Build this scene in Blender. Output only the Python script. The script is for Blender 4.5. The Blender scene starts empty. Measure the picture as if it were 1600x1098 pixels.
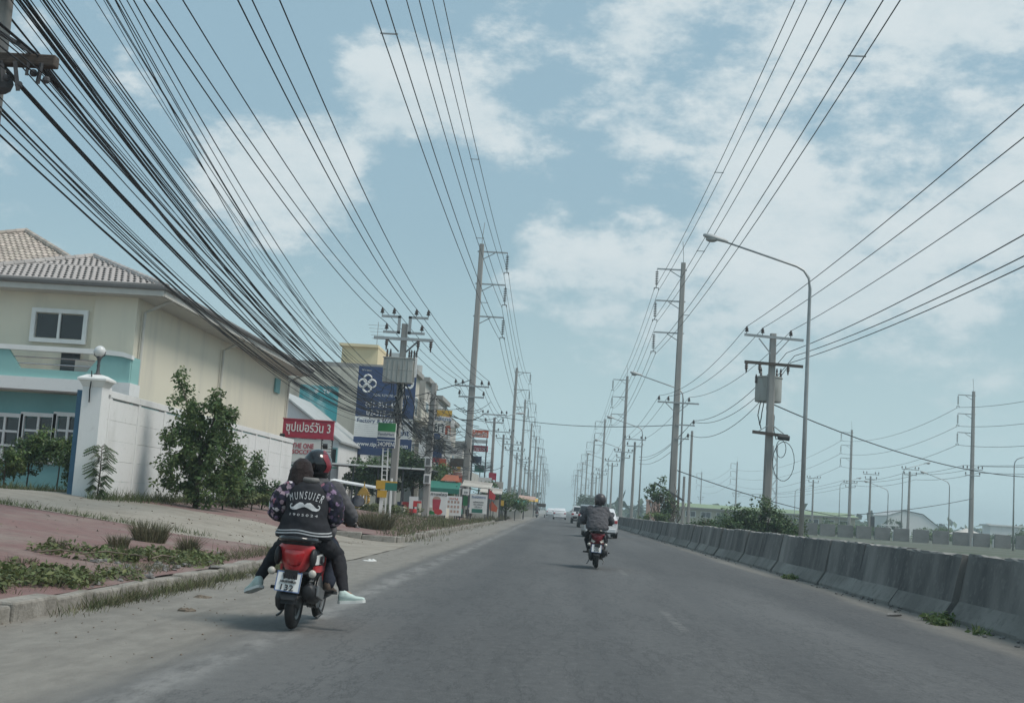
import bpy, math, random
from mathutils import Vector, Matrix, noise
from mathutils.bvhtree import BVHTree

R = math.radians
rnd = random.Random(11)
sc = bpy.context.scene
C = sc.collection

# ------------------------------------------------------------------ camera
F = 2000.0                                    # focal length in pixels of the 1600 px wide photograph
VPX, VPY, SLOPE = 870.0, 796.0, 0.0647        # where the road vanishes, and the tilt of the horizon
EYE = Vector((0.0, 0.0, 1.25))
_d = Vector(((VPX - 800) / F, -(VPY - 549) / F, -1)).normalized()
_h = Vector((1, -SLOPE, 0)).normalized()
_u = _h.cross(_d).normalized()
_x = _d.cross(_u).normalized()
ROT = Matrix((_x, _d, _u))
cam_data = bpy.data.cameras.new('camera')
cam_data.sensor_fit = 'HORIZONTAL'
cam_data.sensor_width = 36.0
cam_data.lens = 36.0 * F / 1600.0
cam_data.clip_start = 0.05
cam_data.clip_end = 6000
cam = bpy.data.objects.new('camera', cam_data)
C.objects.link(cam)
cam.matrix_world = Matrix.Translation(EYE) @ ROT.to_4x4()
sc.camera = cam


def ray(px, py):
    return ROT @ Vector(((px - 800) / F, -(py - 549) / F, -1))


def at(px, py, Y):
    v = ray(px, py)
    return EYE + v * (Y / v.y)


# ------------------------------------------------------------------ sky, sun, exposure
SUN_EL, SUN_AZ = R(56), R(108)                # high sun on the right, a little behind the camera
world = bpy.data.worlds.new('World')
sc.world = world
world.use_nodes = True
wn, wl = world.node_tree.nodes, world.node_tree.links
wn.clear()
w_out = wn.new('ShaderNodeOutputWorld')
w_bg = wn.new('ShaderNodeBackground')
w_bg.inputs['Strength'].default_value = 0.10
wl.new(w_bg.outputs[0], w_out.inputs[0])
sky = wn.new('ShaderNodeTexSky')
sky.sky_type = 'NISHITA'
sky.sun_disc = False
sky.sun_elevation = SUN_EL
sky.sun_rotation = SUN_AZ
sky.air_density = 1.3
sky.dust_density = 3.5
sky.ozone_density = 1.0
w_tc = wn.new('ShaderNodeTexCoord')


def w_math(op, a, b=None, clamp=False):
    n = wn.new('ShaderNodeMath')
    n.operation = op
    n.use_clamp = clamp
    for i, v in enumerate((a, b)):
        if v is None:
            continue
        if isinstance(v, (int, float)):
            n.inputs[i].default_value = v
        else:
            wl.new(v, n.inputs[i])
    return n.outputs[0]


sep = wn.new('ShaderNodeSeparateXYZ')
wl.new(w_tc.outputs['Generated'], sep.inputs[0])
flat = wn.new('ShaderNodeMapping')
flat.inputs['Scale'].default_value = (1.0, 1.0, 1.9)
wl.new(w_tc.outputs['Generated'], flat.inputs[0])


def w_noise(vec, scale, detail, rough, off=(0, 0, 0)):
    mp = wn.new('ShaderNodeMapping')
    mp.inputs['Location'].default_value = off
    wl.new(vec, mp.inputs[0])
    n = wn.new('ShaderNodeTexNoise')
    n.inputs['Scale'].default_value = scale
    n.inputs['Detail'].default_value = detail
    n.inputs['Roughness'].default_value = rough
    wl.new(mp.outputs[0], n.inputs['Vector'])
    return n.outputs['Fac']


n_big = w_noise(flat.outputs[0], 5.5, 10, 0.60, (3.1, 1.7, 0))
n_fine = w_noise(flat.outputs[0], 17.0, 8, 0.65, (0.4, 5.2, 0))
field = w_math('ADD', w_math('MULTIPLY', n_big, 0.54), w_math('MULTIPLY', n_fine, 0.46))
# the clouds that stand in view: direction (from the photograph), width, weight
CLOUDS = [(1330, 60, 0.13, 0.085), (1050, 20, 0.08, 0.06), (1530, 110, 0.10, 0.05), (930, 150, 0.05, 0.07), (1000, 180, 0.045, 0.04), (610, 120, 0.045, 0.13), (560, 195, 0.055, 0.10), (700, 170, 0.05, 0.11), (800, 235, 0.035, 0.10),
          (380, 265, 0.05, 0.16), (490, 290, 0.05, 0.14), (540, 330, 0.035, 0.10), (320, 225, 0.04, 0.09), (215, 110, 0.035, 0.12), (860, 370, 0.06, 0.09), (1000, 400, 0.08, 0.08),
          (1200, 370, 0.07, 0.08), (1150, 165, 0.035, 0.04), (1180, 270, 0.04, 0.06), (870, 270, 0.05, -0.06), (1080, 330, 0.04, -0.05), (1480, 420, 0.10, 0.09), (1270, 430, 0.08, 0.09), (1550, 270, 0.07, 0.05), (820, 40, 0.03, 0.10), (30, 240, 0.04, 0.08),
          (240, 450, 0.10, -0.10), (860, 70, 0.045, -0.08), (480, 130, 0.03, -0.05), (760, 300, 0.05, -0.08), (590, 260, 0.025, -0.06), (1100, 290, 0.03, -0.04), (640, 440, 0.08, -0.06), (470, 60, 0.06, -0.05), (730, 60, 0.04, -0.05), (960, 290, 0.05, -0.07), (330, 60, 0.06, -0.06), (1370, 300, 0.05, -0.07), (640, 290, 0.04, -0.05), (1060, 110, 0.03, -0.07), (1250, 190, 0.04, -0.04), (1480, 200, 0.04, -0.05)]
for px, py, wdt, amp in CLOUDS:
    dv = ray(px, py).normalized()
    dn = wn.new('ShaderNodeVectorMath')
    dn.operation = 'DISTANCE'
    nv = wn.new('ShaderNodeVectorMath')
    nv.operation = 'NORMALIZE'
    wl.new(w_tc.outputs['Generated'], nv.inputs[0])
    wl.new(nv.outputs[0], dn.inputs[0])
    dn.inputs[1].default_value = dv
    g = w_math('DIVIDE', dn.outputs['Value'], wdt)
    g = w_math('POWER', 2.718, w_math('MULTIPLY', w_math('MULTIPLY', g, g), -1.0))
    field = w_math('ADD', field, w_math('MULTIPLY', g, amp))
w_ramp = wn.new('ShaderNodeValToRGB')
w_ramp.color_ramp.interpolation = 'EASE'
w_ramp.color_ramp.elements[0].position = 0.515
w_ramp.color_ramp.elements[0].color = (0, 0, 0, 1)
w_ramp.color_ramp.elements[1].position = 0.66
w_ramp.color_ramp.elements[1].color = (1, 1, 1, 1)
wl.new(field, w_ramp.inputs[0])
# far clouds melt into the pale band over the horizon
low = wn.new('ShaderNodeMapRange')
low.inputs['From Min'].default_value = 0.0
low.inputs['From Max'].default_value = 0.2
low.inputs['To Min'].default_value = 0.10
low.inputs['To Max'].default_value = 0.88
wl.new(sep.outputs[2], low.inputs['Value'])
mask = w_math('MULTIPLY', w_ramp.outputs[0], low.outputs[0], True)
# thin veil of high haze over the blue
w_veil = wn.new('ShaderNodeMix')
w_veil.data_type = 'RGBA'
w_veil.inputs['Factor'].default_value = 0.62
wl.new(sky.outputs[0], w_veil.inputs['A'])
w_veil.inputs['B'].default_value = (3.2, 4.95, 5.75, 1)
# the pale band near the horizon
w_band = wn.new('ShaderNodeMix')
w_band.data_type = 'RGBA'
bandr = wn.new('ShaderNodeMapRange')
bandr.interpolation_type = 'SMOOTHSTEP'
bandr.inputs['From Min'].default_value = -0.02
bandr.inputs['From Max'].default_value = 0.22
bandr.inputs['To Min'].default_value = 0.95
bandr.inputs['To Max'].default_value = 0.0
wl.new(sep.outputs[2], bandr.inputs['Value'])
wl.new(bandr.outputs[0], w_band.inputs['Factor'])
wl.new(w_veil.outputs['Result'], w_band.inputs['A'])
w_band.inputs['B'].default_value = (5.0, 6.65, 7.05, 1)
w_mix = wn.new('ShaderNodeMix')
w_mix.data_type = 'RGBA'
wl.new(mask, w_mix.inputs['Factor'])
wl.new(w_band.outputs['Result'], w_mix.inputs['A'])
w_lit = wn.new('ShaderNodeValToRGB')
w_lit.color_ramp.elements[0].position = 0.50
w_lit.color_ramp.elements[0].color = (0.575, 0.665, 0.70, 1)
w_lit.color_ramp.elements[1].position = 0.68
w_lit.color_ramp.elements[1].color = (0.67, 0.735, 0.755, 1)
wl.new(w_math('ADD', w_math('MULTIPLY', n_fine, 0.6), w_math('MULTIPLY', field, 0.45)), w_lit.inputs[0])
w_sc = wn.new('ShaderNodeVectorMath')
w_sc.operation = 'SCALE'
w_sc.inputs['Scale'].default_value = 9.4
wl.new(w_lit.outputs[0], w_sc.inputs[0])
wl.new(w_sc.outputs[0], w_mix.inputs['B'])
wl.new(w_mix.outputs['Result'], w_bg.inputs[0])

sun_data = bpy.data.lights.new('sun', 'SUN')
sun_data.energy = 2.3
sun_data.angle = R(24)
sun_data.color = (1.0, 0.955, 0.89)
sun = bpy.data.objects.new('sun', sun_data)
C.objects.link(sun)
sdir = Vector((math.sin(SUN_AZ) * math.cos(SUN_EL), math.cos(SUN_AZ) * math.cos(SUN_EL), math.sin(SUN_EL)))
sun.rotation_euler = (-sdir).to_track_quat('-Z', 'Y').to_euler()

sc.view_settings.view_transform = 'Standard'
sc.view_settings.look = 'None'
sc.view_settings.exposure = 0.20
sc.view_settings.gamma = 1.0
sc.view_settings.use_curve_mapping = False
sc.cycles.max_bounces = 6
sc.cycles.volume_bounces = 0
sc.cycles.transparent_max_bounces = 8

# ------------------------------------------------------------------ helpers


class MB:
    """Collects shapes and links them as ONE mesh object."""

    def __init__(s):
        s.v, s.f, s.m, s.mi, s.sm = [], [], [], 0, False

    def add(s, vs, fs):
        b = len(s.v)
        s.v += [tuple(v) for v in vs]
        for f in fs:
            s.f.append(tuple(b + i for i in f))
            s.m.append(s.mi)
        return s

    def box(s, c, d, rot=None, taper=1.0):
        x, y, z = d[0] / 2, d[1] / 2, d[2] / 2
        vs = [Vector((sx * x * (taper if sz > 0 else 1), sy * y * (taper if sz > 0 else 1), sz * z)) for sz in (-1, 1) for sx, sy in ((-1, -1), (1, -1), (1, 1), (-1, 1))]
        if rot is not None:
            vs = [rot @ v for v in vs]
        c = Vector(c)
        return s.add([v + c for v in vs], [(3, 2, 1, 0), (4, 5, 6, 7), (0, 1, 5, 4), (1, 2, 6, 5), (2, 3, 7, 6), (3, 0, 4, 7)])

    def bar(s, a, b, w, h=None):
        a, b = Vector(a), Vector(b)
        d = b - a
        q = d.to_track_quat('Z', 'Y').to_matrix()
        return s.box((a + b) / 2, (w, h or w, d.length), q)

    def cyl(s, a, b, r0, r1=None, n=10, caps=True):
        r1 = r0 if r1 is None else r1
        a, b = Vector(a), Vector(b)
        q = (b - a).to_track_quat('Z', 'Y').to_matrix()
        vs = []
        for p, r in ((a, r0), (b, r1)):
            for i in range(n):
                t = 2 * math.pi * i / n
                vs.append(p + q @ Vector((math.cos(t) * r, math.sin(t) * r, 0)))
        fs = [(i, (i + 1) % n, n + (i + 1) % n, n + i) for i in range(n)]
        if caps:
            fs += [tuple(range(n - 1, -1, -1)), tuple(range(n, 2 * n))]
        return s.add(vs, fs)

    def tube(s, pts, r, n=6, caps=True):
        pts = [Vector(p) for p in pts]
        k = len(pts)
        rs = r if isinstance(r, (list, tuple)) else [r] * k
        vs = []
        for i, p in enumerate(pts):
            d = (pts[min(i + 1, k - 1)] - pts[max(i - 1, 0)]).normalized()
            up = Vector((0, 0, 1)) if abs(d.z) < 0.95 else Vector((0, 1, 0))
            a = d.cross(up).normalized()
            b = a.cross(d)
            for j in range(n):
                t = 2 * math.pi * j / n
                vs.append(p + (a * math.cos(t) + b * math.sin(t)) * rs[i])
        fs = []
        for i in range(k - 1):
            for j in range(n):
                fs.append((i * n + j, i * n + (j + 1) % n, (i + 1) * n + (j + 1) % n, (i + 1) * n + j))
        if caps:
            fs += [tuple(range(n - 1, -1, -1)), tuple(range((k - 1) * n, k * n))]
        return s.add(vs, fs)

    def lathe(s, prof, c=(0, 0, 0), n=16, axis='z', closed=False):
        c = Vector(c)
        vs = []
        for r, h in prof:
            for i in range(n):
                t = 2 * math.pi * i / n
                p = (math.cos(t) * r, math.sin(t) * r, h)
                if axis == 'x':
                    p = (h, p[0], p[1])
                elif axis == 'y':
                    p = (p[0], h, p[1])
                vs.append(c + Vector(p))
        k = len(prof)
        fs = []
        for i in range(k if closed else k - 1):
            for j in range(n):
                fs.append((i * n + j, i * n + (j + 1) % n, ((i + 1) % k) * n + (j + 1) % n, ((i + 1) % k) * n + j))
        if not closed:
            fs += [tuple(range(n - 1, -1, -1)), tuple(range((k - 1) * n, k * n))]
        return s.add(vs, fs)

    def ball(s, c, r, n=10, m=6, sc_=(1, 1, 1)):
        prof = [(max(1e-4, math.sin(math.pi * i / m)) * r, -math.cos(math.pi * i / m) * r) for i in range(m + 1)]
        b = len(s.v)
        s.lathe(prof, (0, 0, 0), n)
        c = Vector(c)
        for i in range(b, len(s.v)):
            v = s.v[i]
            s.v[i] = (c.x + v[0] * sc_[0], c.y + v[1] * sc_[1], c.z + v[2] * sc_[2])
        return s

    def loft(s, rings, caps=True):
        n = len(rings[0])
        vs = [p for r in rings for p in r]
        fs = []
        for i in range(len(rings) - 1):
            for j in range(n):
                fs.append((i * n + j, i * n + (j + 1) % n, (i + 1) * n + (j + 1) % n, (i + 1) * n + j))
        if caps:
            fs += [tuple(range(n - 1, -1, -1)), tuple(range((len(rings) - 1) * n, len(rings) * n))]
        return s.add(vs, fs)

    def ell(s, rings, n=14):
        """rings of (x, y, z, rx, ry): a loft of level ellipses"""
        return s.loft([[(x + math.cos(2 * math.pi * j / n) * rx, y + math.sin(2 * math.pi * j / n) * ry, z) for j in range(n)] for x, y, z, rx, ry in rings])

    def prism(s, poly, y0, y1):
        """poly of (x, z) extruded along y"""
        n = len(poly)
        vs = [(x, y0, z) for x, z in poly] + [(x, y1, z) for x, z in poly]
        return s.add(vs, [tuple(range(n)), tuple(range(2 * n - 1, n - 1, -1))] + [(i, i + n, (i + 1) % n + n, (i + 1) % n) for i in range(n)])

    def quad(s, *p):
        return s.add(p, [tuple(range(len(p)))])

    def mesh(s, name, mats):
        me = bpy.data.meshes.new(name)
        me.from_pydata(s.v, [], s.f)
        for m in (mats if isinstance(mats, (list, tuple)) else [mats]):
            me.materials.append(m)
        me.polygons.foreach_set('material_index', s.m)
        me.update()
        return me

    def build(s, name, mats, parent=None, smooth=False, bevel=0, loc=None, fixn=False):
        me = s.mesh(name, mats)
        if bevel or fixn:
            import bmesh
            bm = bmesh.new()
            bm.from_mesh(me)
            bmesh.ops.recalc_face_normals(bm, faces=bm.faces)
            if bevel:
                es = [e for e in bm.edges if len(e.link_faces) == 2 and e.calc_face_angle(0) > 0.5]
                bmesh.ops.bevel(bm, geom=es, offset=bevel, segments=2, profile=0.5, affect='EDGES', clamp_overlap=True)
            bm.to_mesh(me)
            bm.free()
        if smooth:
            me.polygons.foreach_set('use_smooth', [True] * len(me.polygons))
            if smooth != 'all':
                try:
                    me.set_sharp_from_angle(angle=R(40))
                except Exception:
                    pass
        o = bpy.data.objects.new(name, me)
        C.objects.link(o)
        if parent is not None:
            o.parent = parent
        if loc is not None:
            o.location = loc
        return o


def tag(o, label=None, cat=None, group=None, kind=None):
    for k, v in (('label', label), ('category', cat), ('group', group), ('kind', kind)):
        if v:
            o[k] = v
    return o


def thing(name, label, cat, loc=(0, 0, 0), rz=0.0, group=None, ry=0.0):
    o = bpy.data.objects.new(name, None)
    o.empty_display_size = 0.2
    C.objects.link(o)
    o.location = loc
    o.rotation_euler = (0, ry, rz)
    return tag(o, label, cat, group)


def copy_tree(o, loc=None, label=None, rz=None, parent=None):
    c = o.copy()
    C.objects.link(c)
    if parent is not None:
        c.parent = parent
    if loc is not None:
        c.location = loc
    if rz is not None:
        c.rotation_euler = (0, 0, rz)
    if label:
        c['label'] = label
    for ch in list(o.children):
        copy_tree(ch, parent=c)
    return c


# ------------------------------------------------------------------ materials


def mat(name, col, rough=0.7, var=0.18, scale=4.0, bump=0.0, bscale=None, metal=0.0, spec=0.4, col2=None, thr=(0.4, 0.65), island=0.0, detail=6, coat=0.0, stretch=(1, 1, 1), trans=0.0, world_pos=False, speck=None):
    m = bpy.data.materials.new(name)
    m.use_nodes = True
    nt = m.node_tree
    n, l = nt.nodes, nt.links
    b = n['Principled BSDF']
    b.inputs['Roughness'].default_value = rough
    b.inputs['Metallic'].default_value = metal
    b.inputs['Specular IOR Level'].default_value = spec
    b.inputs['Coat Weight'].default_value = coat
    if world_pos:
        g = n.new('ShaderNodeNewGeometry')
        src = g.outputs['Position']
    else:
        g = n.new('ShaderNodeTexCoord')
        src = g.outputs['Object']
    mp = n.new('ShaderNodeMapping')
    mp.inputs['Scale'].default_value = stretch
    l.new(src, mp.inputs[0])
    nz = n.new('ShaderNodeTexNoise')
    nz.inputs['Scale'].default_value = scale
    nz.inputs['Detail'].default_value = detail
    nz.inputs['Roughness'].default_value = 0.6
    l.new(mp.outputs[0], nz.inputs['Vector'])
    rp = n.new('ShaderNodeValToRGB')
    l.new(nz.outputs['Fac'], rp.inputs[0])
    e = rp.color_ramp.elements
    if col2:
        e[0].position, e[1].position = thr
        e[0].color = (*col, 1)
        e[1].color = (*col2, 1)
    else:
        e[0].position, e[1].position = 0.3, 0.7
        e[0].color = (*[c * (1 - var) for c in col], 1)
        e[1].color = (*[min(1, c * (1 + var)) for c in col], 1)
    out = rp.outputs[0]
    if speck:                     # finer marks of their own: (scale, from, to, amount, colour)
        s_, lo_, hi_, am_, c_ = speck
        ns = n.new('ShaderNodeTexNoise')
        ns.inputs['Scale'].default_value = s_
        ns.inputs['Detail'].default_value = 5
        ns.inputs['Roughness'].default_value = 0.7
        l.new(src, ns.inputs['Vector'])
        ms = n.new('ShaderNodeMapRange')
        ms.inputs['From Min'].default_value = lo_
        ms.inputs['From Max'].default_value = hi_
        ms.inputs['To Max'].default_value = am_
        l.new(ns.outputs['Fac'], ms.inputs['Value'])
        mxs = n.new('ShaderNodeMix')
        mxs.data_type = 'RGBA'
        l.new(ms.outputs[0], mxs.inputs['Factor'])
        l.new(out, mxs.inputs['A'])
        mxs.inputs['B'].default_value = (*c_, 1)
        out = mxs.outputs['Result']
    if island:
        gi = n.new('ShaderNodeNewGeometry')
        hs = n.new('ShaderNodeHueSaturation')
        mr = n.new('ShaderNodeMapRange')
        mr.inputs['To Min'].default_value = 1 - island
        mr.inputs['To Max'].default_value = 1 + island
        l.new(gi.outputs['Random Per Island'], mr.inputs['Value'])
        l.new(mr.outputs[0], hs.inputs['Value'])
        mr2 = n.new('ShaderNodeMapRange')
        mr2.inputs['To Min'].default_value = 0.5 - island * 0.06
        mr2.inputs['To Max'].default_value = 0.5 + island * 0.06
        ml = n.new('ShaderNodeMath')
        ml.operation = 'FRACT'
        mu = n.new('ShaderNodeMath')
        mu.operation = 'MULTIPLY'
        mu.inputs[1].default_value = 17.3
        l.new(gi.outputs['Random Per Island'], mu.inputs[0])
        l.new(mu.outputs[0], ml.inputs[0])
        l.new(ml.outputs[0], mr2.inputs['Value'])
        l.new(mr2.outputs[0], hs.inputs['Hue'])
        l.new(out, hs.inputs['Color'])
        out = hs.outputs[0]
    l.new(out, b.inputs['Base Color'])
    if bump:
        nb = n.new('ShaderNodeTexNoise')
        nb.inputs['Scale'].default_value = bscale or scale * 6
        nb.inputs['Detail'].default_value = 4
        l.new(mp.outputs[0], nb.inputs['Vector'])
        bp = n.new('ShaderNodeBump')
        bp.inputs['Strength'].default_value = bump
        bp.inputs['Distance'].default_value = 0.02
        l.new(nb.outputs['Fac'], bp.inputs['Height'])
        l.new(bp.outputs[0], b.inputs['Normal'])
    if trans:
        tr = n.new('ShaderNodeBsdfTranslucent')
        l.new(out, tr.inputs['Color'])
        mx = n.new('ShaderNodeMixShader')
        mx.inputs[0].default_value = trans
        l.new(b.outputs[0], mx.inputs[1])
        l.new(tr.outputs[0], mx.inputs[2])
        l.new(mx.outputs[0], n['Material Output'].inputs['Surface'])
    return m


M = {}
M['concrete'] = mat('concrete', (0.30, 0.29, 0.27), 0.9, 0.2, 2.0, 0.3, 30)
M['pole'] = mat('pole concrete', (0.29, 0.28, 0.265), 0.9, 0.2, 1.2, 0.2, 30, stretch=(1, 1, 0.25))
M['galv'] = mat('galvanised steel', (0.36, 0.37, 0.37), 0.5, 0.12, 3.0, metal=0.6)
M['darksteel'] = mat('dark steel', (0.07, 0.07, 0.075), 0.6, 0.2, 5.0)
M['wood'] = mat('creosoted wood', (0.075, 0.06, 0.05), 0.85, 0.3, 4.0, 0.3, stretch=(0.3, 4, 4))
M['porcelain'] = mat('brown porcelain', (0.06, 0.045, 0.04), 0.3, 0.15, 5)
M['cable'] = mat('cable sheath', (0.02, 0.022, 0.026), 0.75, 0.2, 2)
M['wire'] = mat('aluminium conductor', (0.10, 0.105, 0.11), 0.7, 0.15, 2)
M['transformer'] = mat('transformer paint', (0.36, 0.37, 0.35), 0.6, 0.16, 3.0, stretch=(1, 1, 0.2), col2=(0.25, 0.23, 0.20), thr=(0.5, 0.72))
M['lamp'] = mat('lamp housing', (0.42, 0.43, 0.43), 0.45, 0.1, 3)
M['lens'] = mat('lamp lens', (0.30, 0.30, 0.29), 0.25, 0.1, 3)
M['white'] = mat('white paint', (0.72, 0.72, 0.70), 0.55, 0.06, 3)
M['wallwhite'] = mat('weathered white paint', (0.72, 0.72, 0.71), 0.8, 0.1, 1.0, 0.15, 20, col2=(0.58, 0.58, 0.56), thr=(0.52, 0.8), stretch=(1, 1, 0.5), speck=(5, .56, .74, .35, (.42, .41, .38)))
M['creamyellow'] = mat('yellow cream render', (0.66, 0.56, 0.36), 0.85, 0.06, 0.6)
M['cream'] = mat('cream render', (0.70, 0.65, 0.53), 0.85, 0.05, 0.8, 0.1, 20, col2=(0.57, 0.535, 0.455), thr=(0.50, 0.78), stretch=(1, 1, 0.22), detail=9)
M['teal'] = mat('teal paint', (0.25, 0.46, 0.44), 0.7, 0.08, 1.2, col2=(0.20, 0.37, 0.36), thr=(0.5, 0.8), stretch=(1, 1, 0.3))
M['tealdark'] = mat('blue green paint', (0.17, 0.36, 0.36), 0.7, 0.1, 1.0)
M['bluepaint'] = mat('blue paint', (0.06, 0.14, 0.22), 0.7, 0.15, 1.0)
M['glass'] = mat('dark glass', (0.018, 0.020, 0.024), 0.12, 0.2, 2.0, spec=0.6)
M['rooftile'] = mat('grey roof tile', (0.36, 0.335, 0.32), 0.8, 0.14, 2.5, island=0.12)
M['rooftile2'] = mat('sandy roof tile', (0.40, 0.345, 0.30), 0.8, 0.14, 2.5, island=0.14)
M['fascia'] = mat('grey fascia', (0.16, 0.155, 0.15), 0.6, 0.1, 2)
M['gutter'] = mat('pale gutter', (0.50, 0.48, 0.44), 0.6, 0.1, 2)
M['leaf'] = mat('leaf green', (0.118, 0.172, 0.062), 0.5, 0.3, 1.3, island=0.5, trans=0.45)
M['leafdark'] = mat('dark leaf', (0.080, 0.128, 0.050), 0.5, 0.3, 1.0, island=0.45, trans=0.28)
M['leafpale'] = mat('pale leaf', (0.115, 0.138, 0.055), 0.6, 0.3, 1.5, island=0.4, trans=0.25)
M['leafhaze'] = mat('far leaf', (0.055, 0.085, 0.040), 0.7, 0.3, 0.4, island=0.35)
M['grass'] = mat('verge grass', (0.095, 0.118, 0.050), 0.7, 0.3, 1.0, island=0.5, trans=0.2)
M['drygrass'] = mat('dry grass', (0.125, 0.118, 0.070), 0.8, 0.3, 2.0, island=0.5, trans=0.15)
M['bark'] = mat('bark', (0.10, 0.08, 0.06), 0.9, 0.3, 5, 0.5, 25)
M['rust'] = mat('rusty tin', (0.30, 0.10, 0.055), 0.8, 0.25, 3)
M['kerb'] = mat('kerb concrete', (0.30, 0.28, 0.25), 0.95, 0.2, 3.0, 0.5, 35, col2=(0.20, 0.185, 0.16), thr=(0.45, 0.7), speck=(14, .52, .66, .6, (.12, .11, .095)))
M['black'] = mat('black plastic', (0.022, 0.022, 0.024), 0.5, 0.2, 10)
M['rubber'] = mat('rubber', (0.025, 0.025, 0.026), 0.85, 0.2, 8, 0.2, 60)
M['chrome'] = mat('bright metal', (0.55, 0.56, 0.57), 0.25, 0.08, 6, metal=0.9)
M['greymetal'] = mat('grey metal', (0.18, 0.18, 0.18), 0.45, 0.15, 8, metal=0.5)
M['stripered'] = mat('dull red flash', (0.22, 0.025, 0.035), 0.3, 0.15, 5, coat=0.3)
M['block'] = mat('grey block concrete', (0.19, 0.19, 0.185), 0.95, 0.2, 0.8, world_pos=True, col2=(0.14, 0.14, 0.135))
M['redpaint'] = mat('red paint', (0.52, 0.045, 0.05), 0.32, 0.08, 4, coat=0.3)
M['redlens'] = mat('red lens', (0.42, 0.012, 0.018), 0.12, 0.12, 20, spec=0.7, coat=0.6)
M['darkred'] = mat('dark red paint', (0.16, 0.016, 0.024), 0.35, 0.1, 4, coat=0.3)
M['signred'] = mat('sign red', (0.40, 0.035, 0.07), 0.6, 0.12, 2.0)
M['orange'] = mat('orange red paint', (0.50, 0.10, 0.045), 0.6, 0.15, 2)
M['signblue'] = mat('sign blue', (0.030, 0.055, 0.140), 0.55, 0.12, 1.5)
M['signgreen'] = mat('sign green', (0.03, 0.22, 0.07), 0.55, 0.1, 2)
M['signteal'] = mat('sign dark teal', (0.03, 0.16, 0.12), 0.55, 0.1, 2)
M['yellow'] = mat('sign yellow', (0.55, 0.33, 0.04), 0.6, 0.12, 3)
M['gold'] = mat('gold paint', (0.60, 0.38, 0.10), 0.35, 0.15, 6, metal=0.4)
M['ink'] = mat('black ink', (0.025, 0.025, 0.03), 0.7, 0.1, 5)
M['printred'] = mat('red ink', (0.42, 0.05, 0.08), 0.6, 0.1, 5)
M['printblue'] = mat('blue ink', (0.10, 0.16, 0.32), 0.6, 0.1, 5)
M['carwhite'] = mat('white car paint', (0.66, 0.67, 0.68), 0.3, 0.03, 3, coat=0.5)
M['cardark'] = mat('dark car paint', (0.035, 0.04, 0.05), 0.3, 0.1, 3, coat=0.5)
M['skin'] = mat('skin', (0.30, 0.17, 0.115), 0.55, 0.08, 14)
M['hair'] = mat('brown hair', (0.024, 0.012, 0.011), 0.45, 0.45, 30, 0.8, 70, stretch=(4, 4, 0.4))
M['jacketblack'] = mat('black jacket cloth', (0.016, 0.017, 0.022), 0.85, 0.25, 6, 0.35, 9)
M['greycloth'] = mat('grey jacket cloth', (0.082, 0.080, 0.088), 0.9, 0.15, 6, 0.45, 9)
M['greycloth2'] = mat('charcoal jacket cloth', (0.090, 0.088, 0.094), 0.9, 0.15, 6, 0.45, 9)
M['jeans'] = mat('dark denim', (0.020, 0.026, 0.042), 0.9, 0.3, 9, 0.35, 12)
M['blacktrouser'] = mat('black trousers', (0.016, 0.016, 0.020), 0.9, 0.25, 9, 0.35, 12)
M['shoe'] = mat('pale green canvas shoe', (0.46, 0.56, 0.53), 0.8, 0.15, 12, 0.3, 40)
M['shoewhite'] = mat('white rubber sole', (0.62, 0.64, 0.62), 0.7, 0.1, 12)
M['darkshoe'] = mat('brown sandal', (0.10, 0.075, 0.06), 0.8, 0.2, 12)
M['helmet'] = mat('black helmet', (0.014, 0.014, 0.016), 0.12, 0.2, 5, coat=0.6)
M['helmetgrey'] = mat('grey helmet', (0.12, 0.11, 0.11), 0.35, 0.2, 6, col2=(0.05, 0.045, 0.05), thr=(0.45, 0.55))
M['mirror'] = mat('mirror glass', (0.75, 0.80, 0.84), 0.03, 0.02, 2, metal=1.0)
M['clearlens'] = mat('clear lens', (0.50, 0.47, 0.42), 0.15, 0.1, 10)
M['tin'] = mat('ribbed tin sheet', (0.48, 0.49, 0.48), 0.5, 0.15, 1.5, metal=0.3)
M['greenroof'] = mat('green tin roof', (0.22, 0.29, 0.16), 0.6, 0.12, 0.5)
M['tan'] = mat('tan wall', (0.42, 0.38, 0.29), 0.85, 0.12, 0.3)
M['shopwall'] = mat('stained shop wall', (0.46, 0.44, 0.40), 0.9, 0.1, 0.6, col2=(0.27, 0.25, 0.23), thr=(0.45, 0.72), stretch=(1, 1, 0.3))
M['shopwall2'] = mat('pale shop wall', (0.55, 0.52, 0.44), 0.9, 0.1, 0.6, col2=(0.36, 0.33, 0.28), thr=(0.48, 0.75), stretch=(1, 1, 0.3))
M['redroof'] = mat('red tin roof', (0.36, 0.05, 0.06), 0.6, 0.12, 1)
M['pinkwall'] = mat('pink wall', (0.44, 0.30, 0.25), 0.9, 0.12, 0.6)
M['litter'] = mat('pale litter', (0.60, 0.60, 0.58), 0.8, 0.1, 9)
M['rubble'] = mat('grey rubble', (0.17, 0.165, 0.16), 0.95, 0.25, 9, 0.4, 30)
M['twig'] = mat('dry twig', (0.16, 0.13, 0.10), 0.9, 0.25, 9)
M['globe'] = mat('milk glass', (0.62, 0.63, 0.62), 0.25, 0.03, 3)
# ------------------------------------------------------------------ ground, road, pavements


def sstep(a, b, x):
    t = max(0.0, min(1.0, (x - a) / (b - a)))
    return t * t * (3 - 2 * t)


def ghit(px, py):
    """where the line of sight through a pixel meets the left ground"""
    v = ray(px, py)
    p = EYE + v * (20 / v.y)
    for _ in range(14):
        q = EYE + v * ((hz(p.x, p.y) - EYE.z) / v.z)
        p = p.lerp(q, .7)
    return Vector((p.x, p.y, hz(p.x, p.y)))


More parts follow.
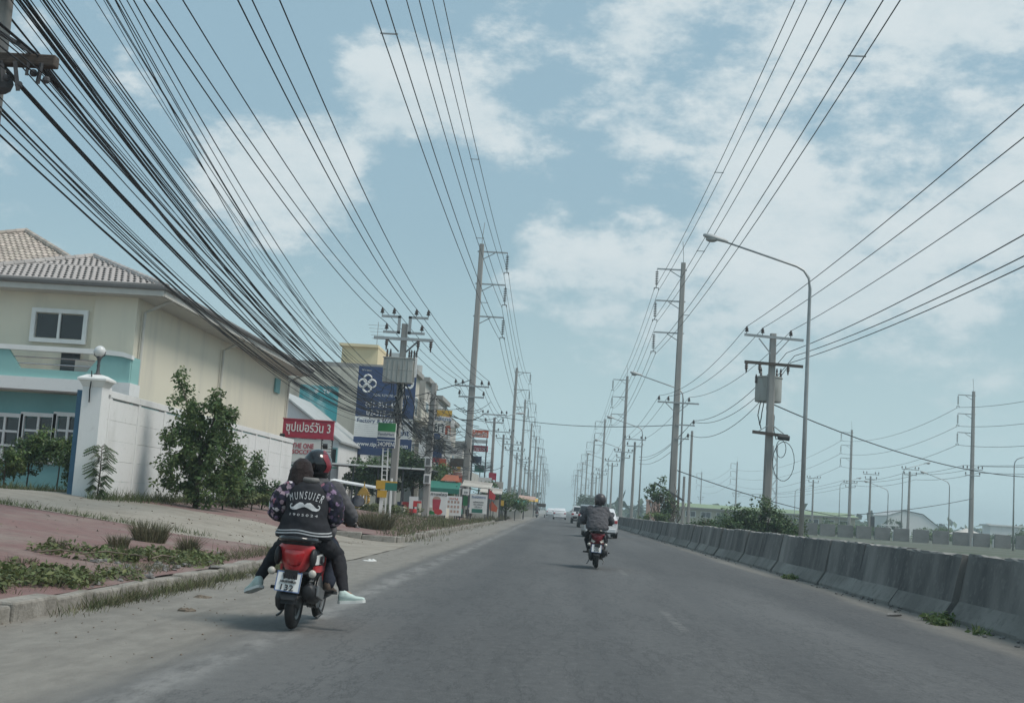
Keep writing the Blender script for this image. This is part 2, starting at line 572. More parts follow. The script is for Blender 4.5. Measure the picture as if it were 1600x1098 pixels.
def hz(x, y):
    """height of the ground on the left of the road"""
    if x > -4.5:
        return 0.0
    s = 0.089 * (1 - sstep(55, 95, y)) + 0.022 * sstep(55, 95, y)
    h = 0.15 + s * max(0.0, min(8.0, -4.7 - x))
    if 24.5 < y < 36.9:
        h *= sstep(-4.4, -8.6, x)
    return h


def road_material():
    m = bpy.data.materials.new('worn asphalt and blown sand')
    m.use_nodes = True
    n, l = m.node_tree.nodes, m.node_tree.links
    b = n['Principled BSDF']
    geo = n.new('ShaderNodeNewGeometry')
    sp = n.new('ShaderNodeSeparateXYZ')
    l.new(geo.outputs['Position'], sp.inputs[0])

    def noise_(scale, detail=6, stretch=(1, 1, 1), rough=0.6):
        mp = n.new('ShaderNodeMapping')
        mp.inputs['Scale'].default_value = stretch
        l.new(geo.outputs['Position'], mp.inputs[0])
        z = n.new('ShaderNodeTexNoise')
        z.inputs['Scale'].default_value = scale
        z.inputs['Detail'].default_value = detail
        z.inputs['Roughness'].default_value = rough
        l.new(mp.outputs[0], z.inputs['Vector'])
        return z.outputs['Fac']

    def ma(op, a, b_=None, clamp=False):
        k = n.new('ShaderNodeMath')
        k.operation = op
        k.use_clamp = clamp
        for i, v in enumerate((a, b_)):
            if v is None:
                continue
            if isinstance(v, (int, float)):
                k.inputs[i].default_value = v
            else:
                l.new(v, k.inputs[i])
        return k.outputs[0]

    def ss(val, a, c):
        r = n.new('ShaderNodeMapRange')
        r.interpolation_type = 'SMOOTHSTEP'
        r.inputs['From Min'].default_value = a
        r.inputs['From Max'].default_value = c
        l.new(val, r.inputs['Value'])
        return r.outputs[0]

    def mixc(f, a, c):
        k = n.new('ShaderNodeMix')
        k.data_type = 'RGBA'
        if isinstance(f, (int, float)):
            k.inputs['Factor'].default_value = f
        else:
            l.new(f, k.inputs['Factor'])
        for key, v in (('A', a), ('B', c)):
            if isinstance(v, tuple):
                k.inputs[key].default_value = (*v, 1)
            else:
                l.new(v, k.inputs[key])
        return k.outputs['Result']

    X = sp.outputs[0]
    patch = noise_(0.35, 5, (1, 0.12, 1))
    fine = noise_(70, 3)
    mid = noise_(6, 6, (1, 0.4, 1))
    asph = mixc(ss(patch, 0.35, 0.68), (0.070, 0.0715, 0.073), (0.113, 0.114, 0.114))
    asph = mixc(ma('MULTIPLY', ss(fine, 0.45, 0.75), 0.45), asph, (0.16, 0.158, 0.15))
    asph = mixc(ma('MULTIPLY', ss(fine, 0.48, 0.25), 0.5), asph, (0.04, 0.042, 0.045))
    mott = noise_(11, 6, (1, 0.6, 1), 0.7)
    asph = mixc(ma('MULTIPLY', ss(mott, 0.48, 0.68), 0.30), asph, (0.15, 0.15, 0.147))
    asph = mixc(ma('MULTIPLY', ss(mott, 0.50, 0.32), 0.35), asph, (0.048, 0.05, 0.052))
    # darker wheel tracks, lighter dusty middle
    trk = ma('ABSOLUTE', ma('SUBTRACT', ma('ABSOLUTE', ma('SUBTRACT', ma('MODULO', ma('ADD', X, 19.55), 3.5), 1.75)), 0.85))
    asph = mixc(ma('MULTIPLY', ss(trk, 0.45, 0.05), 0.22), asph, (0.05, 0.053, 0.057))
    # cracks and mended seams
    crk = noise_(1.1, 8, (1, 0.16, 1), 0.75)
    seam = ss(ma('ABSOLUTE', ma('SUBTRACT', crk, 0.5)), 0.012, 0.0)
    asph = mixc(ma('MULTIPLY', seam, 0.6), asph, (0.035, 0.036, 0.038))
    grain = noise_(38, 4)
    sand = mixc(ss(mid, 0.3, 0.7), (0.190, 0.176, 0.155), (0.250, 0.234, 0.206))
    sand = mixc(ma('MULTIPLY', ss(noise_(2.4, 6, (1, 0.05, 1), 0.6), 0.48, 0.68), 0.5), sand, (0.15, 0.138, 0.12))
    sand = mixc(ma('MULTIPLY', ss(grain, 0.55, 0.75), 0.5), sand, (0.12, 0.105, 0.085))
    drift = noise_(0.5, 7, (1, 0.25, 1), 0.65)
    streak = noise_(1.6, 6, (1, 0.06, 1), 0.6)
    edge = ma('ADD', ma('MULTIPLY', ma('SUBTRACT', drift, 0.5), 1.0), ma('MULTIPLY', ma('SUBTRACT', streak, 0.5), 0.7))
    xl = ma('ADD', X, edge)
    left = ss(xl, -2.45, -3.05)
    right = ss(ma('ADD', X, ma('MULTIPLY', edge, 1.3)), 4.75, 5.45)
    dust = ma('MULTIPLY', ss(xl, -1.4, -2.9), 0.30)
    c = mixc(dust, asph, (0.17, 0.16, 0.145))
    mott_ = noise_(3.5, 8, (1, 0.35, 1), 0.7)
    # what is left of the painted edge line
    ln = ma('MULTIPLY', ss(ma('ABSOLUTE', ma('ADD', ma('ADD', X, ma('MULTIPLY', edge, 0.35)), 2.42)), 0.26, 0.03), ma('MULTIPLY', ss(mott_, 0.36, 0.62), 0.30))
    c = mixc(ln, c, (0.42, 0.41, 0.39))
    # rubbed-out lane dashes: 3 m of paint in every 12 m
    dsh = ss(ma('ABSOLUTE', ma('SUBTRACT', ma('MODULO', ma('ADD', sp.outputs[1], 120.0), 12.0), 4.0)), 1.6, 1.4)
    dln = ma('MULTIPLY', ma('MULTIPLY', dsh, ss(ma('ABSOLUTE', ma('SUBTRACT', X, 1.5)), 0.07, 0.05)), ma('MULTIPLY', ss(noise_(9, 5), 0.42, 0.62), 0.20))
    c = mixc(dln, c, (0.36, 0.355, 0.33))
    c = mixc(ma('MAXIMUM', ma('MULTIPLY', left, 0.92), ma('MULTIPLY', right, 0.8)), c, sand)
    l.new(c, b.inputs['Base Color'])
    b.inputs['Roughness'].default_value = 0.8
    b.inputs['Specular IOR Level'].default_value = 0.35
    bp = n.new('ShaderNodeBump')
    bp.inputs['Strength'].default_value = 0.4
    bp.inputs['Distance'].default_value = 0.012
    l.new(ma('ADD', grain, ma('MULTIPLY', fine, 0.5)), bp.inputs['Height'])
    l.new(bp.outputs[0], b.inputs['Normal'])
    return m


M['road'] = road_material()
M['field'] = mat('dusty grassland', (0.075, 0.092, 0.058), 0.95, 0.3, 0.08, col2=(0.12, 0.118, 0.10), thr=(0.42, 0.62), world_pos=True, detail=9)
M['lane'] = mat('dusty lane concrete', (0.30, 0.275, 0.235), 0.95, 0.2, 0.9, 0.4, 22, col2=(0.235, 0.21, 0.175), thr=(0.4, 0.66), world_pos=True, detail=9, speck=(3.2, .52, .70, .55, (.15, .135, .115)))
M['paving'] = mat('faded red paving', (0.195, 0.118, 0.110), 0.95, 0.2, 0.75, 0.45, 26, col2=(0.235, 0.195, 0.17), thr=(0.44, 0.72), world_pos=True, detail=10, speck=(4.5, .50, .68, .6, (.115, .085, .078)))
M['gravel'] = mat('grey gravel', (0.155, 0.152, 0.138), 0.95, 0.2, 0.5, 0.3, 9, col2=(0.115, 0.125, 0.075), thr=(0.48, 0.68), world_pos=True, detail=9)

g = MB()
g.quad((-900, -30, -0.06), (900, -30, -0.06), (900, 1500, -0.06), (-900, 1500, -0.06))
tag(g.build('ground', M['field']), kind='structure')


def sheet(name, m, x0, x1, y0, y1, nx, ny, zf, skirt=0.0):
    b = MB()
    vs = []
    for j in range(ny + 1):
        for i in range(nx + 1):
            x = x0 + (x1 - x0) * i / nx
            y = y0 + (y1 - y0) * j / ny
            vs.append((x, y, zf(x, y)))
    w = nx + 1
    b.add(vs, [(j * w + i, j * w + i + 1, (j + 1) * w + i + 1, (j + 1) * w + i) for j in range(ny) for i in range(nx)])
    o = b.build(name, m, smooth='all')
    return tag(o, kind='structure')


def rough_h(a, s):
    return lambda x, y: hz(x, y) + a * noise.noise((x * s, y * s, 3.3))


road_z = lambda x, y: 0.012 * noise.noise((x * 0.5, y * 0.12, 1.0)) + (0.02 * noise.noise((x * 1.6, y * 0.9, 5)) * sstep(-2.4, -3.4, x))
sheet('road', M['road'], -4.9, 6.4, -10, 120, 46, 300, road_z)
sheet('road_beyond', M['road'], -4.9, 6.4, 120, 1400, 4, 40, lambda x, y: 0.0)
sheet('pavement', M['paving'], -40, -4.72, -6, 24.6, 60, 54, rough_h(0.03, 0.8))
sheet('side_lane', M['lane'], -40, -4.0, 24.3, 34.2, 70, 22, lambda x, y: 0.008 + max(0.0, (hz(x, max(24.55, min(36.8, y))) + 0.02 * noise.noise((x * 0.7, y * 0.7, 2)))))
sheet('pavement_beyond', M['paving'], -40, -6.4, 33.8, 37.2, 50, 8, rough_h(0.02, 0.8))
sheet('side_lane_mouth', M['lane'], -6.6, -4.0, 34.0, 37.0, 8, 8, lambda x, y: 0.012 + hz(x, min(y, 36.8)))
sheet('pavement_far', M['paving'], -40, -4.72, 37.0, 95, 50, 60, rough_h(0.025, 0.6))
sheet('verge_far', M['gravel'], -60, -4.72, 95, 700, 20, 60, rough_h(0.02, 0.3))
sheet('median', M['gravel'], 6.0, 14.0, -10, 700, 16, 140, lambda x, y: 0.02 + 0.05 * noise.noise((x * 0.6, y * 0.3, 7)))
M['oldasphalt'] = mat('old grey asphalt', (0.105, 0.108, 0.106), 0.9, 0.2, 0.4, 0.3, 30, world_pos=True, detail=9)
sheet('opposite_road', M['oldasphalt'], 14.0, 26.0, -10, 900, 4, 40, lambda x, y: 0.03)

# kerb: stones laid end to end, alternately a little high, low or turned
kerb = bpy.data.objects.new('kerb', None)
C.objects.link(kerb)
tag(kerb, kind='structure')


def kerb_stone(x, y, L, rot, top):
    b = MB()
    b.box((0, 0, 0), (0.22, L - 0.03, top + 0.22))
    o = b.build('kerb_stone', M['kerb'], kerb, bevel=0.025)
    o.location = (x, y, top / 2 - 0.11)
    o.rotation_euler = (rnd.uniform(-.015, .015), rnd.uniform(-.03, .03), rot + rnd.uniform(-.015, .015))


y = 2.0
while y < 23.8:
    kerb_stone(-4.70 + rnd.uniform(-.02, .02), y + 0.5, 1.0, 0, 0.16 + rnd.uniform(-.03, .015))
    y += 1.0
for k in range(4):
    kerb_stone(-5.1 - k * 0.98, 24.5 + 0.02 * k, 1.0, R(90), 0.17 + 0.07 * k)
y = 37.2
while y < 95:
    kerb_stone(-4.62 + rnd.uniform(-.02, .02), y + 0.5, 1.0, 0, 0.17 + rnd.uniform(-.02, .015))
    y += 1.0
for k in range(3):
    kerb_stone(-5.05 - k * 0.98, 37.0, 1.0, R(90), 0.19 + 0.06 * k)

# ------------------------------------------------------------------ vegetation builders


def leaf_mesh(b, p, size, n, droop=0.3, rg=rnd):
    """one bent leaf of two triangles at p, lying about the direction n"""
    t = Vector((rg.gauss(0, 1), rg.gauss(0, 1), rg.gauss(0, 0.6) - droop)).normalized()
    nn = (n + Vector((rg.gauss(0, .5), rg.gauss(0, .5), rg.gauss(0, .5) + 0.3))).normalized()
    s = t.cross(nn)
    if s.length < 1e-3:
        return
    s.normalize()
    L = size * rg.uniform(0.6, 1.3)
    w = L * 0.27
    i = len(b.v)
    b.v += [tuple(p), tuple(p + t * L * .5 + s * w), tuple(p + t * L - Vector((0, 0, L * .12))), tuple(p + t * L * .5 - s * w)]
    b.f += [(i, i + 1, i + 2, i + 3)]
    b.m.append(b.mi)


def crown(b, blobs, n, size, seed=1, gap=0.05, freq=1.6, shell=0.5):
    rg = random.Random(seed)
    wts = [bl[3] * bl[4] * bl[5] for bl in blobs]
    k = 0
    tries = 0
    while k < n and tries < n * 6:
        tries += 1
        x, y, z, rx, ry, rz_ = rg.choices(blobs, wts)[0]
        d = Vector((rg.gauss(0, 1), rg.gauss(0, 1), rg.gauss(0, 1))).normalized()
        r = (shell + (1 - shell) * rg.random()) if rg.random() < 0.8 else rg.random()
        r *= 1 + 0.35 * noise.noise((d.x * 2.1 + x, d.y * 2.1 + y, d.z * 2.1 + seed))
        p = Vector((x + d.x * rx * r, y + d.y * ry * r, z + d.z * rz_ * r))
        if noise.noise((p.x * freq + seed * 3, p.y * freq, p.z * freq)) < -gap - 0.08 + rg.random() * 0.12:
            continue
        leaf_mesh(b, p, size, d, 0.3, rg)
        k += 1


def tree(name, label, cat, loc, blobs, n, size, leafmat, trunks, group=None, seed=1, gap=0.05, freq=1.6):
    """trunks: list of (points, radii) tubes"""
    t = thing(name, label, cat, loc, group=group)
    b = MB()
    for pts, rr in trunks:
        b.tube(pts, rr, 7)
    b.build('trunk', M['bark'], t, smooth='all')
    c = MB()
    crown(c, blobs, n, size, seed, gap, freq)
    c.build('crown', leafmat, t)
    return t


def auto_trunk(h, r, blobs, rg=rnd):
    out = []
    top = Vector((0, 0, h))
    pts = [Vector((0, 0, -0.2)), Vector((rg.uniform(-.1, .1) * h * .3, rg.uniform(-.1, .1) * h * .3, h * .5)), top]
    out.append((pts, [r, r * .8, r * .55]))
    for bl in blobs:
        e = Vector(bl[:3])
        s = pts[1].lerp(top, rg.random())
        mid = s.lerp(e, .5) + Vector((rg.uniform(-.1, .1), rg.uniform(-.1, .1), .1)) * (e - s).length
        out.append(([s, mid, e], [r * .45, r * .3, r * .1]))
    return out


def blades(b, cx, cy, z, n, h, spread, rad, rg=rnd, w=0.006, lean=0.5):
    for _ in range(n):
        a = rg.random() * 6.283
        q = math.sqrt(rg.random()) * rad
        p = Vector((cx + math.cos(a) * q, cy + math.sin(a) * q, z))
        d = Vector((math.cos(a) * spread * rg.random() + rg.gauss(0, lean * .3), math.sin(a) * spread * rg.random() + rg.gauss(0, lean * .3), 1)).normalized()
        L = h * rg.uniform(.3, 1.15)
        s = d.cross(Vector((rg.gauss(0, 1), rg.gauss(0, 1), 0.01))).normalized() * w
        m_ = p + d * L * .55
        e = p + d * L + Vector((d.x, d.y, -.35)) * L * .25
        i = len(b.v)
        b.v += [tuple(p - s), tuple(p + s), tuple(m_ + s * .8), tuple(m_ - s * .8), tuple(e)]
        b.f += [(i, i + 1, i + 2, i + 3), (i + 3, i + 2, i + 4)]
        b.m += [b.mi] * 2
# ------------------------------------------------------------------ poles, lamps and wires


def pin_insulator(m=None):
    b = MB()
    b.lathe([(.02, 0), (.02, .10), (.11, .12), (.12, .17), (.06, .20), (.10, .24), (.09, .30), (.05, .33), (.065, .38), (.03, .42)], n=8)
    return b.mesh('insulator', M['porcelain'])


def string_insulator():
    b = MB()
    b.cyl((0, 0, 0), (0, 0, -1.55), .022, n=5)
    for k in range(8):
        z = -.22 - k * .145
        b.lathe([(.03, z + .04), (.14, z), (.13, z - .03), (.03, z - .05)], n=8)
    b.bar((-.2, 0, -1.55), (.2, 0, -1.55), .05)
    for s in (-1, 1):
        b.bar((s * .18, 0, -1.55), (s * .18, 0, -1.75), .05)
    return b.mesh('insulator_string', M['porcelain'])


PIN, STRING = pin_insulator(), string_insulator()


def put(me, parent, loc, name=None):
    o = bpy.data.objects.new(name or me.name, me)
    C.objects.link(o)
    o.parent = parent
    o.location = loc
    return o


def square_pole(h, r0, r1, z0=-0.3):
    b = MB()
    rings = []
    for z, r in ((z0, r0), (h, r1)):
        c = r * .72
        rings.append([(x, y, z) for x, y in ((-r, -c), (-c, -r), (c, -r), (r, -c), (r, c), (c, r), (-c, r), (-r, c))])
    return b.loft(rings)


def dist_arms(root, zt, zl, half=1.3, lowhalf=.95, back=.3):
    """the pair of crossarms that carries the six medium-voltage wires: returns wire points (local)"""
    pts = []
    for z, hw, xs in ((zt, half, (-1.3, -.75, .75, 1.3)), (zl, lowhalf, (-.9, .9))):
        b = MB()
        b.box((0, -back, z), (2 * hw + .1, .10, .12))
        b.build('crossarm', M['galv'], root)
        for x in xs:
            x = x * hw / (1.3 if hw == half else .9)
            put(PIN, root, (x, -back, z + .06))
            pts.append((x, -back, z + .48))
    return pts


def tall_pole(label, X, Y, side, group, h=21.8, dist=True, base=0.0, arm=2.1):
    """side = +1: arms reach towards +x"""
    t = thing('transmission_pole', label, 'utility pole', (X, Y, base), group=group)
    square_pole(h, .30, .18).build('pole', M['pole'], t)
    s = MB()
    s.tube([(0, 0, h - .3), (.02 * side, 0, h + .6), (.12 * side, 0, h + 1.75)], .03, 5)
    s.build('earth_wire_spike', M['galv'], t)
    for k in range(3):
        z = h - .6 - k * 2.6
        b = MB()
        b.box((side * (arm / 2 - .15), 0, z), (arm + .3, .10, .11))
        a = b.build('crossarm', M['galv'], t)
        c = MB()
        c.bar((side * .1, .08, z - .62), (side * arm * .5, .08, z - .07), .06)
        c.build('brace', M['galv'], a)
        put(STRING, t, (side * arm, 0, z - .04))
    if dist:
        dist_arms(t, 10.4, 9.55)
    return t


def simple_far_pole(label, X, Y, side, group, h=21.8):
    t = thing('transmission_pole', label, 'utility pole', (X, Y, 0), group=group, ry=rnd.uniform(-.009, .009))
    b = square_pole(h, .30, .20)
    b.build('pole', M['pole'], t)
    for k in range(3):
        z = h - .6 - k * 2.6
        a = MB()
        a.box((side * 1.0, 0, z), (2.3, .12, .12))
        a.cyl((side * 2.1, 0, z), (side * 2.1, 0, z - 1.7), .09, n=6)
        a.build('crossarm', M['galv'], t)
    a = MB()
    for z, w in ((10.4, 2.6), (9.55, 1.9)):
        a.box((0, 0, z), (w, .12, .12))
        for k in (-1, 1):
            a.box((k * w * .45, 0, z + .25), (.16, .16, .4))
    a.build('lower_crossarm', M['galv'], t)
    return t


def dist_pole(label, X, Y, group, h=11.3, base=0.0):
    t = thing('distribution_pole', label, 'utility pole', (X, Y, base), group=group, ry=rnd.uniform(-.010, .010))
    square_pole(h - .5, .20, .13).build('pole', M['pole'], t)
    dist_arms(t, h - .2, h - 1.05)
    return t


def cat_pts(a, b, sag, n=18):
    a, b = Vector(a), Vector(b)
    return [a.lerp(b, i / n) - Vector((0, 0, 4 * sag * (i / n) * (1 - i / n))) for i in range(n + 1)]


def wire(name, label, group, pts_list, sag, r, m=None, cat='power line', n=18, sides=5):
    """a conductor strung over the listed support points, as one mesh"""
    pts = []
    for i in range(len(pts_list) - 1):
        s = sag[i] if isinstance(sag, (list, tuple)) else sag
        seg = cat_pts(pts_list[i], pts_list[i + 1], s, n)
        pts += seg if i == 0 else seg[1:]
    b = MB()
    b.tube(pts, r, sides)
    o = b.build(name, m or M['wire'], smooth='all')
    tag(o, label, cat, group)
    return o


# ---- left row of tall poles
LT = [(-7.2, 100), (-7.2, 190), (-7.3, 246), (-7.3, 312), (-7.3, 372), (-7.3, 432), (-7.3, 500), (-7.3, 575), (-7.3, 655), (-7.3, 740)]
LG, RG = 'tall concrete poles along the left side of the road', 'tall concrete poles in the median on the right'
lab = ['tall concrete pole nearest on the left side with three arms and glass disc strings', 'second tall pole on the left side, rising behind the nearest one', 'third tall pole of the left row receding into haze']
for i, (x, y) in enumerate(LT):
    if i < 3:
        tall_pole(lab[i], x, y, 1, LG)
    else:
        simple_far_pole('hazy distant tall pole in the left row near the vanishing point', x, y, 1, LG)
# ---- right row
RT = [(9.1, 103), (9.4, 192), (9.5, 284), (9.6, 372), (9.6, 455), (9.6, 545), (9.6, 640), (9.6, 735)]
lab = ['tall concrete pole nearest in the right median with arms to the left', 'second tall pole of the right median row behind the nearest one', 'third tall pole of the right median row, right of the grey rider']
for i, (x, y) in enumerate(RT):
    if i < 3:
        t = tall_pole(lab[i], x, y, -1, RG, dist=i > 0)
        if i == 0:
            b = MB()
            b.box((.1, -.3, 10.35), (3.3, .1, .12))
            a = b.build('crossarm', M['galv'], t)
            b = MB()
            for s in (-1, 1):
                b.bar((s * .9, -.28, 10.3), (s * .15, -.28, 9.6), .06)
            b.build('brace', M['galv'], a)
            for x_ in (-1.45, -.7, .95):
                put(PIN, t, (x_, -.3, 10.4))
            for z_, w_ in ((8.6, 1.5), (7.5, 1.1)):
                b = MB()
                b.box((w_ / 2, -.28, z_), (w_, .09, .1))
                b.build('lower_crossarm', M['galv'], t)
                put(PIN, t, (w_ - .1, -.28, z_ + .04))
            b = MB()
            b.bar((-1.5, -.33, 3.9), (.9, -.33, 2.6), .14)
            b.build('leaning_crossarm', M['darksteel'], t)
    else:
        simple_far_pole('hazy distant tall pole in the right median row near the vanishing point', x, y, -1, RG)

# 115 kV conductors: three twin pairs on each side, and the earth wire
names = ('upper', 'middle', 'lower')
for side, rows, X0 in (('left', LT, -7.2), ('right', RT, 9.1)):
    s = 1 if side == 'left' else -1
    for k in range(3):
        for j, dx in enumerate((-.19, .19)):
            z = 21.8 - .6 - 2.6 * k - 1.78
            pl = [(X0 + s * 2.1 + dx, 6, z), ] + [(x + s * 2.1 + dx, y, z) for x, y in rows]
            w_ = wire('transmission_wire', f'{("outer" if (j == 0) == (side == "left") else "inner")} wire of the {names[k]} twin high-voltage pair above the {side} roadside', f'high-voltage wires on the {side}', pl, [1.2] + [1.5] * (len(rows) - 1), .017)
            if j == 0:
                for yy in (22 + 5 * k, 62 + 7 * k):
                    f_ = (yy - 6) / (rows[0][1] - 6)
                    q = Vector(pl[0]).lerp(Vector(pl[1]), f_) - Vector((0, 0, 4 * 1.2 * f_ * (1 - f_)))
                    b = MB()
                    b.bar(q - Vector((.04, 0, 0)), q + Vector((.42, 0, 0)), .035)
                    b.build('spacer', M['galv'], w_)
# spacers on the twin pairs
# ---- left distribution line: near pole, transformer pole, tall pole, then on
NP, TP = Vector((-7.50, 15.4, .36)), Vector((-9.0, 70.0, .3))
t = thing('cable_pole', 'dark concrete pole cut by the left edge with a crossarm full of cables', 'utility pole', NP)
square_pole(11.5, .2, .14).build('pole', M['pole'], t)
b = MB()
b.box((.32, -.18, 6.02), (1.25, .15, .15))
arm = b.build('crossarm', M['wood'], t, bevel=.02)
b = MB()
for k in range(5):
    x = .1 + k * .17
    b.bar((x, -.25, 5.98), (x + rnd.uniform(-.05, .12), -.22, 5.82 - .10 * (k % 3)), .035, .05)
    b.ball((x + .06, -.2, 5.86 - .08 * (k % 3)), .05, 7, 5)
b.bar((-.1, -.3, 6.5), (.7, -.05, 6.1), .05)
b.build('cable_clamp', M['darksteel'], arm)
b = MB()
b.box((.35, -.16, 7.05), (1.3, .15, .15))
arm2 = b.build('crossarm', M['wood'], t, bevel=.02)
b = MB()
for k in range(5):
    b.ball((.2 + k * .15, -.2, 6.93), .08, 7, 5)
b.build('cable_clamp', M['darksteel'], arm2)
b = MB()
b.ball((.22, -.12, 5.72), .13, 8, 6, (1.4, 1, 1))
b.build('splice_box', M['darksteel'], t)
dist_arms(t, 10.9, 10.05)

t = thing('transformer_pole', 'concrete pole on the left verge carrying a grey box transformer', 'utility pole', TP)
square_pole(10.6, .21, .16).build('pole', M['pole'], t)
for s in (-1, 1):
    b = MB()
    b.box((s * .75, -.22, 10.95), (1.1, .1, .13))
    b.box((s * .30, -.22, 10.5), (.16, .1, 1.0))
    b.box((s * .68, -.22, 10.08), (.95, .1, .13))
    b.build('bracket_arm', M['galv'], t)
    for x, z in ((1.28, 11.0), (.62, 11.0), (.98, 10.13)):
        put(PIN, t, (s * x, -.22, z))
b = MB()
b.box((.02, -.3, 9.72), (3.3, .12, .16))
a = b.build('crossarm', M['galv'], t)
b = MB()
for s in (-1, 1):
    b.bar((s * .85, -.34, 9.66), (s * .2, -.34, 9.0), .08)
b.build('brace', M['darksteel'], a)
for x in (-.9, .85, 1.55):
    b = MB()
    b.lathe([(.04, 0), (.10, -.05), (.06, -.1), (.11, -.16), (.06, -.22), (.11, -.28), (.06, -.34), (.03, -.6)], (x, -.34, 9.66), 8)
    b.build('fuse_cutout', M['porcelain'], t)
b = MB()
b.box((-.08, -.65, 7.9), (1.62, .8, 1.32))
b.box((-.08, -.65, 8.585), (1.72, .9, .05))
b.box((-.08, -.65, 7.95), (1.66, .84, .03))
tk = b.build('transformer', M['transformer'], t, bevel=.015)
b = MB()
for k in range(5):
    b.box((-.6 + k * .27, -1.08, 7.9), (.025, .05, 1.2))
    b.box((.76, -.85 + k * .12, 7.9), (.05, .02, 1.1))
b.build('cooling_fin', M['transformer'], tk)
for x in (-.78, -.6, .42, .54, .70, .82):
    b = MB()
    b.lathe([(.06, 0), (.07, .1), (.04, .14), (.07, .2), (.04, .26), (.06, .32), (.03, .5)], (x, -.6 + .1 * (x > 0), 8.6), 7)
    b.build('bushing', M['porcelain'], tk)
b = MB()
b.box((.85, -.7, 8.15), (.12, .12, 1.1))
b.build('conservator_pipe', M['white'], tk)
# a snarl of slack cable under the tank
b = MB()
for k in range(14):
    a0 = Vector((rnd.uniform(-.5, .5), rnd.uniform(-.9, -.3), 7.2))
    p = [a0]
    for q in range(7):
        p.append(p[-1] + Vector((rnd.uniform(-.35, .35), rnd.uniform(-.1, .1), rnd.uniform(-.75, -.05))))
    b.tube(p, .025, 5)
b.build('slack_cable', M['cable'], t, smooth='all')

DL = [(-7.2, 100), (-7.3, 140), (-7.7, 172), (-7.2, 190), (-7.6, 226), (-7.3, 246), (-7.5, 280), (-7.3, 312), (-7.4, 342), (-7.3, 372), (-7.4, 402), (-7.3, 432)]
tall_y = {y for _, y in LT}
dl = ['concrete distribution pole right behind the nearest tall left pole', 'concrete distribution pole standing between the nearest and second tall left poles']
k = 0
for x, y in DL:
    if y in tall_y:
        continue
    if k < 2:
        dist_pole(dl[k], x, y, 'distribution poles on the left')
    else:
        dist_pole('small far distribution pole among the left row of tall poles', x, y, 'distribution poles on the left')
    k += 1
# its six wires
near6 = [(-8.42, 11.35), (-7.87, 11.35), (-6.37, 11.35), (-5.82, 11.35), (-8.0, 10.5), (-6.2, 10.5)]
tp6 = [(-10.28, 11.73), (-9.62, 11.73), (-8.38, 11.73), (-7.72, 11.73), (-9.98, 10.86), (-8.02, 10.86)]
off6 = [(-1.3, 10.88), (-.75, 10.88), (.75, 10.88), (1.3, 10.88), (-.9, 10.03), (.9, 10.03)]
wl6 = ['leftmost of the four upper wires over the left verge', 'second from left of the four upper wires over the left verge', 'third from left of the four upper wires over the left verge', 'rightmost of the four upper wires over the left verge', 'left wire on the lower bracket of the transformer pole', 'right wire on the lower bracket of the transformer pole']
for i in range(6):
    pl = [(near6[i][0] + .2, 2, near6[i][1]), (near6[i][0], 15.2, near6[i][1]), (tp6[i][0], 69.8, tp6[i][1])]
    pl += [(x + off6[i][0], y - .3, off6[i][1]) for x, y in DL]
    wire('distribution_wire', wl6[i], 'distribution wires on the left', pl, [.1, .75, .35] + [.4] * (len(DL) - 1), .016, M['cable'])

# ---- the thick sagging bundle of telephone cables
rg = random.Random(5)
for i in range(54):
    lvl = rg.random()
    if i < 9:       # under the lower splice
        zn, xn = 6.12 - rg.uniform(0, .42), -7.38 + rg.uniform(-.35, .15)
        ze, sg = rg.uniform(5.45, 5.8), rg.uniform(1.15, 1.45)
    elif i < 24:    # on the crossarm
        zn, xn = 6.35 + rg.uniform(-.2, .3), -7.38 + rg.uniform(-.1, .72)
        ze, sg = rg.uniform(5.6, 6.2), rg.uniform(.9, 1.45)
    elif i < 44:
        zn, xn = 7.3 + rg.uniform(-.15, .25), -7.38 + rg.uniform(-.1, .6)
        ze, sg = rg.uniform(5.8, 6.5), rg.uniform(1.0, 1.5)
    else:
        zn, xn = rg.uniform(7.8, 9.3), -7.3 + rg.uniform(-.3, .7)
        ze, sg = rg.uniform(6.2, 7.6), rg.uniform(1.0, 1.9)
    xe = -9.0 + rg.uniform(-.28, .28)
    pl = [(xn - .1 + rg.uniform(-.2, .2), 3, zn + rg.uniform(-.1, .3)), (xn, 15.2, zn), (xe, 69.7, ze), (-7.2 - .2 + rg.uniform(-.2, .2), 100, ze - .3 + rg.uniform(-.3, .3)), (-7.4 + rg.uniform(-.2, .2), 140, ze - .3 + rg.uniform(-.4, .3))]
    rr = rg.choice((.0065, .0075, .009, .0115, .015 if i < 30 else .009))
    wire('telephone_cable', ('thick' if rr > .010 else 'thin') + ' black telephone cable ' + ('in the lowest sagging strand of the left bundle' if i < 9 else 'held by the dark crossarm at the left edge' if i < 24 else 'in the upper strand of the left bundle' if i < 44 else 'strung loose above the left bundle'), 'telephone cables in the sagging bundle', pl, [.05, sg, .5 + rg.random() * .6, .5 + .5 * rg.random()], rr, M['cable'], 'cable', n=22)
# splice closures lashed to the bundle
for k, yy in enumerate((44, 49.5)):
    pass

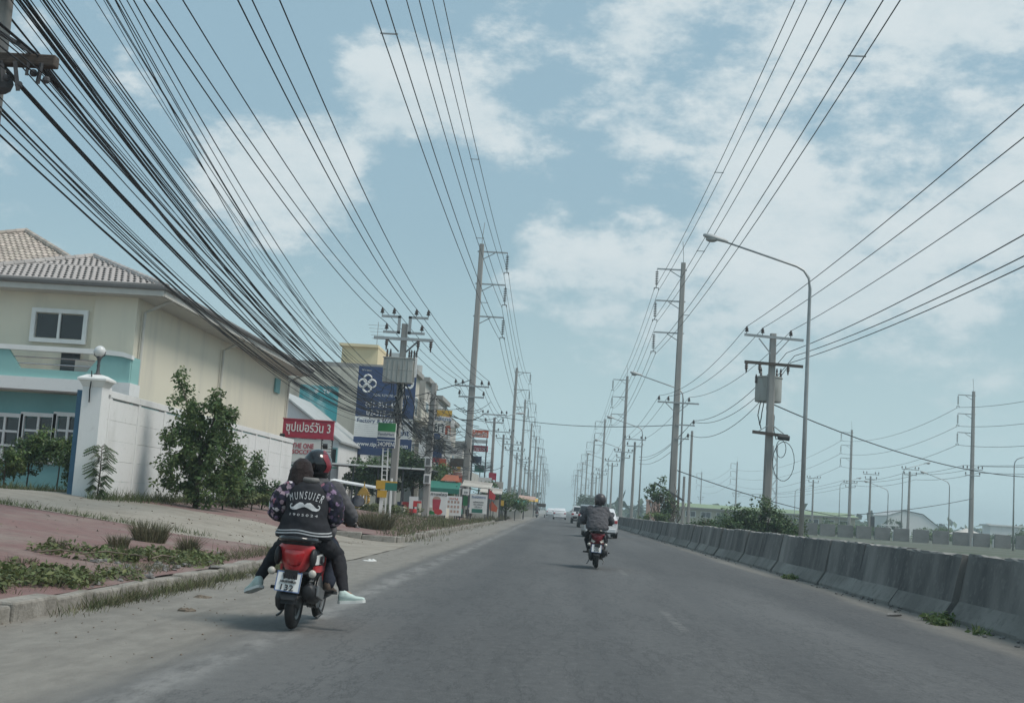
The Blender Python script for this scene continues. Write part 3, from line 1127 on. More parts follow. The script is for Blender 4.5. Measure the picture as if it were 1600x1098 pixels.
# ---- right distribution: transformer pole in the median
RP = Vector((11.75, 73.0, 0))
t = thing('transformer_pole', 'concrete median pole with grey tank transformer behind it and dark timber arm', 'utility pole', RP)
square_pole(12.0, .24, .17).build('pole', M['pole'], t)
b = MB()
b.box((0, -.28, 11.75), (3.35, .1, .14), Matrix.Rotation(R(2.5), 3, 'Y'))
a = b.build('crossarm', M['galv'], t)
b = MB()
for s in (-1, 1):
    b.bar((s * .85, -.3, 11.65), (s * .15, -.3, 10.8), .06)
b.build('brace', M['galv'], a)
for x in (-1.55, -.65, .95):
    put(PIN, t, (x, -.28, 11.82 - x * .04))
b = MB()
b.box((.05, -.28, 10.22), (3.3, .14, .16), Matrix.Rotation(R(1.5), 3, 'Y'))
b.build('crossarm', M['wood'], t)
for x in (-1.5, -.75, .85):
    b = MB()
    b.lathe([(.04, 0), (.10, -.05), (.06, -.1), (.11, -.16), (.06, -.22), (.11, -.28), (.06, -.34), (.03, -.55)], (x, -.38, 10.18), 8)
    b.build('fuse_cutout', M['porcelain'], t)
b = MB()
b.lathe([(.02, 8.15), (.74, 8.16), (.76, 8.2), (.76, 9.5), (.80, 9.52), (.80, 9.58), (.70, 9.62), (.02, 9.64)], (0.0, .95, 0), 20)
tk = b.build('transformer', M['transformer'], t, smooth=True)
for x in (-.55, .45, .7, -.85):
    b = MB()
    b.lathe([(.06, 0), (.08, .1), (.04, .14), (.08, .2), (.04, .26), (.07, .32), (.03, .5)], (x * .9, .7, 9.6 if abs(x) < .8 else 9.2), 7)
    b.build('bushing', M['porcelain'], tk)
b = MB()
for k in range(4):
    p = [Vector((-.5 + .18 * k, .3, 8.15))]
    for q in range(5):
        p.append(p[-1] + Vector((rnd.uniform(-.1, .15), 0, -.28 - .05 * k)))
    b.tube(p, .03, 5, )
b.build('service_cable', M['cable'], t, smooth='all')
b = MB()
b.box((0, -.3, 6.25), (2.0, .16, .17), Matrix.Rotation(R(4), 3, 'Y'))
a = b.build('crossarm', M['wood'], t)
b = MB()
for s in (-1, 1):
    b.bar((s * .75, -.33, 6.3), (s * .1, -.33, 6.75), .05)
b.build('brace', M['galv'], a)
b = MB()
b.cyl((.4, -.5, 6.1), (1.05, -.5, 6.05), .15, n=10)
b.build('splice_closure', M['black'], t, smooth=True)
b = MB()
for k, (cx, cz, r) in enumerate(((.62, 5.45, .5), (.78, 4.75, 1.1))):
    b.tube([(cx + math.cos(a_ * math.pi / 9) * r * .55, -.42 - .02 * k, cz + math.sin(a_ * math.pi / 9) * r) for a_ in range(-9, 10)], .02, 5)
b.build('cable_coil', M['cable'], t, smooth='all')

# wires on the right: previous pole out of frame, transformer pole, tall pole, next poles
RD = [(9.1, 103), (9.5, 165), (9.4, 192), (9.8, 238), (9.5, 284), (9.7, 330), (9.6, 372)]
for x, y in RD:
    if y not in {q for _, q in RT}:
        dist_pole('slim distribution pole in the right median between the tall poles' if y < 200 else 'small far distribution pole in the right median row', x, y, 'distribution poles on the right', h=11.0)
prev = [(10.6, 24, 11.6), (11.5, 24, 11.6), (12.9, 24, 11.6)]
tp3 = [(10.2, 72.7, 12.3), (11.1, 72.7, 12.25), (12.7, 72.7, 12.18)]
w3 = ['leftmost of the three upper wires meeting the right transformer pole', 'middle of the three upper wires meeting the right transformer pole', 'rightmost of the three upper wires meeting the right transformer pole']
for i in range(3):
    pl = [prev[i], tp3[i]] + [(x + (-1.45, -.7, .95)[i], y - .3, 10.85) for x, y in RD]
    wire('distribution_wire', w3[i], 'distribution wires on the right', pl, [.35] + [.9] + [.5] * 6, .016, M['cable'])
lv = [((13.6, 24, 10.4), (12.55, 73, 10.95), (10.5, 102.7, 9.0)), ((14.1, 24, 9.95), (13.0, 73, 10.8), (10.4, 102.7, 8.9)), ((14.6, 24, 9.9), (12.8, 73, 10.4), (10.1, 102.7, 7.85))]
for i, p in enumerate(lv):
    wire('service_wire', ('upper', 'middle', 'lower')[i] + ' of the three heavy wires entering from the right below the crossarm', 'low-voltage wires on the right', [*p, (9.5 + .6, 164.7, 8.6 - .4 * i)], [.45, 1.0 + .3 * i, .9], .02, M['cable'])
wire('service_wire', 'thick cable falling from the median transformer pole towards the far right', None, [(11.9, 73.3, 8.0), (45, 120, 7.1)], 1.1, .035, M['cable'])
wire('service_wire', 'single cable crossing high above the road between the two pole rows', None, [(-7.2, 140, 11.0), (9.2, 103, 8.6)], .55, .03, M['cable'])
wire('service_wire', 'cable drooping low from the nearest right tall pole towards the far trees', None, [(9.3, 103, 5.0), (32, 150, 2.6), (56.7, 178.6, 6.4)], .35, .04, M['cable'])
wire('service_wire', 'cable rising from the blue billboard to the nearest left tall pole', None, [(-13.5, 88, 7.5), (-7.3, 99.7, 10.9)], .15, .035, M['cable'])

# ---- street lamps


def street_lamp(label, X, Y, side, group, h=12.3, reach=4.6, base=0.0, simple=False):
    t = thing('street_lamp', label, 'street lamp', (X, Y, base), group=group)
    b = MB()
    pts = [(0, 0, -.1), (0, 0, h * .5), (0, 0, h - .9), (side * .06, 0, h - .45), (side * .28, 0, h - .12), (side * .6, 0, h + .05), (side * (reach - .9), 0, h + .95)]
    b.tube(pts, [.11, .09, .07, .06, .055, .05, .04], 8)
    b.build('pole', M['galv'], t, smooth='all')
    b = MB()
    x0 = side * (reach - 1.0)
    rings = []
    for k, (u, ry, rzt, rzb) in enumerate(((0, .05, .05, .05), (.12, .09, .10, .07), (.4, .13, .12, .08), (.75, .19, .15, .10), (1.0, .15, .11, .08), (1.1, .05, .05, .04))):
        ring = []
        for j in range(10):
            a_ = 2 * math.pi * j / 10
            zc = math.sin(a_)
            ring.append((x0 + side * u, math.cos(a_) * ry, h + .96 + .22 * u + zc * (rzt if zc > 0 else rzb)))
        rings.append(ring)
    b.loft(rings)
    hd = b.build('lamp_head', M['lamp'], t, smooth='all', fixn=True)
    b = MB()
    b.ball((x0 + side * .72, 0, h + 1.03), .2, 10, 6, (1.35, .85, .62))
    b.build('lens', M['lens'], hd, smooth='all')
    if not simple:
        b = MB()
        b.box((0, 0, .1), (.4, .4, .04))
        b.build('base_plate', M['galv'], t)
    return t


ys = (55, 111, 164, 218, 272, 328, 384, 440)
ll = ['grey street lamp nearest in the right median, arching left over the road', 'second street lamp of the right median beside the nearest tall pole', 'third street lamp of the right median row', 'fourth street lamp of the right median row']
for i, y in enumerate(ys):
    street_lamp(ll[i] if i < 4 else 'small far street lamp in the right median row', 10.35, y, -1, 'street lamps in the right median')
# a lamp on the left reaching over the road from a distribution pole
t = thing('bracket_lamp', 'street lamp head on a long arm from the left distribution pole', 'street lamp', (-7.3, 140, 10.2))
b = MB()
b.tube([(.15, -.2, 0), (.6, -.2, .5), (1.7, -.2, 1.0), (2.3, -.2, 1.15)], .035, 6)
b.build('arm', M['galv'], t, smooth='all')
b = MB()
b.ball((2.7, -.2, 1.22), .16, 10, 6, (3.0, 1.0, .7))
b.build('lamp_head', M['lamp'], t, smooth='all')

# short stub posts in the right median
for i, (px, Y, h) in enumerate(((1075, 118, 9.2), (1066, 118, 5.0))):
    p = at(px, 812, Y)
    b = square_pole(h, .13, .10)
    o = b.build('stub_post', M['pole'])
    o.location = (p.x, Y, 0)
    tag(o, ('taller' if i == 0 else 'shorter') + ' bare concrete stub post right of the nearest right tall pole', 'post')

# ---- the other line far to the right
FG = 'tall poles far off on the right beyond the second road'
fl = ['tall pole far right standing above the small hut roof', 'tall pole far right above the green roofed building end', 'thin far tall pole left of the lattice mast', 'thinnest hazy tall pole seen beyond the median bush']
for i, (x, y) in enumerate(((56.7, 179), (59, 263), (60, 437), (61, 553))):
    tall_pole(fl[i], x, y, -1, FG, h=21.2, dist=True)
for k in range(3):
    z = 21.2 - .6 - 2.6 * k - 1.75
    wire('transmission_wire', names[k] + ' wire of the far right pole line', 'wires of the far right line', [(54.6 - 3, 95, z), (54.6, 179, z), (56.9, 263, z), (57.9, 437, z), (58.9, 553, z)], [1.8, 1.6, 3, 2.5], .03, M['wire'])
for k, (dz, dx) in enumerate(((10.9, -1.2), (10.9, 1.2), (10.0, .9))):
    pts = [(57 + dx + 2, 100, dz), (56.7 + dx, 179, dz), (58 + dx, 215, dz), (59 + dx, 263, dz), (60 + dx, 437, dz)]
    wire('distribution_wire', ('left', 'right', 'lower')[k] + ' thin wire strung low along the far right poles', 'thin wires of the far right line', pts, [.9, .4, .6, 1.5], .03, M['wire'])
for i, (px, Y, hh) in enumerate(((1418, 205, 11.3), (1357, 225, 11.0), (1268, 260, 11.0))):
    p = at(px, 836, Y)
    dist_pole(('slim double armed pole far right, beside a lamp', 'slim far pole with crowded insulators right of the dark hoarding', 'slim far pole in front of the green roofed building')[i], p.x, Y, 'slim poles beyond the second road', h=hh)
for i, (px, Y, sd, hh, lb) in enumerate(((1583, 150, 1, 10.5, 'far lamp post near the right edge of the view'), (1482, 190, -1, 9.0, 'far lamp post left of the hut with its arm to the left'), (1408, 205, 1, 11.2, 'far lamp post with its arm reaching right beside the slim pole'), (1386, 230, -1, 8.6, 'far lamp post left of the white gabled hall'), (1310, 265, 1, 10.5, 'far lamp post beside the second far tall pole'), (1240, 300, 1, 9.5, 'far lamp post behind the median lamp'))):
    p = at(px, 836, Y)
    street_lamp(lb, p.x, Y, sd, 'lamps along the second road', h=hh, reach=4.2, simple=True)
# lattice mast
p = at(1207, 815, 330)
t = thing('lattice_mast', 'thin grey lattice mast far behind the median transformer pole', 'mast', (p.x, 330, 0))
b = MB()
for sx, sy in ((-1, -1), (1, -1), (1, 1), (-1, 1)):
    b.bar((sx * .9, sy * .9, 0), (sx * .5, sy * .5, 21), .14)
b.build('leg', M['galv'], t)
b = MB()
for k in range(10):
    z0, z1 = k * 2.1, k * 2.1 + 2.1
    w0, w1 = .9 - .4 * z0 / 21, .9 - .4 * z1 / 21
    s = 1 if k % 2 else -1
    for sy in (-1, 1):
        b.bar((-s * w0, sy * w0, z0), (s * w1, sy * w1, z1), .1)
        b.bar((sy * w0, -s * w0, z0), (sy * w1, s * w1, z1), .1)
b.build('bracing', M['galv'], t)
# ------------------------------------------------------------------ lettering


def text_geo(body, size=1.0, extrude=0.006, bold=0.0):
    cu = bpy.data.curves.new('lettering', 'FONT')
    cu.body = body
    cu.size = size
    cu.extrude = extrude
    cu.offset = bold
    cu.resolution_u = 3
    cu.align_x = 'CENTER'
    o = bpy.data.objects.new('lettering', cu)
    C.objects.link(o)
    dg = bpy.context.evaluated_depsgraph_get()
    me = bpy.data.meshes.new_from_object(o.evaluated_get(dg))
    bpy.data.objects.remove(o)
    bpy.data.curves.remove(cu)
    return me


def text(parent, body, loc, height, m, width=None, bold=0.0, name='lettering', rot=None):
    """lettering standing in the xz plane, read from -y; height is that of the whole line"""
    me = text_geo(body, 1.0, 0.01, bold)
    xs = [v.co.x for v in me.vertices] or [0]
    zs = [v.co.y for v in me.vertices] or [0]
    hgt = max(zs) - min(zs) or 1
    s = height / hgt
    sx = s if width is None else width / ((max(xs) - min(xs)) or 1)
    cx, cz = (max(xs) + min(xs)) / 2, (max(zs) + min(zs)) / 2
    for v in me.vertices:
        x, y_, z = v.co
        v.co = ((x - cx) * sx, -z * 0.6 - 0.008, (y_ - cz) * s)
    me.materials.clear()
    me.materials.append(m)
    me.name = name
    o = bpy.data.objects.new(name, me)
    C.objects.link(o)
    if parent:
        o.parent = parent
    o.location = loc
    if rot:
        o.rotation_euler = rot
    return o


def window(parent, x0, x1, z0, z1, y, nx=2, nz=1, fw=.09, frame=None, depth=.12, name='window', sign=-1):
    """a framed window with separate panes set back in the frame; faces -y"""
    frame = frame or M['white']
    b = MB()
    b.box(((x0 + x1) / 2, y, z1 - fw / 2), (x1 - x0, depth, fw))
    b.box(((x0 + x1) / 2, y, z0 + fw / 2), (x1 - x0, depth, fw))
    b.box((x0 + fw / 2, y, (z0 + z1) / 2), (fw, depth, z1 - z0 - 2 * fw))
    b.box((x1 - fw / 2, y, (z0 + z1) / 2), (fw, depth, z1 - z0 - 2 * fw))
    iw, ih = (x1 - x0 - 2 * fw) / nx, (z1 - z0 - 2 * fw) / nz
    t = fw * .55
    for i in range(1, nx):
        b.box((x0 + fw + i * iw, y, (z0 + z1) / 2), (t, depth * .8, z1 - z0 - 2 * fw))
    for k in range(1, nz):
        for i in range(nx):
            b.box((x0 + fw + (i + .5) * iw, y, z0 + fw + k * ih), (iw - t, depth * .7, t))
    w = b.build(name, frame, parent)
    for i in range(nx):
        for k in range(nz):
            p = MB()
            p.box((x0 + fw + (i + .5) * iw, y + depth * .18, z0 + fw + (k + .5) * ih), (iw - t * .9, .02, ih - t * .9))
            p.build('pane', M['glass'], w)
    return w


# ------------------------------------------------------------------ the house behind the white wall
HX, HY, HZ = -14.3, 41.7, 0.86
house = thing('house', 'cream two-storey house with grey hip roof and teal balcony behind the white wall', 'house', (HX, HY, HZ))


def L(px, py, Y):
    """a photograph pixel at depth Y in the house's own frame"""
    p = at(px, py, Y)
    return p - Vector((HX, HY, HZ))


b = MB()
b.box((-3.3, 12.0, 3.25), (6.6, 24, 6.5))
b.box((-.72, -.06, 4.6), (1.44, .12, 3.8))
wl_ = b.build('wall', M['cream'], house)
b = MB()
b.box((-3.3, -.1, 1.55), (6.5, .24, 3.1))
b.build('lower_wall', M['tealdark'], house)
b = MB()   # base course along the side
b.box((.03, 12.0, 1.5), (.06, 24.0, 3.0))
b.build('base_course', M['tealdark'], house)
# soffit, fascia, gutter
b = MB()
b.box((-3.0, 12.05, 6.52), (7.9, 25.3, .10))
b.build('soffit', M['gutter'], house)
b = MB()
b.box((-3.0, -.66, 6.62), (8.06, .1, .26))
b.box((1.0, 12.05, 6.62), (.1, 25.3, .26))
b.build('fascia', M['gutter'], house)
b = MB()
b.tube([(-7.0, -.76, 6.78), (1.08, -.76, 6.78), (1.1, 24.75, 6.78)], .10, 8)
b.build('gutter', M['fascia'], house)
for yy in (.35, 10.6, 23.7):
    b = MB()
    b.tube([(1.05, yy, 6.72), (1.0, yy, 6.5), (.45, yy, 6.22), (.12, yy, 6.05), (.10, yy, 2.9)], .055, 7)
    b.build('downpipe', M['gutter'], house)
b = MB()
b.box((.06, 21.3, 5.6), (.08, 1.0, .7))
b.build('vent_panel', M['tealdark'], house)

# roof: a front hip of separate tiles, side slopes of joined tiles
RX0, RX1, RY0, RY1, RZ0, RZ1 = -7.0, 1.1, -.72, 24.8, 6.76, 8.36
RXM = (RX0 + RX1) / 2
RUN = (RX1 - RX0) / 2
tw, te = .215, .33


def tile_bm(b, o, ax, ay, an, w=tw, l=te):
    """one wavy tile: o lower left corner, ax along the eave, ay up the slope, an the slope's normal"""
    prof = ((0, .0), (.18, .026), (.36, .036), (.54, .026), (.72, .0), (1.0, -.006))
    vs = []
    for e, lift in ((-.03, .030), (1.0, .004)):
        for u, h_ in prof:
            vs.append(o + ax * (u * w) + ay * (e * l) + an * (h_ + lift))
    for u, h_ in prof:
        vs.append(o + ax * (u * w) + ay * (-.03 * l) + an * (h_ + .012))
    n_ = len(prof)
    b.add(vs, [(i, i + 1, n_ + i + 1, n_ + i) for i in range(n_ - 1)] + [(2 * n_ + i, 2 * n_ + i + 1, i + 1, i) for i in range(n_ - 1)])


roof = MB()
P = [Vector(p) for p in ((RX0, RY0, RZ0), (RX1, RY0, RZ0), (RX1, RY1, RZ0), (RX0, RY1, RZ0), (RXM, RY0 + RUN, RZ1), (RXM, RY1 - RUN, RZ1))]
roof.add(P, [(0, 1, 4), (1, 2, 5, 4), (2, 3, 5), (3, 0, 4, 5), (3, 2, 1, 0)])
roof_o = roof.build('roof', M['rooftile'], house)
rise = RZ1 - RZ0
slope_len = math.hypot(RUN, rise)
# front: each tile an object
ax, ay = Vector((1, 0, 0)), Vector((0, RUN, rise)).normalized()
an = ax.cross(ay).normalized()
tb = MB()
tile_bm(tb, Vector((0, 0, 0)), ax, ay, an)
TILE = tb.mesh('roof_tile', M['rooftile'])
nrow = int(slope_len / te)
for k in range(nrow):
    q = k * te / slope_len
    half = RUN * (1 - q) - .08
    n_ = int(2 * half / tw)
    for i in range(n_):
        x = RXM - n_ * tw / 2 + i * tw
        put(TILE, roof_o, Vector((x, RY0 + RUN * q, RZ0 + rise * q)) + Vector((0, 0, rnd.uniform(0, .006))))
# right slope, joined
b = MB()
ax, ay = Vector((0, 1, 0)), Vector((-RUN, 0, rise)).normalized()
an = ax.cross(ay).normalized()
for k in range(nrow):
    q = k * te / slope_len
    y0, y1 = RY0 + RUN * q + .1, RY1 - RUN * q - .1
    n_ = int((y1 - y0) / tw)
    for i in range(n_):
        tile_bm(b, Vector((RX1 - RUN * q, y0 + i * tw, RZ0 + rise * q)), ax, ay, an)
tag(b.build('side_roof_tiles', M['rooftile'], roof_o), kind='stuff')
b = MB()
for a_, c_ in ((P[0], P[4]), (P[1], P[4]), (P[2], P[5]), (P[4], P[5])):
    n_ = int((c_ - a_).length / .36)
    for i in range(n_):
        p, q = a_.lerp(c_, i / n_), a_.lerp(c_, (i + 1.08) / n_)
        b.cyl(p + Vector((0, 0, .035)), q + Vector((0, 0, .05)), .125, .10, 8)
b.build('ridge_cap', M['rooftile'], roof_o, smooth=True)

# upper window, balcony, lower windows
a, c = L(53, 481, HY), L(135, 539, HY)
window(house, a.x, c.x, c.z, a.z, -.06, 2, 1, .14, M['white'], .16)
zt, zb = 4.42, 3.55
b = MB()
yb0, yb1 = -.98, -.86
b.prism([(.25, zb), (.25, zt), (-.72, zt), (-1.15, zb + .28), (-1.15, zb)], yb0, yb1)
b.prism([(-1.15, zb), (-1.15, zb + .28), (-3.35, zb + .28), (-3.35, zb)], yb0, yb1)
b.prism([(-3.35, zb), (-3.35, zb + .28), (-3.78, zt), (-7.4, zt), (-7.4, zb)], yb0, yb1)
b.box((.19, -.42, (zt + zb) / 2), (.12, .80, zt - zb))
b.build('balcony_parapet', M['teal'], house, fixn=True)
b = MB()
b.prism([(-7.4, zt), (-1.2, zt), (-.6, zt), (0, zt - .03), (.3, zt - .1), (.3, zt + .03), (0, zt + .12), (-.6, zt + .16), (-7.4, zt + .16)], -1.05, -.79)
b.build('parapet_cap', M['white'], house, fixn=True)
b = MB()
for z in (zb + .45, zb + .66):
    b.cyl((-3.7, -.92, z), (-.95, -.92, z), .02, n=6)
b.build('balcony_rail', M['chrome'], house)
b = MB()
b.box((-3.55, -.62, 3.35), (7.8, 1.0, .4))
b.build('balcony_slab', M['wallwhite'], house)
b = MB()
b.box((-2.05, -.16, 4.1), (.62, .06, 1.1))
b.build('balcony_door', M['glass'], house)
b = MB()
b.box((-1.35, -.45, 3.95), (.7, .35, .6))
b.cyl((-1.4, -.64, 3.95), (-1.4, -.62, 3.95), .22, n=14)
b.build('air_conditioner', M['gutter'], house)
for x0, x1 in ((33, 82), (84, 124), (-20, 30)):
    a, c = L(x0, 643, HY - .3), L(x1, 725, HY - .3)
    window(house, a.x + .02, c.x - .02, c.z, a.z, -.27, 2, 3, .13, M['white'], .16)

# the taller house behind
h2 = thing('house', 'taller house with sandy tiled roof rising at the left edge behind the cream house', 'house', (-22.6, 47.5, HZ + .55))
b = MB()
b.box((-1.5, 6.5, 3.9), (9.6, 12.0, 7.8))
b.build('wall', M['cream'], h2)
b = MB()
Q = [Vector(p) for p in ((-7, 0, 7.75), (4.2, 0, 7.75), (4.2, 13, 7.75), (-7, 13, 7.75), (-.2, 4.2, 9.9), (-1.4, 8.5, 9.9))]
b.add(Q, [(0, 1, 4), (1, 2, 5, 4), (2, 3, 5), (3, 0, 4, 5), (3, 2, 1, 0)])
r2 = b.build('roof', M['rooftile2'], h2)
b = MB()
for A, B_, T in ((Q[0], Q[1], Q[4]), (Q[1], Q[2], Q[5])):
    ax = (B_ - A).normalized()
    foot = A + ax * (T - A).dot(ax)
    ay = (T - foot)
    ln = ay.length
    ay.normalize()
    an = ax.cross(ay).normalized()
    for k in range(int(ln / .35)):
        q = k * .35 / ln
        l0, l1 = A.lerp(T, q), B_.lerp(T, q)
        n_ = int(((l1 - l0).length - .2) / .23)
        for i in range(n_):
            tile_bm(b, l0 + ax * (.1 + i * .23), ax, ay, an, .23, .35)
tag(b.build('roof_tiles', M['rooftile2'], r2), kind='stuff')
b = MB()
for a_, c_ in ((Q[0], Q[4]), (Q[1], Q[4]), (Q[4], Q[5])):
    n_ = int((c_ - a_).length / .38)
    for i in range(n_):
        b.cyl(a_.lerp(c_, i / n_) + Vector((0, 0, .04)), a_.lerp(c_, (i + 1.08) / n_) + Vector((0, 0, .05)), .13, .105, 8)
b.build('ridge_cap', M['rooftile2'], r2, smooth=True)

# ------------------------------------------------------------------ the white boundary wall
wallr = thing('boundary_wall', 'long white panelled boundary wall with a capped gate pillar at its near end', 'wall', (-12.0, 32.2, .8))
b = MB()
b.box((-.02, .25, 1.42), (.52, .5, 2.95))
b.build('gate_pillar', M['wallwhite'], wallr, bevel=.01)
b = MB()
b.loft([[(-.02 + sx * w, .25 + sy * w, z) for sx, sy in ((-1, -1), (1, -1), (1, 1), (-1, 1))] for w, z in ((.26, 2.8), (.34, 2.95), (.38, 2.96), (.38, 3.02), (.2, 3.12))])
b.build('pillar_cap', M['white'], wallr, bevel=.01)
b = MB()
b.box((-.40, .45, 1.35), (.24, .3, 2.75))
b.build('painted_post', M['bluepaint'], wallr)
b = MB()
b.box((.25, .2, .95), (.04, .08, .14))
b.build('switch_box', M['ink'], wallr)
y = .5
bay = 0
while y < 24.3:
    wid = .55 if bay == 0 else 2.36
    if bay:
        b = MB()
        b.box((0, y + .09, 1.33), (.19, .18, 2.68))
        b.build('post', M['wallwhite'], wallr, bevel=.008)
    zt_ = 2.74 if bay else 2.80
    for k in range(5):
        z0 = -.1 + k * .535
        b = MB()
        y0 = y + (.18 if bay else 0)
        b.box((.005 + rnd.uniform(-.003, .003), (y0 + y + wid) / 2, z0 + .268), (.14 if bay else .16, wid - (.18 if bay else 0) - .006, .531))
        b.build('panel', M['wallwhite'], wallr, bevel=.006)
    b = MB()
    b.box((0, y + wid / 2, zt_ - .05 + .02), (.22, wid - .004, .18))
    b.build('coping', M['wallwhite'], wallr, bevel=.008)
    y += wid
    bay += 1
lampt = thing('globe_lamp', 'white globe lamp on a black stem on top of the gate pillar', 'lamp', (-12.02, 32.45, 3.92))
b = MB()
b.lathe([(.10, 0), (.10, .03), (.05, .06), (.035, .2), (.045, .26), (.035, .3), (.05, .42), (.09, .48)], n=12)
b.build('stem', M['darksteel'], lampt, smooth='all')
b = MB()
b.tube([(-.15, 0, .62), (-.13, 0, .52), (0, 0, .44), (.13, 0, .52), (.15, 0, .62)], .018, 6)
b.build('cradle', M['darksteel'], lampt, smooth='all')
b = MB()
b.ball((0, 0, .62), .15, 16, 10)
b.build('globe', M['globe'], lampt, smooth='all')
b = MB()
b.tube([(-.05, -.30, .08), (-.02, -.33, -.1), (-.05, -.30, -.4), (-.04, -.29, -.72)], .016, 5)
b.build('loose_cable', M['cable'], lampt, smooth='all')

# ------------------------------------------------------------------ red and white roadside sign at the wall's end
p = at(482, 670, 59.5)
sg = thing('roadside_sign', 'red sign with white Thai lettering above a white football board by the wall end', 'sign', (p.x, 59.5, 0))
z = p.z
b = MB()
b.box((0, 0, z + .0), (2.4, .12, .78))
bd = b.build('red_board', M['signred'], sg, bevel=.01)
text(bd, 'ซุปเปอร์วัน 3', (0, -.065, z + .01), .62, M['white'], 2.1, .012)
b = MB()
b.box((0, -.01, z + .42), (2.46, .16, .05))
b.box((0, -.01, z - .42), (2.46, .16, .05))
b.build('board_edge', M['printred'], bd)
b = MB()
b.box((-.18, 0, z - 1.02), (1.66, .1, 1.1))
wb = b.build('white_board', M['white'], sg, bevel=.01)
text(wb, 'THE ONE', (-.18, -.055, z - .80), .24, M['printred'], 1.0, .02)
text(wb, 'SOCCER', (-.18, -.055, z - 1.08), .20, M['printred'], .98, .02)
b = MB()
for k in range(9):
    b.box((.92, 0, z - .55 - k * .13), (.44, .05, .10))
b.build('louvre_panel', M['white'], sg)
for x in (-1.02, .68, 1.14):
    b = MB()
    b.box((x, .06, z / 2 - .2), (.09, .09, z + .5))
    b.build('post', M['darksteel'], sg)
for x, dz in ((-1.08, -.42), (.95, -.78)):
    b = MB()
    b.bar((x, -.1, z + dz), (x, -.5, z + dz + .05), .03)
    b.box((x, -.55, z + dz), (.22, .14, .2), Matrix.Rotation(R(35), 3, 'X'))
    b.build('spotlight', M['black'], sg)
b = MB()
b.box((.2, .1, z - 1.72), (2.5, .06, .06))
b.build('rail', M['signteal'], sg)

# ------------------------------------------------------------------ low white hall with green tinted windows
p0, p1 = at(431, 700, 84), at(529, 700, 84)
hall = thing('hall', 'low white hall with sloping sheet roof behind the red sign', 'building', (p0.x, 84, .3))
W = p1.x - p0.x
za, zb_ = at(431, 615, 84).z - .3, at(529, 690, 84).z - .3
b = MB()
b.prism([(0, 0), (W, 0), (W, zb_), (0, za)], 0, 14)
b.build('wall', M['wallwhite'], hall, fixn=True)
b = MB()
n_ = 16
for i in range(n_):
    x0, x1 = -0.3 + (W + .5) * i / n_, -0.3 + (W + .5) * (i + 1) / n_
    f0, f1 = (x0) / W, (x1) / W
    b.add([(x0, -.3, za + (zb_ - za) * f0 + .06), (x0, 14, za + (zb_ - za) * f0 + .06), (x1, 14, za + (zb_ - za) * f1 + .06), (x1, -.3, za + (zb_ - za) * f1 + .06),
           (x0, -.3, za + (zb_ - za) * f0 + .20), (x0, 14, za + (zb_ - za) * f0 + .20), (x1, 14, za + (zb_ - za) * f1 + .20), (x1, -.3, za + (zb_ - za) * f1 + .20)],
          [(0, 1, 2, 3), (7, 6, 5, 4), (0, 3, 7, 4), (2, 1, 5, 6), (1, 0, 4, 5), (3, 2, 6, 7)])
b.build('roof', M['tin'], hall)
for k in range(3):
    x0 = .1 + k * W / 3
    ztop = min(za, za + (zb_ - za) * ((x0 + W / 3) / W)) - .35
    window(hall, x0, x0 + W / 3 - .15, 3.0, max(3.5, min(5.2, ztop)), -.05, 2, 1, .07, M['tealdark'], .12)
b = MB()
b.box((W * .55, -.4, 3.3), (1.3, .6, .8))
b.build('air_conditioner', M['greymetal'], hall)

# teal billboard
p = at(497, 632, 96)
tb_ = thing('billboard', 'teal billboard with white clouds and small white logo above the low hall', 'billboard', (p.x, 96, 0))
cloudm = mat('printed cloud picture', (0.045, 0.28, 0.31), 0.6, 0.2, 0.6, col2=(0.42, 0.55, 0.55), thr=(0.47, 0.66), detail=8)
b = MB()
b.box((0, 0, p.z), (2.95, .15, 2.9))
bd = b.build('board', cloudm, tb_)
text(bd, 'TIP', (.62, -.08, p.z + 1.02), .30, M['white'], .62, .01)
b = MB()
for k in range(4):
    a_ = k * math.pi / 2
    b.tube([(-.18 + math.cos(a_) * .08 + math.cos(t) * .08, -.1, p.z + 1.02 + math.sin(a_) * .08 + math.sin(t) * .08) for t in [q * math.pi / 4 for q in range(9)]], .016, 4)
b.build('logo', M['white'], bd)
for x in (-1.2, 0, 1.2):
    b = MB()
    b.box((x, .16, p.z / 2), (.14, .14, p.z + 2.6))
    b.build('post', M['darksteel'], tb_)

# cream tower block
p0, p1 = at(522, 700, 112), at(590, 700, 112)
tw_ = thing('tower_block', 'tall cream block with white framed windows left of the blue billboard', 'building', (p0.x, 112, .2))
W = p1.x - p0.x
H = at(545, 541, 112).z - .2
b = MB()
b.box((W * .42, 5, H / 2), (W * .84, 10, H))
b.build('wall', M['creamyellow'], tw_)
b = MB()
b.box((W * .40, 4.8, H + .12), (W * .9, 10.4, .24))
b.build('parapet', M['creamyellow'], tw_)
b = MB()
b.cyl((W * .95, 3.5, 0), (W * .95, 3.5, H - 1.2), 1.05, n=18)
b.build('stair_tower', M['pinkwall'], tw_, smooth=True)
for (xa, ya, xc, yc, m_) in ((537, 629, 557, 648, 0), (534, 674, 553, 693, 1), (541, 588, 560, 606, 0)):
    a, c = at(xa, ya, 112), at(xc, yc, 112)
    window(tw_, a.x - p0.x, c.x - p0.x, c.z - .2, a.z - .2, -.08, 2 if m_ else 1, 1 if m_ else 2, .10, M['white'], .2)
    b = MB()
    b.box(((a.x + c.x) / 2 - p0.x, -.3, a.z - .2 + .22), (c.x - a.x + .3, .6, .12))
    b.build('sunshade', M['cream'], tw_)
b = MB()
b.cyl((W * .72, 2, H), (W * .72, 2, H + 2.6), .03, n=5)
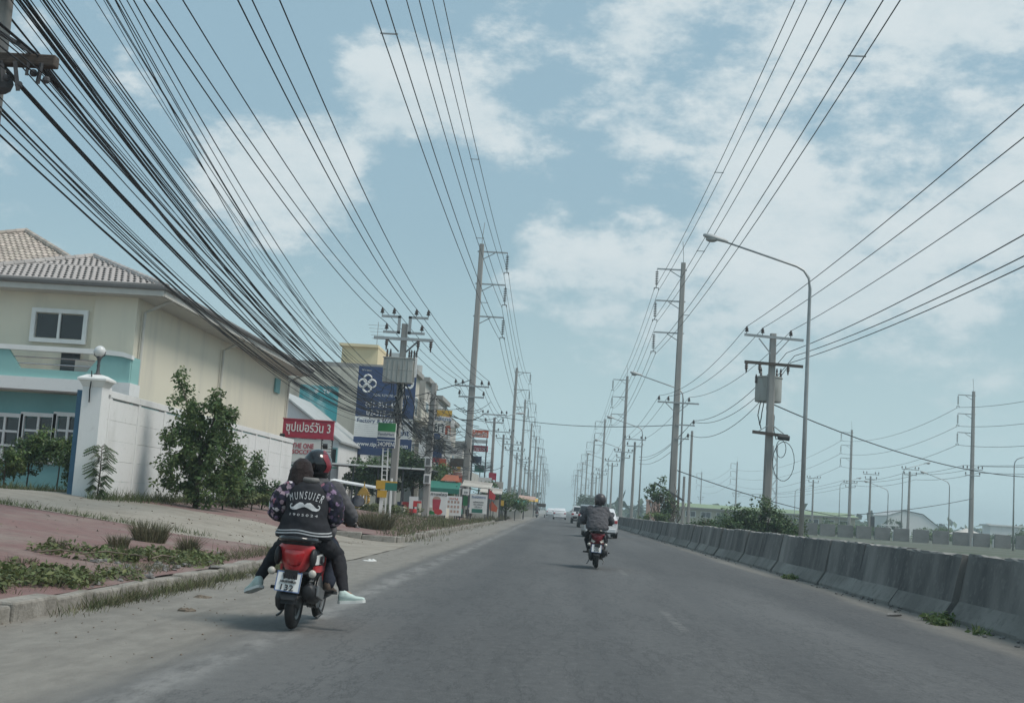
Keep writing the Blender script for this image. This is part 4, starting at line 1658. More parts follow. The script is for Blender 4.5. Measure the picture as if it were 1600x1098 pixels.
for k in range(5):
    b.bar((W * .72 - .9 + .1 * k, 2, H + 2.3 - .3 * k), (W * .72 + .9 - .1 * k, 2, H + 2.3 - .3 * k), .03)
b.build('aerial', M['galv'], tw_)

# the blue billboard
p0, p1, p2 = at(556, 640, 92), at(647, 640, 92), at(600, 712, 92)
bw = p1.x - p0.x
zlo, zhi = p2.z, at(603, 574, 92).z
bb = thing('billboard', 'large blue and white rental billboard with white knot logo behind the transformer', 'billboard', ((p0.x + p1.x) / 2, 92, 0))
zm1, zm2 = zlo + (zhi - zlo) * .20, zlo + (zhi - zlo) * .43
for nm, a, c, m_ in (('blue_sheet', zm2 + .01, zhi, 'signblue'), ('white_sheet', zm1 + .01, zm2 - .01, 'white'), ('web_strip', zlo, zm1 - .01, 'signblue')):
    b = MB()
    b.box((0, 0, (a + c) / 2), (bw, .16, c - a))
    o = b.build(nm, M[m_], bb)
    if nm == 'blue_sheet':
        bs = o
    elif nm == 'white_sheet':
        ws = o
    else:
        wst = o
b = MB()
cx, cz, rr_ = -bw * .33, zhi - 1.25, .36
for k in range(4):
    a_ = k * math.pi / 2
    ox, oz = cx + math.cos(a_) * rr_ * .92, cz + math.sin(a_) * rr_ * .92
    b.tube([(ox + math.cos(t) * rr_ * .8, -.10 - .01 * k, oz + math.sin(t) * rr_ * .8) for t in [q * 2 * math.pi / 18 for q in range(19)]], [.05 + .03 * math.sin(q / 18 * math.pi) for q in range(19)], 5)
b.build('logo', M['white'], bs, smooth='all')
text(bs, 'U', (bw * .38, -.085, zhi - 1.05), .85, M['white'], .75, .03)
text(bs, 'TIP Property', (-bw * .36, -.085, zhi - .3), .14, M['white'], .7)
text(bs, 'REAL ESTATE PROPERTY', (bw * .1, -.085, zhi - 2.05), .16, M['white'], 2.6)
text(bs, '081-951-4515', (-.05, -.085, zhi - 2.75), .42, M['white'], 2.75, .012)
text(bs, '02-315-4515', (-.02, -.085, zhi - 3.35), .40, M['white'], 2.6, .012)
text(ws, 'Factory & Warehouse', (0, -.085, zm2 - .32), .36, M['signblue'], bw * .92, .012)
text(ws, 'for Rent', (bw * .2, -.085, zm2 - 1.0), .46, M['signblue'], bw * .5, .016)
b = MB()
for k in range(6):
    b.box((0, -.084, zm2 - .6 - k * .145), (bw - .1, .006, .012))
b.build('sheet_seam', M['rubble'], ws)
text(wst, 'www.tipproperty.com', (0, -.085, zm1 - .55), .38, M['white'], bw * .88, .012)
for x in (-bw * .4, 0, bw * .4):
    b = MB()
    b.box((x, .2, (zhi - .3) / 2), (.22, .22, zhi - .1))
    b.build('post', M['darksteel'], bb)

# shop pole sign: green, white and blue
p = at(599, 799, 66)
sp_ = thing('pole_sign', 'green white and blue shop sign on a white ladder post under the billboard', 'sign', (p.x, 66, .25))
zc = at(604, 680, 66).z - .25
xo = at(604, 680, 66).x - p.x
b = MB()
b.box((xo, 0, zc), (.95, .16, 1.3))
cs = b.build('sign_case', M['white'], sp_, bevel=.015)
b = MB()
b.box((xo, -.085, zc + .42), (.93, .02, .44))
b.build('green_stripe', M['signgreen'], cs)
b = MB()
b.box((xo, -.085, zc - .16), (.93, .02, .12))
b.box((xo, -.085, zc - .46), (.93, .02, .36))
b.build('blue_stripe', M['signblue'], cs)
text(cs, 'FamilyMart', (xo, -.085, zc + .04), .17, M['signblue'], .82)
text(cs, '24OPEN', (xo, -.10, zc - .46), .22, M['white'], .84, .01)
b = MB()
for s in (-1, 1):
    b.bar((xo * .1 + s * .13, 0, -.2), (xo + s * .13, 0, zc - .64), .06)
for k in range(14):
    f_ = k / 13
    zz_ = .2 + f_ * (zc - 1.0)
    b.bar((xo * (.1 + .9 * f_) - .13, 0, zz_), (xo * (.1 + .9 * f_) + .13, 0, zz_), .035)
b.build('ladder_post', M['white'], sp_)

# small yellow and green plates on white posts
p = at(594, 800, 62)
t = thing('plate_sign', 'two yellow plates on a white post left of the transformer pole', 'sign', (p.x, 62, .2))
z1, z2 = at(594, 757, 62).z - .2, at(594, 771, 62).z - .2
b = MB()
b.box((0, .05, (z1 + .2) / 2), (.16, .08, z1 + .4))
b.build('post', M['white'], t)
b = MB()
b.box((.0, -.02, z1), (.60, .04, .42))
b.build('upper_plate', M['yellow'], t)
b = MB()
b.box((.02, -.02, z2), (.46, .04, .34))
b.build('lower_plate', M['yellow'], t)
p = at(608, 817, 54)
t = thing('plate_sign', 'dark green plate with yellow edge on a short white post', 'sign', (p.x, 54, .15))
z1 = at(611, 760, 54).z - .15
x1 = at(611, 760, 54).x - p.x
b = MB()
b.bar((0, .04, -.2), (x1, .04, z1 + .35), .15, .07)
b.build('post', M['white'], t)
b = MB()
b.box((x1, -.02, z1), (.50, .04, .32))
pl = b.build('plate', M['signteal'], t)
b = MB()
b.box((x1, -.02, z1 + .19), (.50, .042, .06))
b.build('plate_edge', M['yellow'], pl)

# old bare pole with meter boxes
p = at(664, 803, 74)
top = at(671, 598, 74)
t = thing('meter_pole', 'old bare concrete pole with two meter boxes and rungs beside the coffee stall', 'utility pole', (p.x, 74, .2))
h = top.z - .2
square_pole(h, .22, .15).build('pole', M['pole'], t)
for py in (748, 721):
    z = at(664, py, 74).z - .2
    b = MB()
    b.box((0, -.27, z), (.40, .16, .56))
    mb_ = b.build('meter_box', M['wallwhite'], t, bevel=.02)
    b = MB()
    b.box((0, -.36, z), (.24, .03, .38))
    b.build('meter_window', M['greymetal'], mb_)
b = MB()
for k in range(10):
    z = h * .45 + k * .38
    b.bar((-.2, -.2, z), (.28, -.2, z), .04)
b.build('step_rung', M['darksteel'], t)
b = MB()
rg = random.Random(3)
for k in range(26):
    a0 = Vector((rg.uniform(-.2, .2), -.25, h * rg.uniform(.3, .95)))
    pts = [a0]
    for q in range(6):
        pts.append(pts[-1] + Vector((rg.uniform(-.5, .5), rg.uniform(-.2, .1), rg.uniform(-.55, .3))))
    b.tube(pts, .018, 4)
b.build('cable_tangle', M['cable'], t, smooth='all')

# ------------------------------------------------------------------ row of shophouses
shops = [
    # y0, width along y, front x, height, wall, storeys
    (104, 7, -12.6, 11.6, 'shopwall2', 3, 'pale stained shophouse with bare upper wall right of the blue billboard'),
    (112, 8, -12.2, 11.6, 'shopwall', 3, 'grey shophouse with pharmacy board and yellow board on its roof'),
    (121, 9, -11.8, 10.8, 'shopwall', 3, 'grey shophouse with deep balconies beside the pharmacy board'),
    (131, 10, -11.6, 9.4, 'shopwall2', 2, 'shophouse with red gable roof behind the tall pole'),
    (150, 16, -11.4, 8.0, 'shopwall', 2, 'far low shophouse at the end of the row'),
]
for y0, w, xf, h, wm, ns, lb in shops:
    t = thing('shophouse', lb, 'building', (xf, y0, 0.1), group='shophouses along the left side')
    b = MB()
    b.box((-6, w / 2, h / 2), (12, w - .02, h))
    b.build('wall', M[wm], t)
    b = MB()
    b.box((-5.8, w / 2, h + .2), (12.3, w - .1, .4))
    b.build('parapet', M['concrete'], t)
    sh = h / ns
    for k in range(ns):
        z = k * sh
        if k:
            b = MB()
            b.box((.55, w / 2, z), (1.1, w - .25, .16))
            b.box((1.05, w / 2, z + .5), (.08, w - .25, .85))
            b.build('balcony', M[wm], t)
            for j in range(2):
                yc = w * (.27 + .46 * j)
                b = MB()
                b.box((.03, yc, z + 1.35), (.06, w * .3, 1.7))
                fr = b.build('window', M['white'], t)
                b = MB()
                b.box((.07, yc - w * .07, z + 1.35), (.03, w * .12, 1.5))
                b.box((.07, yc + w * .07, z + 1.35), (.03, w * .12, 1.5))
                b.build('pane', M['glass'], fr)
        else:
            b = MB()
            b.box((.03, w / 2, 1.4), (.05, w * .8, 2.6))
            b.build('shutter', M['greymetal'], t)
            b = MB()
            b.add([(0, .3, 3.2), (0, w - .3, 3.2), (2.2, w - .3, 2.7), (2.2, .3, 2.7), (0, .3, 3.26), (0, w - .3, 3.26), (2.2, w - .3, 2.76), (2.2, .3, 2.76)], [(0, 1, 2, 3), (7, 6, 5, 4), (0, 3, 7, 4), (2, 1, 5, 6), (1, 0, 4, 5), (3, 2, 6, 7)])
            b.build('awning', M['redroof'] if y0 in (112, 131) else M['signblue'] if y0 == 121 else M['signteal'], t)
    # near gable wall windows facing the road user
    for k in range(1, ns):
        window(t, -2.4, -1.0, k * sh + .7, k * sh + 1.9, -.05, 2, 1, .07, M['white'], .1)
    if y0 == 131:
        b = MB()
        b.prism([(-4.2, h + .4), (.3, h + .4), (-3.4, h + 2.9)], .5, w - .5)
        b.build('gable_roof', M['redroof'], t, fixn=True)
    if y0 == 104:
        b = MB()
        b.box((-1.5, 2, h + .9), (1.2, 1.4, 1.4))
        b.build('roof_tank', M['tin'], t)
    if y0 == 112:
        b = MB()
        b.cyl((-1.0, 1.2, h + .4), (-1.0, 1.2, h + 1.5), .5, n=12)
        b.build('roof_tank', M['tin'], t, smooth=True)


def board(name, label, px0, py0, px1, py1, Y, m, texts, base=0.2, cat='sign', posts=False, group=None):
    """a flat board seen at the given place, standing on posts or fixed to the wall behind it"""
    a, c = at(px0, py0, Y), at(px1, py1, Y)
    w, h = c.x - a.x, a.z - c.z
    t = thing(name, label, cat, ((a.x + c.x) / 2, Y, (a.z + c.z) / 2), group=group)
    b = MB()
    b.box((0, 0, 0), (w, .1, h))
    o = b.build('board', M[m], t)
    for body, fx, fz, fh, fw, tm in texts:
        text(o, body, (fx * w, -.052, fz * h), fh * h, M[tm], fw * w if fw else None, .008)
    if posts:
        for s in (-1, 1):
            q = MB()
            q.box((s * w * .42, .09, -(a.z + c.z) / 4 - .05), (.08, .08, (a.z + c.z) / 2 + h * .8))
            q.build('post', M['darksteel'], t)
    else:
        X0 = (a.x + c.x) / 2                      # a projecting board: its bracket runs back to the shop front
        q = MB()
        for dz in (-.3, .3):
            q.box((-max(.3, X0 + 12.3) / 2, .09, dz * h), (max(.3, X0 + 12.3), .05, .06))
        q.build('bracket', M['darksteel'], t)
    return t, w, h


board('shop_sign', 'white board with two large black Thai letters on the grey shophouse', 677, 659, 695, 678, 110, 'white', [('ยา', 0, 0, .8, .75, 'ink')])
board('shop_sign', 'long pale board with blue letters below the yellow board', 676, 650, 706, 658, 111, 'wallwhite', [('เภสัชกร', 0, 0, .95, .9, 'printblue')])
board('shop_sign', 'blank yellow board on the shophouse roof edge', 683, 640, 706, 651, 111.5, 'yellow', [])
board('shop_sign', 'upper red board with white Thai letters right of the nearest tall pole', 738, 671, 763, 684, 128, 'orange', [('โลหะกิจ', 0, 0, .75, .85, 'white')], posts=True)
board('shop_sign', 'plain white board between the two red boards', 738, 686, 762, 693, 128.2, 'wallwhite', [], posts=True)
board('shop_sign', 'lower dark red board with white Thai letters right of the nearest tall pole', 737, 695, 762, 706, 128.4, 'signred', [('ราชาวดี', 0, 0, .7, .85, 'white')], posts=True)
board('shop_sign', 'small blue board low behind the nearest tall pole', 736, 712, 752, 724, 128.6, 'signblue', [], posts=True)
# coffee stall
t, w, h = board('coffee_sign', 'white coffee stall board printed with a red iced drink', 668, 767, 697, 805, 76, 'white', [('กาแฟสด', .08, .40, .13, .8, 'ink')], posts=True)
bd = t.children[0]
b = MB()
b.add([(-.18 * w, -.056, -.32 * h), (.12 * w, -.056, -.32 * h), (.20 * w, -.056, .17 * h), (-.22 * w, -.056, .17 * h)], [(0, 1, 2, 3)])
b.build('printed_cup', M['printred'], bd)
b = MB()
b.add([(-.20 * w, -.058, .17 * h)] + [(math.cos(q * math.pi / 8) * -.20 * w - .01 * w, -.058, .17 * h + math.sin(q * math.pi / 8) * .13 * h) for q in range(1, 8)] + [(.18 * w, -.058, .17 * h)], [tuple(range(9))])
b.build('printed_lid', M['pinkwall'], bd)
b = MB()
b.add([(-.5 * w, -.057, -.49 * h), (-.05 * w, -.057, -.49 * h), (-.08 * w, -.057, -.36 * h), (-.3 * w, -.057, -.33 * h), (-.48 * w, -.057, -.40 * h)], [(0, 1, 2, 3, 4)])
b.build('printed_leaf', M['signgreen'], bd)
b = MB()
b.add([(.1 * w + math.cos(q * .785) * .22 * w, -.060, -.36 * h + math.sin(q * .785) * .13 * h) for q in range(8)], [tuple(range(8))])
b.build('printed_berry', M['redpaint'], bd)
t, w, h = board('menu_board', 'pale menu board with pink print beside the coffee board', 697, 774, 720, 806, 77, 'wallwhite', [('เมนู', 0, .36, .12, .5, 'orange')], posts=True)
b = MB()
for k in range(12):
    b.quad(*[(x + rnd.uniform(-.36, .36) * 0 + (-.3 + .2 * (k % 4)) * w, -.054, z + (.2 - .24 * (k // 4)) * h) for x, z in ((-.07 * w, -.07 * h), (.06 * w, -.07 * h), (.06 * w, .06 * h), (-.07 * w, .06 * h))])
b.build('printed_dish', M['pinkwall'], t.children[0])
p = at(690, 772, 79)
st = thing('coffee_stall', 'small stall with green awning and orange roof behind the coffee board', 'stall', (p.x, 79, .2))
for sx in (-1, 1):
    for sy in (0, 1):
        b = MB()
        b.box((sx * .9, sy * 1.6, 1.0), (.08, .08, 2.2))
        b.build('post', M['darksteel'], st)
b = MB()
b.add([(-1.1, -.5, 1.9), (1.1, -.5, 1.9), (1.1, .9, 2.35), (-1.1, .9, 2.35), (-1.1, -.5, 1.6), (1.1, -.5, 1.6)], [(0, 1, 2, 3), (4, 5, 1, 0)])
b.build('awning', M['signteal'], st)
b = MB()
b.add([(-.2, .7, 2.4), (1.0, .7, 2.4), (.8, 2.0, 2.8), (0, 2.0, 2.8)], [(0, 1, 2, 3)])
b.build('roof', M['rust'], st)
b = MB()
b.box((0, .2, .5), (1.7, .7, 1.0))
b.build('counter', M['shopwall'], st)

t, w, h = board('notice_board', 'white notice board with rows of black print at the roadside past the tall pole', 735, 771, 760, 803, 88, 'white', [('รับสมัครงาน', 0, .36, .13, .8, 'printblue'), ('พนักงานขาย', 0, .10, .08, .6, 'ink'), ('โทร 038-51', 0, -.03, .07, .55, 'ink'), ('ด่วน', 0, -.15, .07, .4, 'ink')], posts=True)
b = MB()
b.box((-.05 * w, -.056, -.36 * h), (.62 * w, .01, .2 * h))
b.build('printed_panel', M['signteal'], t.children[0])
board('small_board', 'blank white board fixed low on the nearest tall pole', 723, 763, 733, 773, 94, 'white', [('ขาย', 0, -.1, .3, .5, 'ink')], posts=True)
board('small_board', 'faded green board under the blank white one', 723, 774, 732, 790, 94.2, 'signgreen', [], posts=True)
board('small_board', 'yellow diamond-like plate on a white post by the hedge', 779, 781, 787, 790, 112, 'yellow', [], posts=True)
board('small_board', 'pale blank hoarding in front of the hedge', 788, 784, 806, 798, 120, 'wallwhite', [], posts=True)
for i, (px, py0, py1, Y, m_, lb) in enumerate(((768, 764, 781, 97, 'redpaint', 'bright red tilted banner over the roadside stalls'), (771, 782, 800, 98, 'orange', 'orange red upright banner below the tilted one'))):
    a, c = at(px - 6, py0, Y), at(px + 6, py1, Y)
    b = MB()
    b.add([(a.x, Y, a.z - .3), (a.x + .15, Y, a.z), (c.x, Y, c.z + .35), (c.x - .05, Y, c.z), (a.x + .05, Y, c.z + .1),
           (a.x, Y + .03, a.z - .3), (a.x + .15, Y + .03, a.z), (c.x, Y + .03, c.z + .35), (c.x - .05, Y + .03, c.z), (a.x + .05, Y + .03, c.z + .1)],
          [(0, 1, 2, 3, 4), (9, 8, 7, 6, 5), (0, 5, 6, 1), (1, 6, 7, 2), (2, 7, 8, 3), (3, 8, 9, 4), (4, 9, 5, 0)])
    t = thing('banner', lb, 'banner')
    b.build('cloth', M[m_], t, fixn=True)
    b = MB()
    b.cyl(((a.x + c.x) / 2, Y + .06, 0), ((a.x + c.x) / 2, Y + .06, a.z), .03, n=6)
    b.build('pole', M['darksteel'], t)
# roadside stalls under grey sheets
for i, (px, Y, w, h, m_, lb) in enumerate(((742, 96, 2.0, 2.5, 'shopwall', 'stall under a grey sheet roof behind the notice board'), (765, 103, 1.6, 2.2, 'shopwall', 'narrow grey kiosk by the red banners'), (800, 128, 2.4, 1.5, 'signteal', 'low green stall in front of the hedge'), (822, 168, 2.0, 2.3, 'pinkwall', 'far pinkish stall by the road'), (831, 186, 1.4, 2.2, 'yellow', 'far stall with a yellow umbrella'))):
    p = at(px, 800, Y)
    t = thing('stall', lb, 'stall', (p.x, Y, .1))
    for sx in (-1, 1):
        for sy in (0, 1):
            b = MB()
            b.box((sx * w * .46, sy * 1.6, h / 2), (.08, .08, h))
            b.build('post', M['darksteel'], t)
    b = MB()
    b.add([(-w * .55, -.4, h), (w * .55, -.4, h - .1), (w * .55, 2, h + .35), (-w * .55, 2, h + .45), (-w * .55, -.4, h - .06), (w * .55, -.4, h - .16), (w * .55, 2, h + .29), (-w * .55, 2, h + .39)], [(0, 1, 2, 3), (7, 6, 5, 4), (0, 4, 5, 1), (1, 5, 6, 2), (2, 6, 7, 3), (3, 7, 4, 0)])
    b.build('roof', M[m_], t)
    b = MB()
    b.box((0, .3, .45), (w * .8, .7, .9))
    b.box((w * .1, 1.2, .9), (w * .6, .1, 1.5))
    b.build('counter', M['shopwall'], t)

# golden spirit shrine
p = at(567, 790, 72)
t = thing('spirit_shrine', 'small gilded spirit shrine with pillars and tiered spires among shrubs', 'shrine', (p.x, 72, .4))
b = MB()
b.box((0, 0, .5), (1.3, 1.0, .1))
b.box((0, 0, .25), (.5, .5, .5))
b.box((0, 0, .85), (1.0, .8, .06))
b.build('plinth', M['gold'], t, bevel=.01)
for sx in (-.42, -.14, .14, .42):
    for sy in (-.3, .3):
        b = MB()
        b.cyl((sx, sy, .88), (sx, sy, 1.55), .045, n=8)
        b.build('pillar', M['gold'], t)
b = MB()
for k, (w_, z_) in enumerate(((.62, 1.55), (.5, 1.78), (.36, 1.98))):
    b.prism([(-w_, z_), (w_, z_), (w_ * .55, z_ + .2), (0, z_ + .34), (-w_ * .55, z_ + .2)], -.4 + .06 * k, .4 - .06 * k)
b.lathe([(.09, 2.3), (.05, 2.4), (.06, 2.45), (.015, 2.8)], n=8)
b.build('tiered_roof', M['gold'], t, fixn=True)
for k, (x_, z_) in enumerate(((.55, .95), (.62, .3), (-.6, .3))):
    b = MB()
    b.ball((x_, -.35, z_ + .14), .14, 8, 6, (.8, .8, 1.1))
    b.ball((x_, -.35, z_ + .36), .08, 8, 6)
    b.build('figurine', M['gold'], t, smooth='all')

t.scale = (.62, .62, .62)

# open shelter with a thin white roof edge
p0, p1 = at(506, 722, 80), at(676, 731, 80)
t = thing('open_shelter', 'dark open shelter with a thin white roof edge under the trees', 'shelter', (p0.x, 80, .3))
w = p1.x - p0.x
h = p0.z - .35
b = MB()
b.box((w / 2, 2.2, h), (w, 4.6, .08))
b.build('roof', M['darksteel'], t)
b = MB()
b.box((w / 2, -.15, h + .01), (w, .1, .10))
b.build('roof_edge', M['white'], t)
for k in range(5):
    b = MB()
    b.cyl((.3 + k * (w - .6) / 4, .3, -.3), (.3 + k * (w - .6) / 4, .3, h), .05, n=8)
    b.build('post', M['darksteel'], t)
p0, p1 = at(515, 749, 76), at(588, 762, 76)
t = thing('counter_stand', 'low dark stand with a white edged sloping top beside the shrine', 'stand', (p0.x, 76, .4))
w = p1.x - p0.x
z0, z1 = p0.z - .4, p1.z - .4
b = MB()
b.add([(0, 0, z0), (w, 0, z1), (w, 1.6, z1 + .1), (0, 1.6, z0 + .1), (0, 0, z0 - .08), (w, 0, z1 - .08), (w, 1.6, z1 + .02), (0, 1.6, z0 + .02)], [(0, 1, 2, 3), (7, 6, 5, 4), (0, 4, 5, 1), (1, 5, 6, 2), (2, 6, 7, 3), (3, 7, 4, 0)])
b.build('top', M['wallwhite'], t)
for k in range(4):
    f_ = (k + .3) / 4
    b = MB()
    b.box((w * f_, .3, (z0 + (z1 - z0) * f_) / 2 - .1), (.1, .1, (z0 + (z1 - z0) * f_)))
    b.build('leg', M['darksteel'], t)
b = MB()
for k in range(6):
    b.lathe([(.02, .0), (.16, .02), (.2, .3), (.14, .34), (.12, .3), (.02, .28)], (w * (.1 + .15 * k), .9, 0), 10)
b.build('planter', M['rubber'], t)

# cluttered shop fronts: boards, air conditioners, tarpaulins and goods
rg = random.Random(31)
cl = [('upright white board with blue foot beside the meter pole', 655, 690, 663, 718, 100, 'wallwhite'), ('blue shop board low on the grey shophouse', 676, 694, 690, 716, 108, 'signblue'), ('narrow white upright board beside the blue one', 697, 690, 703, 722, 107, 'white'),
      ('small red board above the coffee stall', 686, 716, 697, 728, 100, 'orange'), ('pale board over the far balcony', 706, 700, 722, 712, 116, 'wallwhite'), ('brown shade board under the pale one', 703, 716, 724, 730, 114, 'wood'), ('white upright board behind the tall pole', 728, 712, 735, 738, 112, 'white'),
      ('small teal board below the red boards', 742, 726, 756, 738, 126, 'signteal'), ('white board at the stall roofs', 748, 745, 768, 756, 118, 'wallwhite'), ('dull red board beyond the stalls', 764, 738, 775, 750, 130, 'signred'), ('grey board far along the shop row', 772, 752, 786, 762, 140, 'shopwall'),
      ('white low board at the foot of the coffee sign', 640, 775, 652, 800, 78, 'wallwhite'), ('small red crate-like board left of the coffee sign', 646, 782, 658, 792, 76, 'redpaint')]
for lb, x0, y0, x1, y1, Y, m_ in cl:
    board('shop_sign', lb, x0, y0, x1, y1, Y, m_, [], posts=y1 > 740)
for i, (xf, yy, zz_) in enumerate(((-12.6, 105.5, 6.4), (-12.6, 109, 3.4), (-12.2, 113.2, 9.3), (-12.2, 118, 5.4), (-11.8, 122.5, 8.7), (-11.8, 127, 5.0))):
    t = thing('air_conditioner', ('upper', 'lower')[i % 2] + ' air conditioner box on the front of the ' + ('pale shophouse', 'pharmacy shophouse', 'deep balconied shophouse')[i // 2], 'air conditioner', (xf + 1.35, yy, zz_), R(90), 'air conditioners on the shophouses')
    b = MB()
    b.box((0, 0, 0), (.8, .35, .6))
    b.build('case', M['wallwhite'], t, bevel=.02)
    b = MB()
    b.cyl((.1, -.18, 0), (.1, -.2, 0), .22, n=12)
    b.build('fan_grille', M['darksteel'], t)
    b = MB()
    b.bar((-.3, .1, -.33), (-.3, 1.35, -.33), .05)
    b.bar((.3, .1, -.33), (.3, 1.35, -.33), .05)
    b.build('bracket', M['darksteel'], t)
for k in range(18):
    yy = 104 + 40 * (k + .5) / 18 + rg.uniform(-.6, .6)
    zz_ = rg.uniform(2.8, 8.2 if yy < 130 else 5.5)
    w_, h_ = rg.uniform(.5, 1.1), rg.uniform(.4, 1.1)
    m_, cw = (('orange', 'orange'), ('wallwhite', 'white'), ('signblue', 'blue'), ('signred', 'dark red'), ('yellow', 'yellow'), ('tealdark', 'teal'), ('pinkwall', 'pink'), ('white', 'bright white'))[k % 8]
    t = thing('shop_sign', f'{"near" if k < 6 else "middle" if k < 12 else "far"} {cw} projecting board {"high" if zz_ > 5 else "low"} on the crowded shop fronts', 'sign', (-11.2 + w_ / 2, yy, zz_), group='projecting boards on the shop fronts')
    b = MB()
    b.box((0, 0, 0), (w_, .1, h_))
    b.build('board', M[m_], t)
    b = MB()
    b.box((-w_ / 2 - .5, .02, h_ * .3), (1.0, .05, .05))
    b.build('bracket', M['darksteel'], t)
b = MB()
for k in range(170):
    px = rg.uniform(625, 775)
    Y = rg.uniform(74, 120)
    p = at(px, 800, Y)
    if p.x > -6.4:
        continue
    s_ = rg.uniform(.12, .5)
    b.mi = rg.randrange(6)
    b.box((p.x, Y, .25 + s_ * .5 + rg.uniform(0, .5)), (s_ * rg.uniform(.6, 1.6), s_, s_ * rg.uniform(.6, 1.8)), Matrix.Rotation(rg.random() * 3, 3, 'Z'))
tag(b.build('shop_goods', [M['redpaint'], M['wallwhite'], M['signblue'], M['wood'], M['shopwall2'], M['signteal']]), 'jumble of goods standing along the roadside shops', kind='stuff')
b = MB()
for k in range(60):
    px, py, Y = rg.uniform(640, 735), rg.uniform(630, 735), rg.uniform(78, 104)
    a0, a1 = at(px, py, Y), at(px + rg.uniform(15, 60), py + rg.uniform(-10, 25), Y + rg.uniform(3, 18))
    b.tube(cat_pts(a0, a1, rg.uniform(.1, .6), 8), .022, 4)
tag(b.build('slack_service_cables', M['cable'], smooth='all'), 'web of slack cables before the shophouses', kind='stuff')
# ------------------------------------------------------------------ concrete barrier on the right
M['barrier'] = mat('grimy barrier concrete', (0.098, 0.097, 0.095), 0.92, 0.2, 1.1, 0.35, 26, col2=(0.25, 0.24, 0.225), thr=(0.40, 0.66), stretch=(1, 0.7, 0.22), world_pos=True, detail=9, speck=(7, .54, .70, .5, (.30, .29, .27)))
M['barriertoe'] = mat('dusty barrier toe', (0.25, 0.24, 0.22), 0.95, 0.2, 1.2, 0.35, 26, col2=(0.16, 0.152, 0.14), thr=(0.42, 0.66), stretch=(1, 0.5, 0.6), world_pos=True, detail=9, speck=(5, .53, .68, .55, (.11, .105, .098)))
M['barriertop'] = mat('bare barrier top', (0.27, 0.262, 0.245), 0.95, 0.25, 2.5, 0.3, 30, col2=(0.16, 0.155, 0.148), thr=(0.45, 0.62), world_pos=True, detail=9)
for k_ in ('barrier', 'barriertoe', 'barriertop'):      # each unit was cast and soiled differently
    nt = M[k_].node_tree
    oi = nt.nodes.new('ShaderNodeObjectInfo')
    mr_ = nt.nodes.new('ShaderNodeMapRange')
    mr_.inputs['To Min'].default_value = .84
    mr_.inputs['To Max'].default_value = 1.2
    nt.links.new(oi.outputs['Random'], mr_.inputs['Value'])
    hs_ = nt.nodes.new('ShaderNodeHueSaturation')
    nt.links.new(mr_.outputs[0], hs_.inputs['Value'])
    bc_ = nt.nodes['Principled BSDF'].inputs['Base Color']
    nt.links.new(bc_.links[0].from_socket, hs_.inputs['Color'])
    nt.links.new(hs_.outputs[0], bc_)
BG = 'concrete barrier units along the right side'
prof = [(0.0, -.1), (0.0, .08), (0.16, .32), (0.27, 1.0), (0.30, 1.025), (0.44, 1.025), (0.47, 1.0), (.58, .32), (.74, .08), (.74, -.1)]


def barrier_mesh(seed):
    rg = random.Random(seed)
    b = MB()
    n = 12
    rings = []
    for j in range(n + 1):
        y = .012 + (2.976) * j / n
        r = []
        for i, (x, z) in enumerate(prof):
            w = .008 * noise.noise((x * 4 + seed, y * 2.5, z * 4))
            chip = rg.uniform(0, .03) if i in (3, 4, 5) and rg.random() < .5 else 0
            r.append((x + w + (chip if i == 3 else 0), y, z - chip))
        rings.append(r)
    b.loft(rings)
    # faces: toe band, wall, top get their own surface
    k = 0
    npf = len(prof)
    mi = []
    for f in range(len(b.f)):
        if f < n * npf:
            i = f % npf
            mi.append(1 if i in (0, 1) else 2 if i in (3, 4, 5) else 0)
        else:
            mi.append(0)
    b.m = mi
    return b.mesh('concrete_barrier', [M['barrier'], M['barriertoe'], M['barriertop']])


BM = [barrier_mesh(s) for s in range(5)]
near_lab = {4: 'concrete barrier unit cut off by the right edge of the view', 5: 'barrier unit just past the one cut off by the right edge', 6: 'barrier unit with the wide weedy joint at its near end', 7: 'barrier unit second beyond the wide weedy joint', 8: 'barrier unit third beyond the wide weedy joint'}
for k in range(1, 72):
    y0 = 1.4 + 3.0 * k
    o = bpy.data.objects.new('concrete_barrier', BM[k % 5])
    C.objects.link(o)
    off = rnd.uniform(-.025, .025) + (.06 if k == 5 else 0)
    o.location = (5.75 + off + .06 * sstep(20, 100, y0) * -6, y0, -.03 + rnd.uniform(-.015, .01))
    o.rotation_euler = (rnd.uniform(-.004, .004), rnd.uniform(-.008, .008), rnd.uniform(-.006, .006))
    tag(o, near_lab.get(k, 'grimy concrete barrier unit in the unbroken row further along' if k < 20 else 'far concrete barrier unit in the hazy end of the row'), 'barrier', BG)
b = MB()
for k in range(260):
    y = 7 + 100 * rnd.random() ** 1.7
    x = 5.72 - rnd.random() ** 2 * .35 - .36 * sstep(20, 100, y)
    b.ball((x, y, .015), rnd.uniform(.012, .04), 5, 4, (1, 1.2, .7))
tag(b.build('roadside_gravel', M['rubble']), 'loose stones along the foot of the right barrier', kind='stuff')
# weeds at the barrier foot
for i, (x, y, n_, h_, lb) in enumerate(((5.62, 19.25, 50, .16, 'tallest green weed in the barrier joint'), (5.55, 18.4, 30, .12, 'flat green weed by the barrier foot nearer the camera'), (5.6, 30.5, 40, .14, 'small green weed by the barrier foot further along'), (5.6, 17.2, 40, .15, 'green weed at the foot of the nearer barrier unit'))):
    t = thing('weed', lb, 'weed', (x, y, .0), group='weeds at the barrier foot')
    b = MB()
    crown(b, [(0, 0, h_ * .4, .28, .3, h_ * .5)], n_ * 4, .08, i + 3, gap=-.2)
    blades(b, 0, 0, 0, n_, h_, .7, .15)
    b.build('foliage', M['leaf'], t)
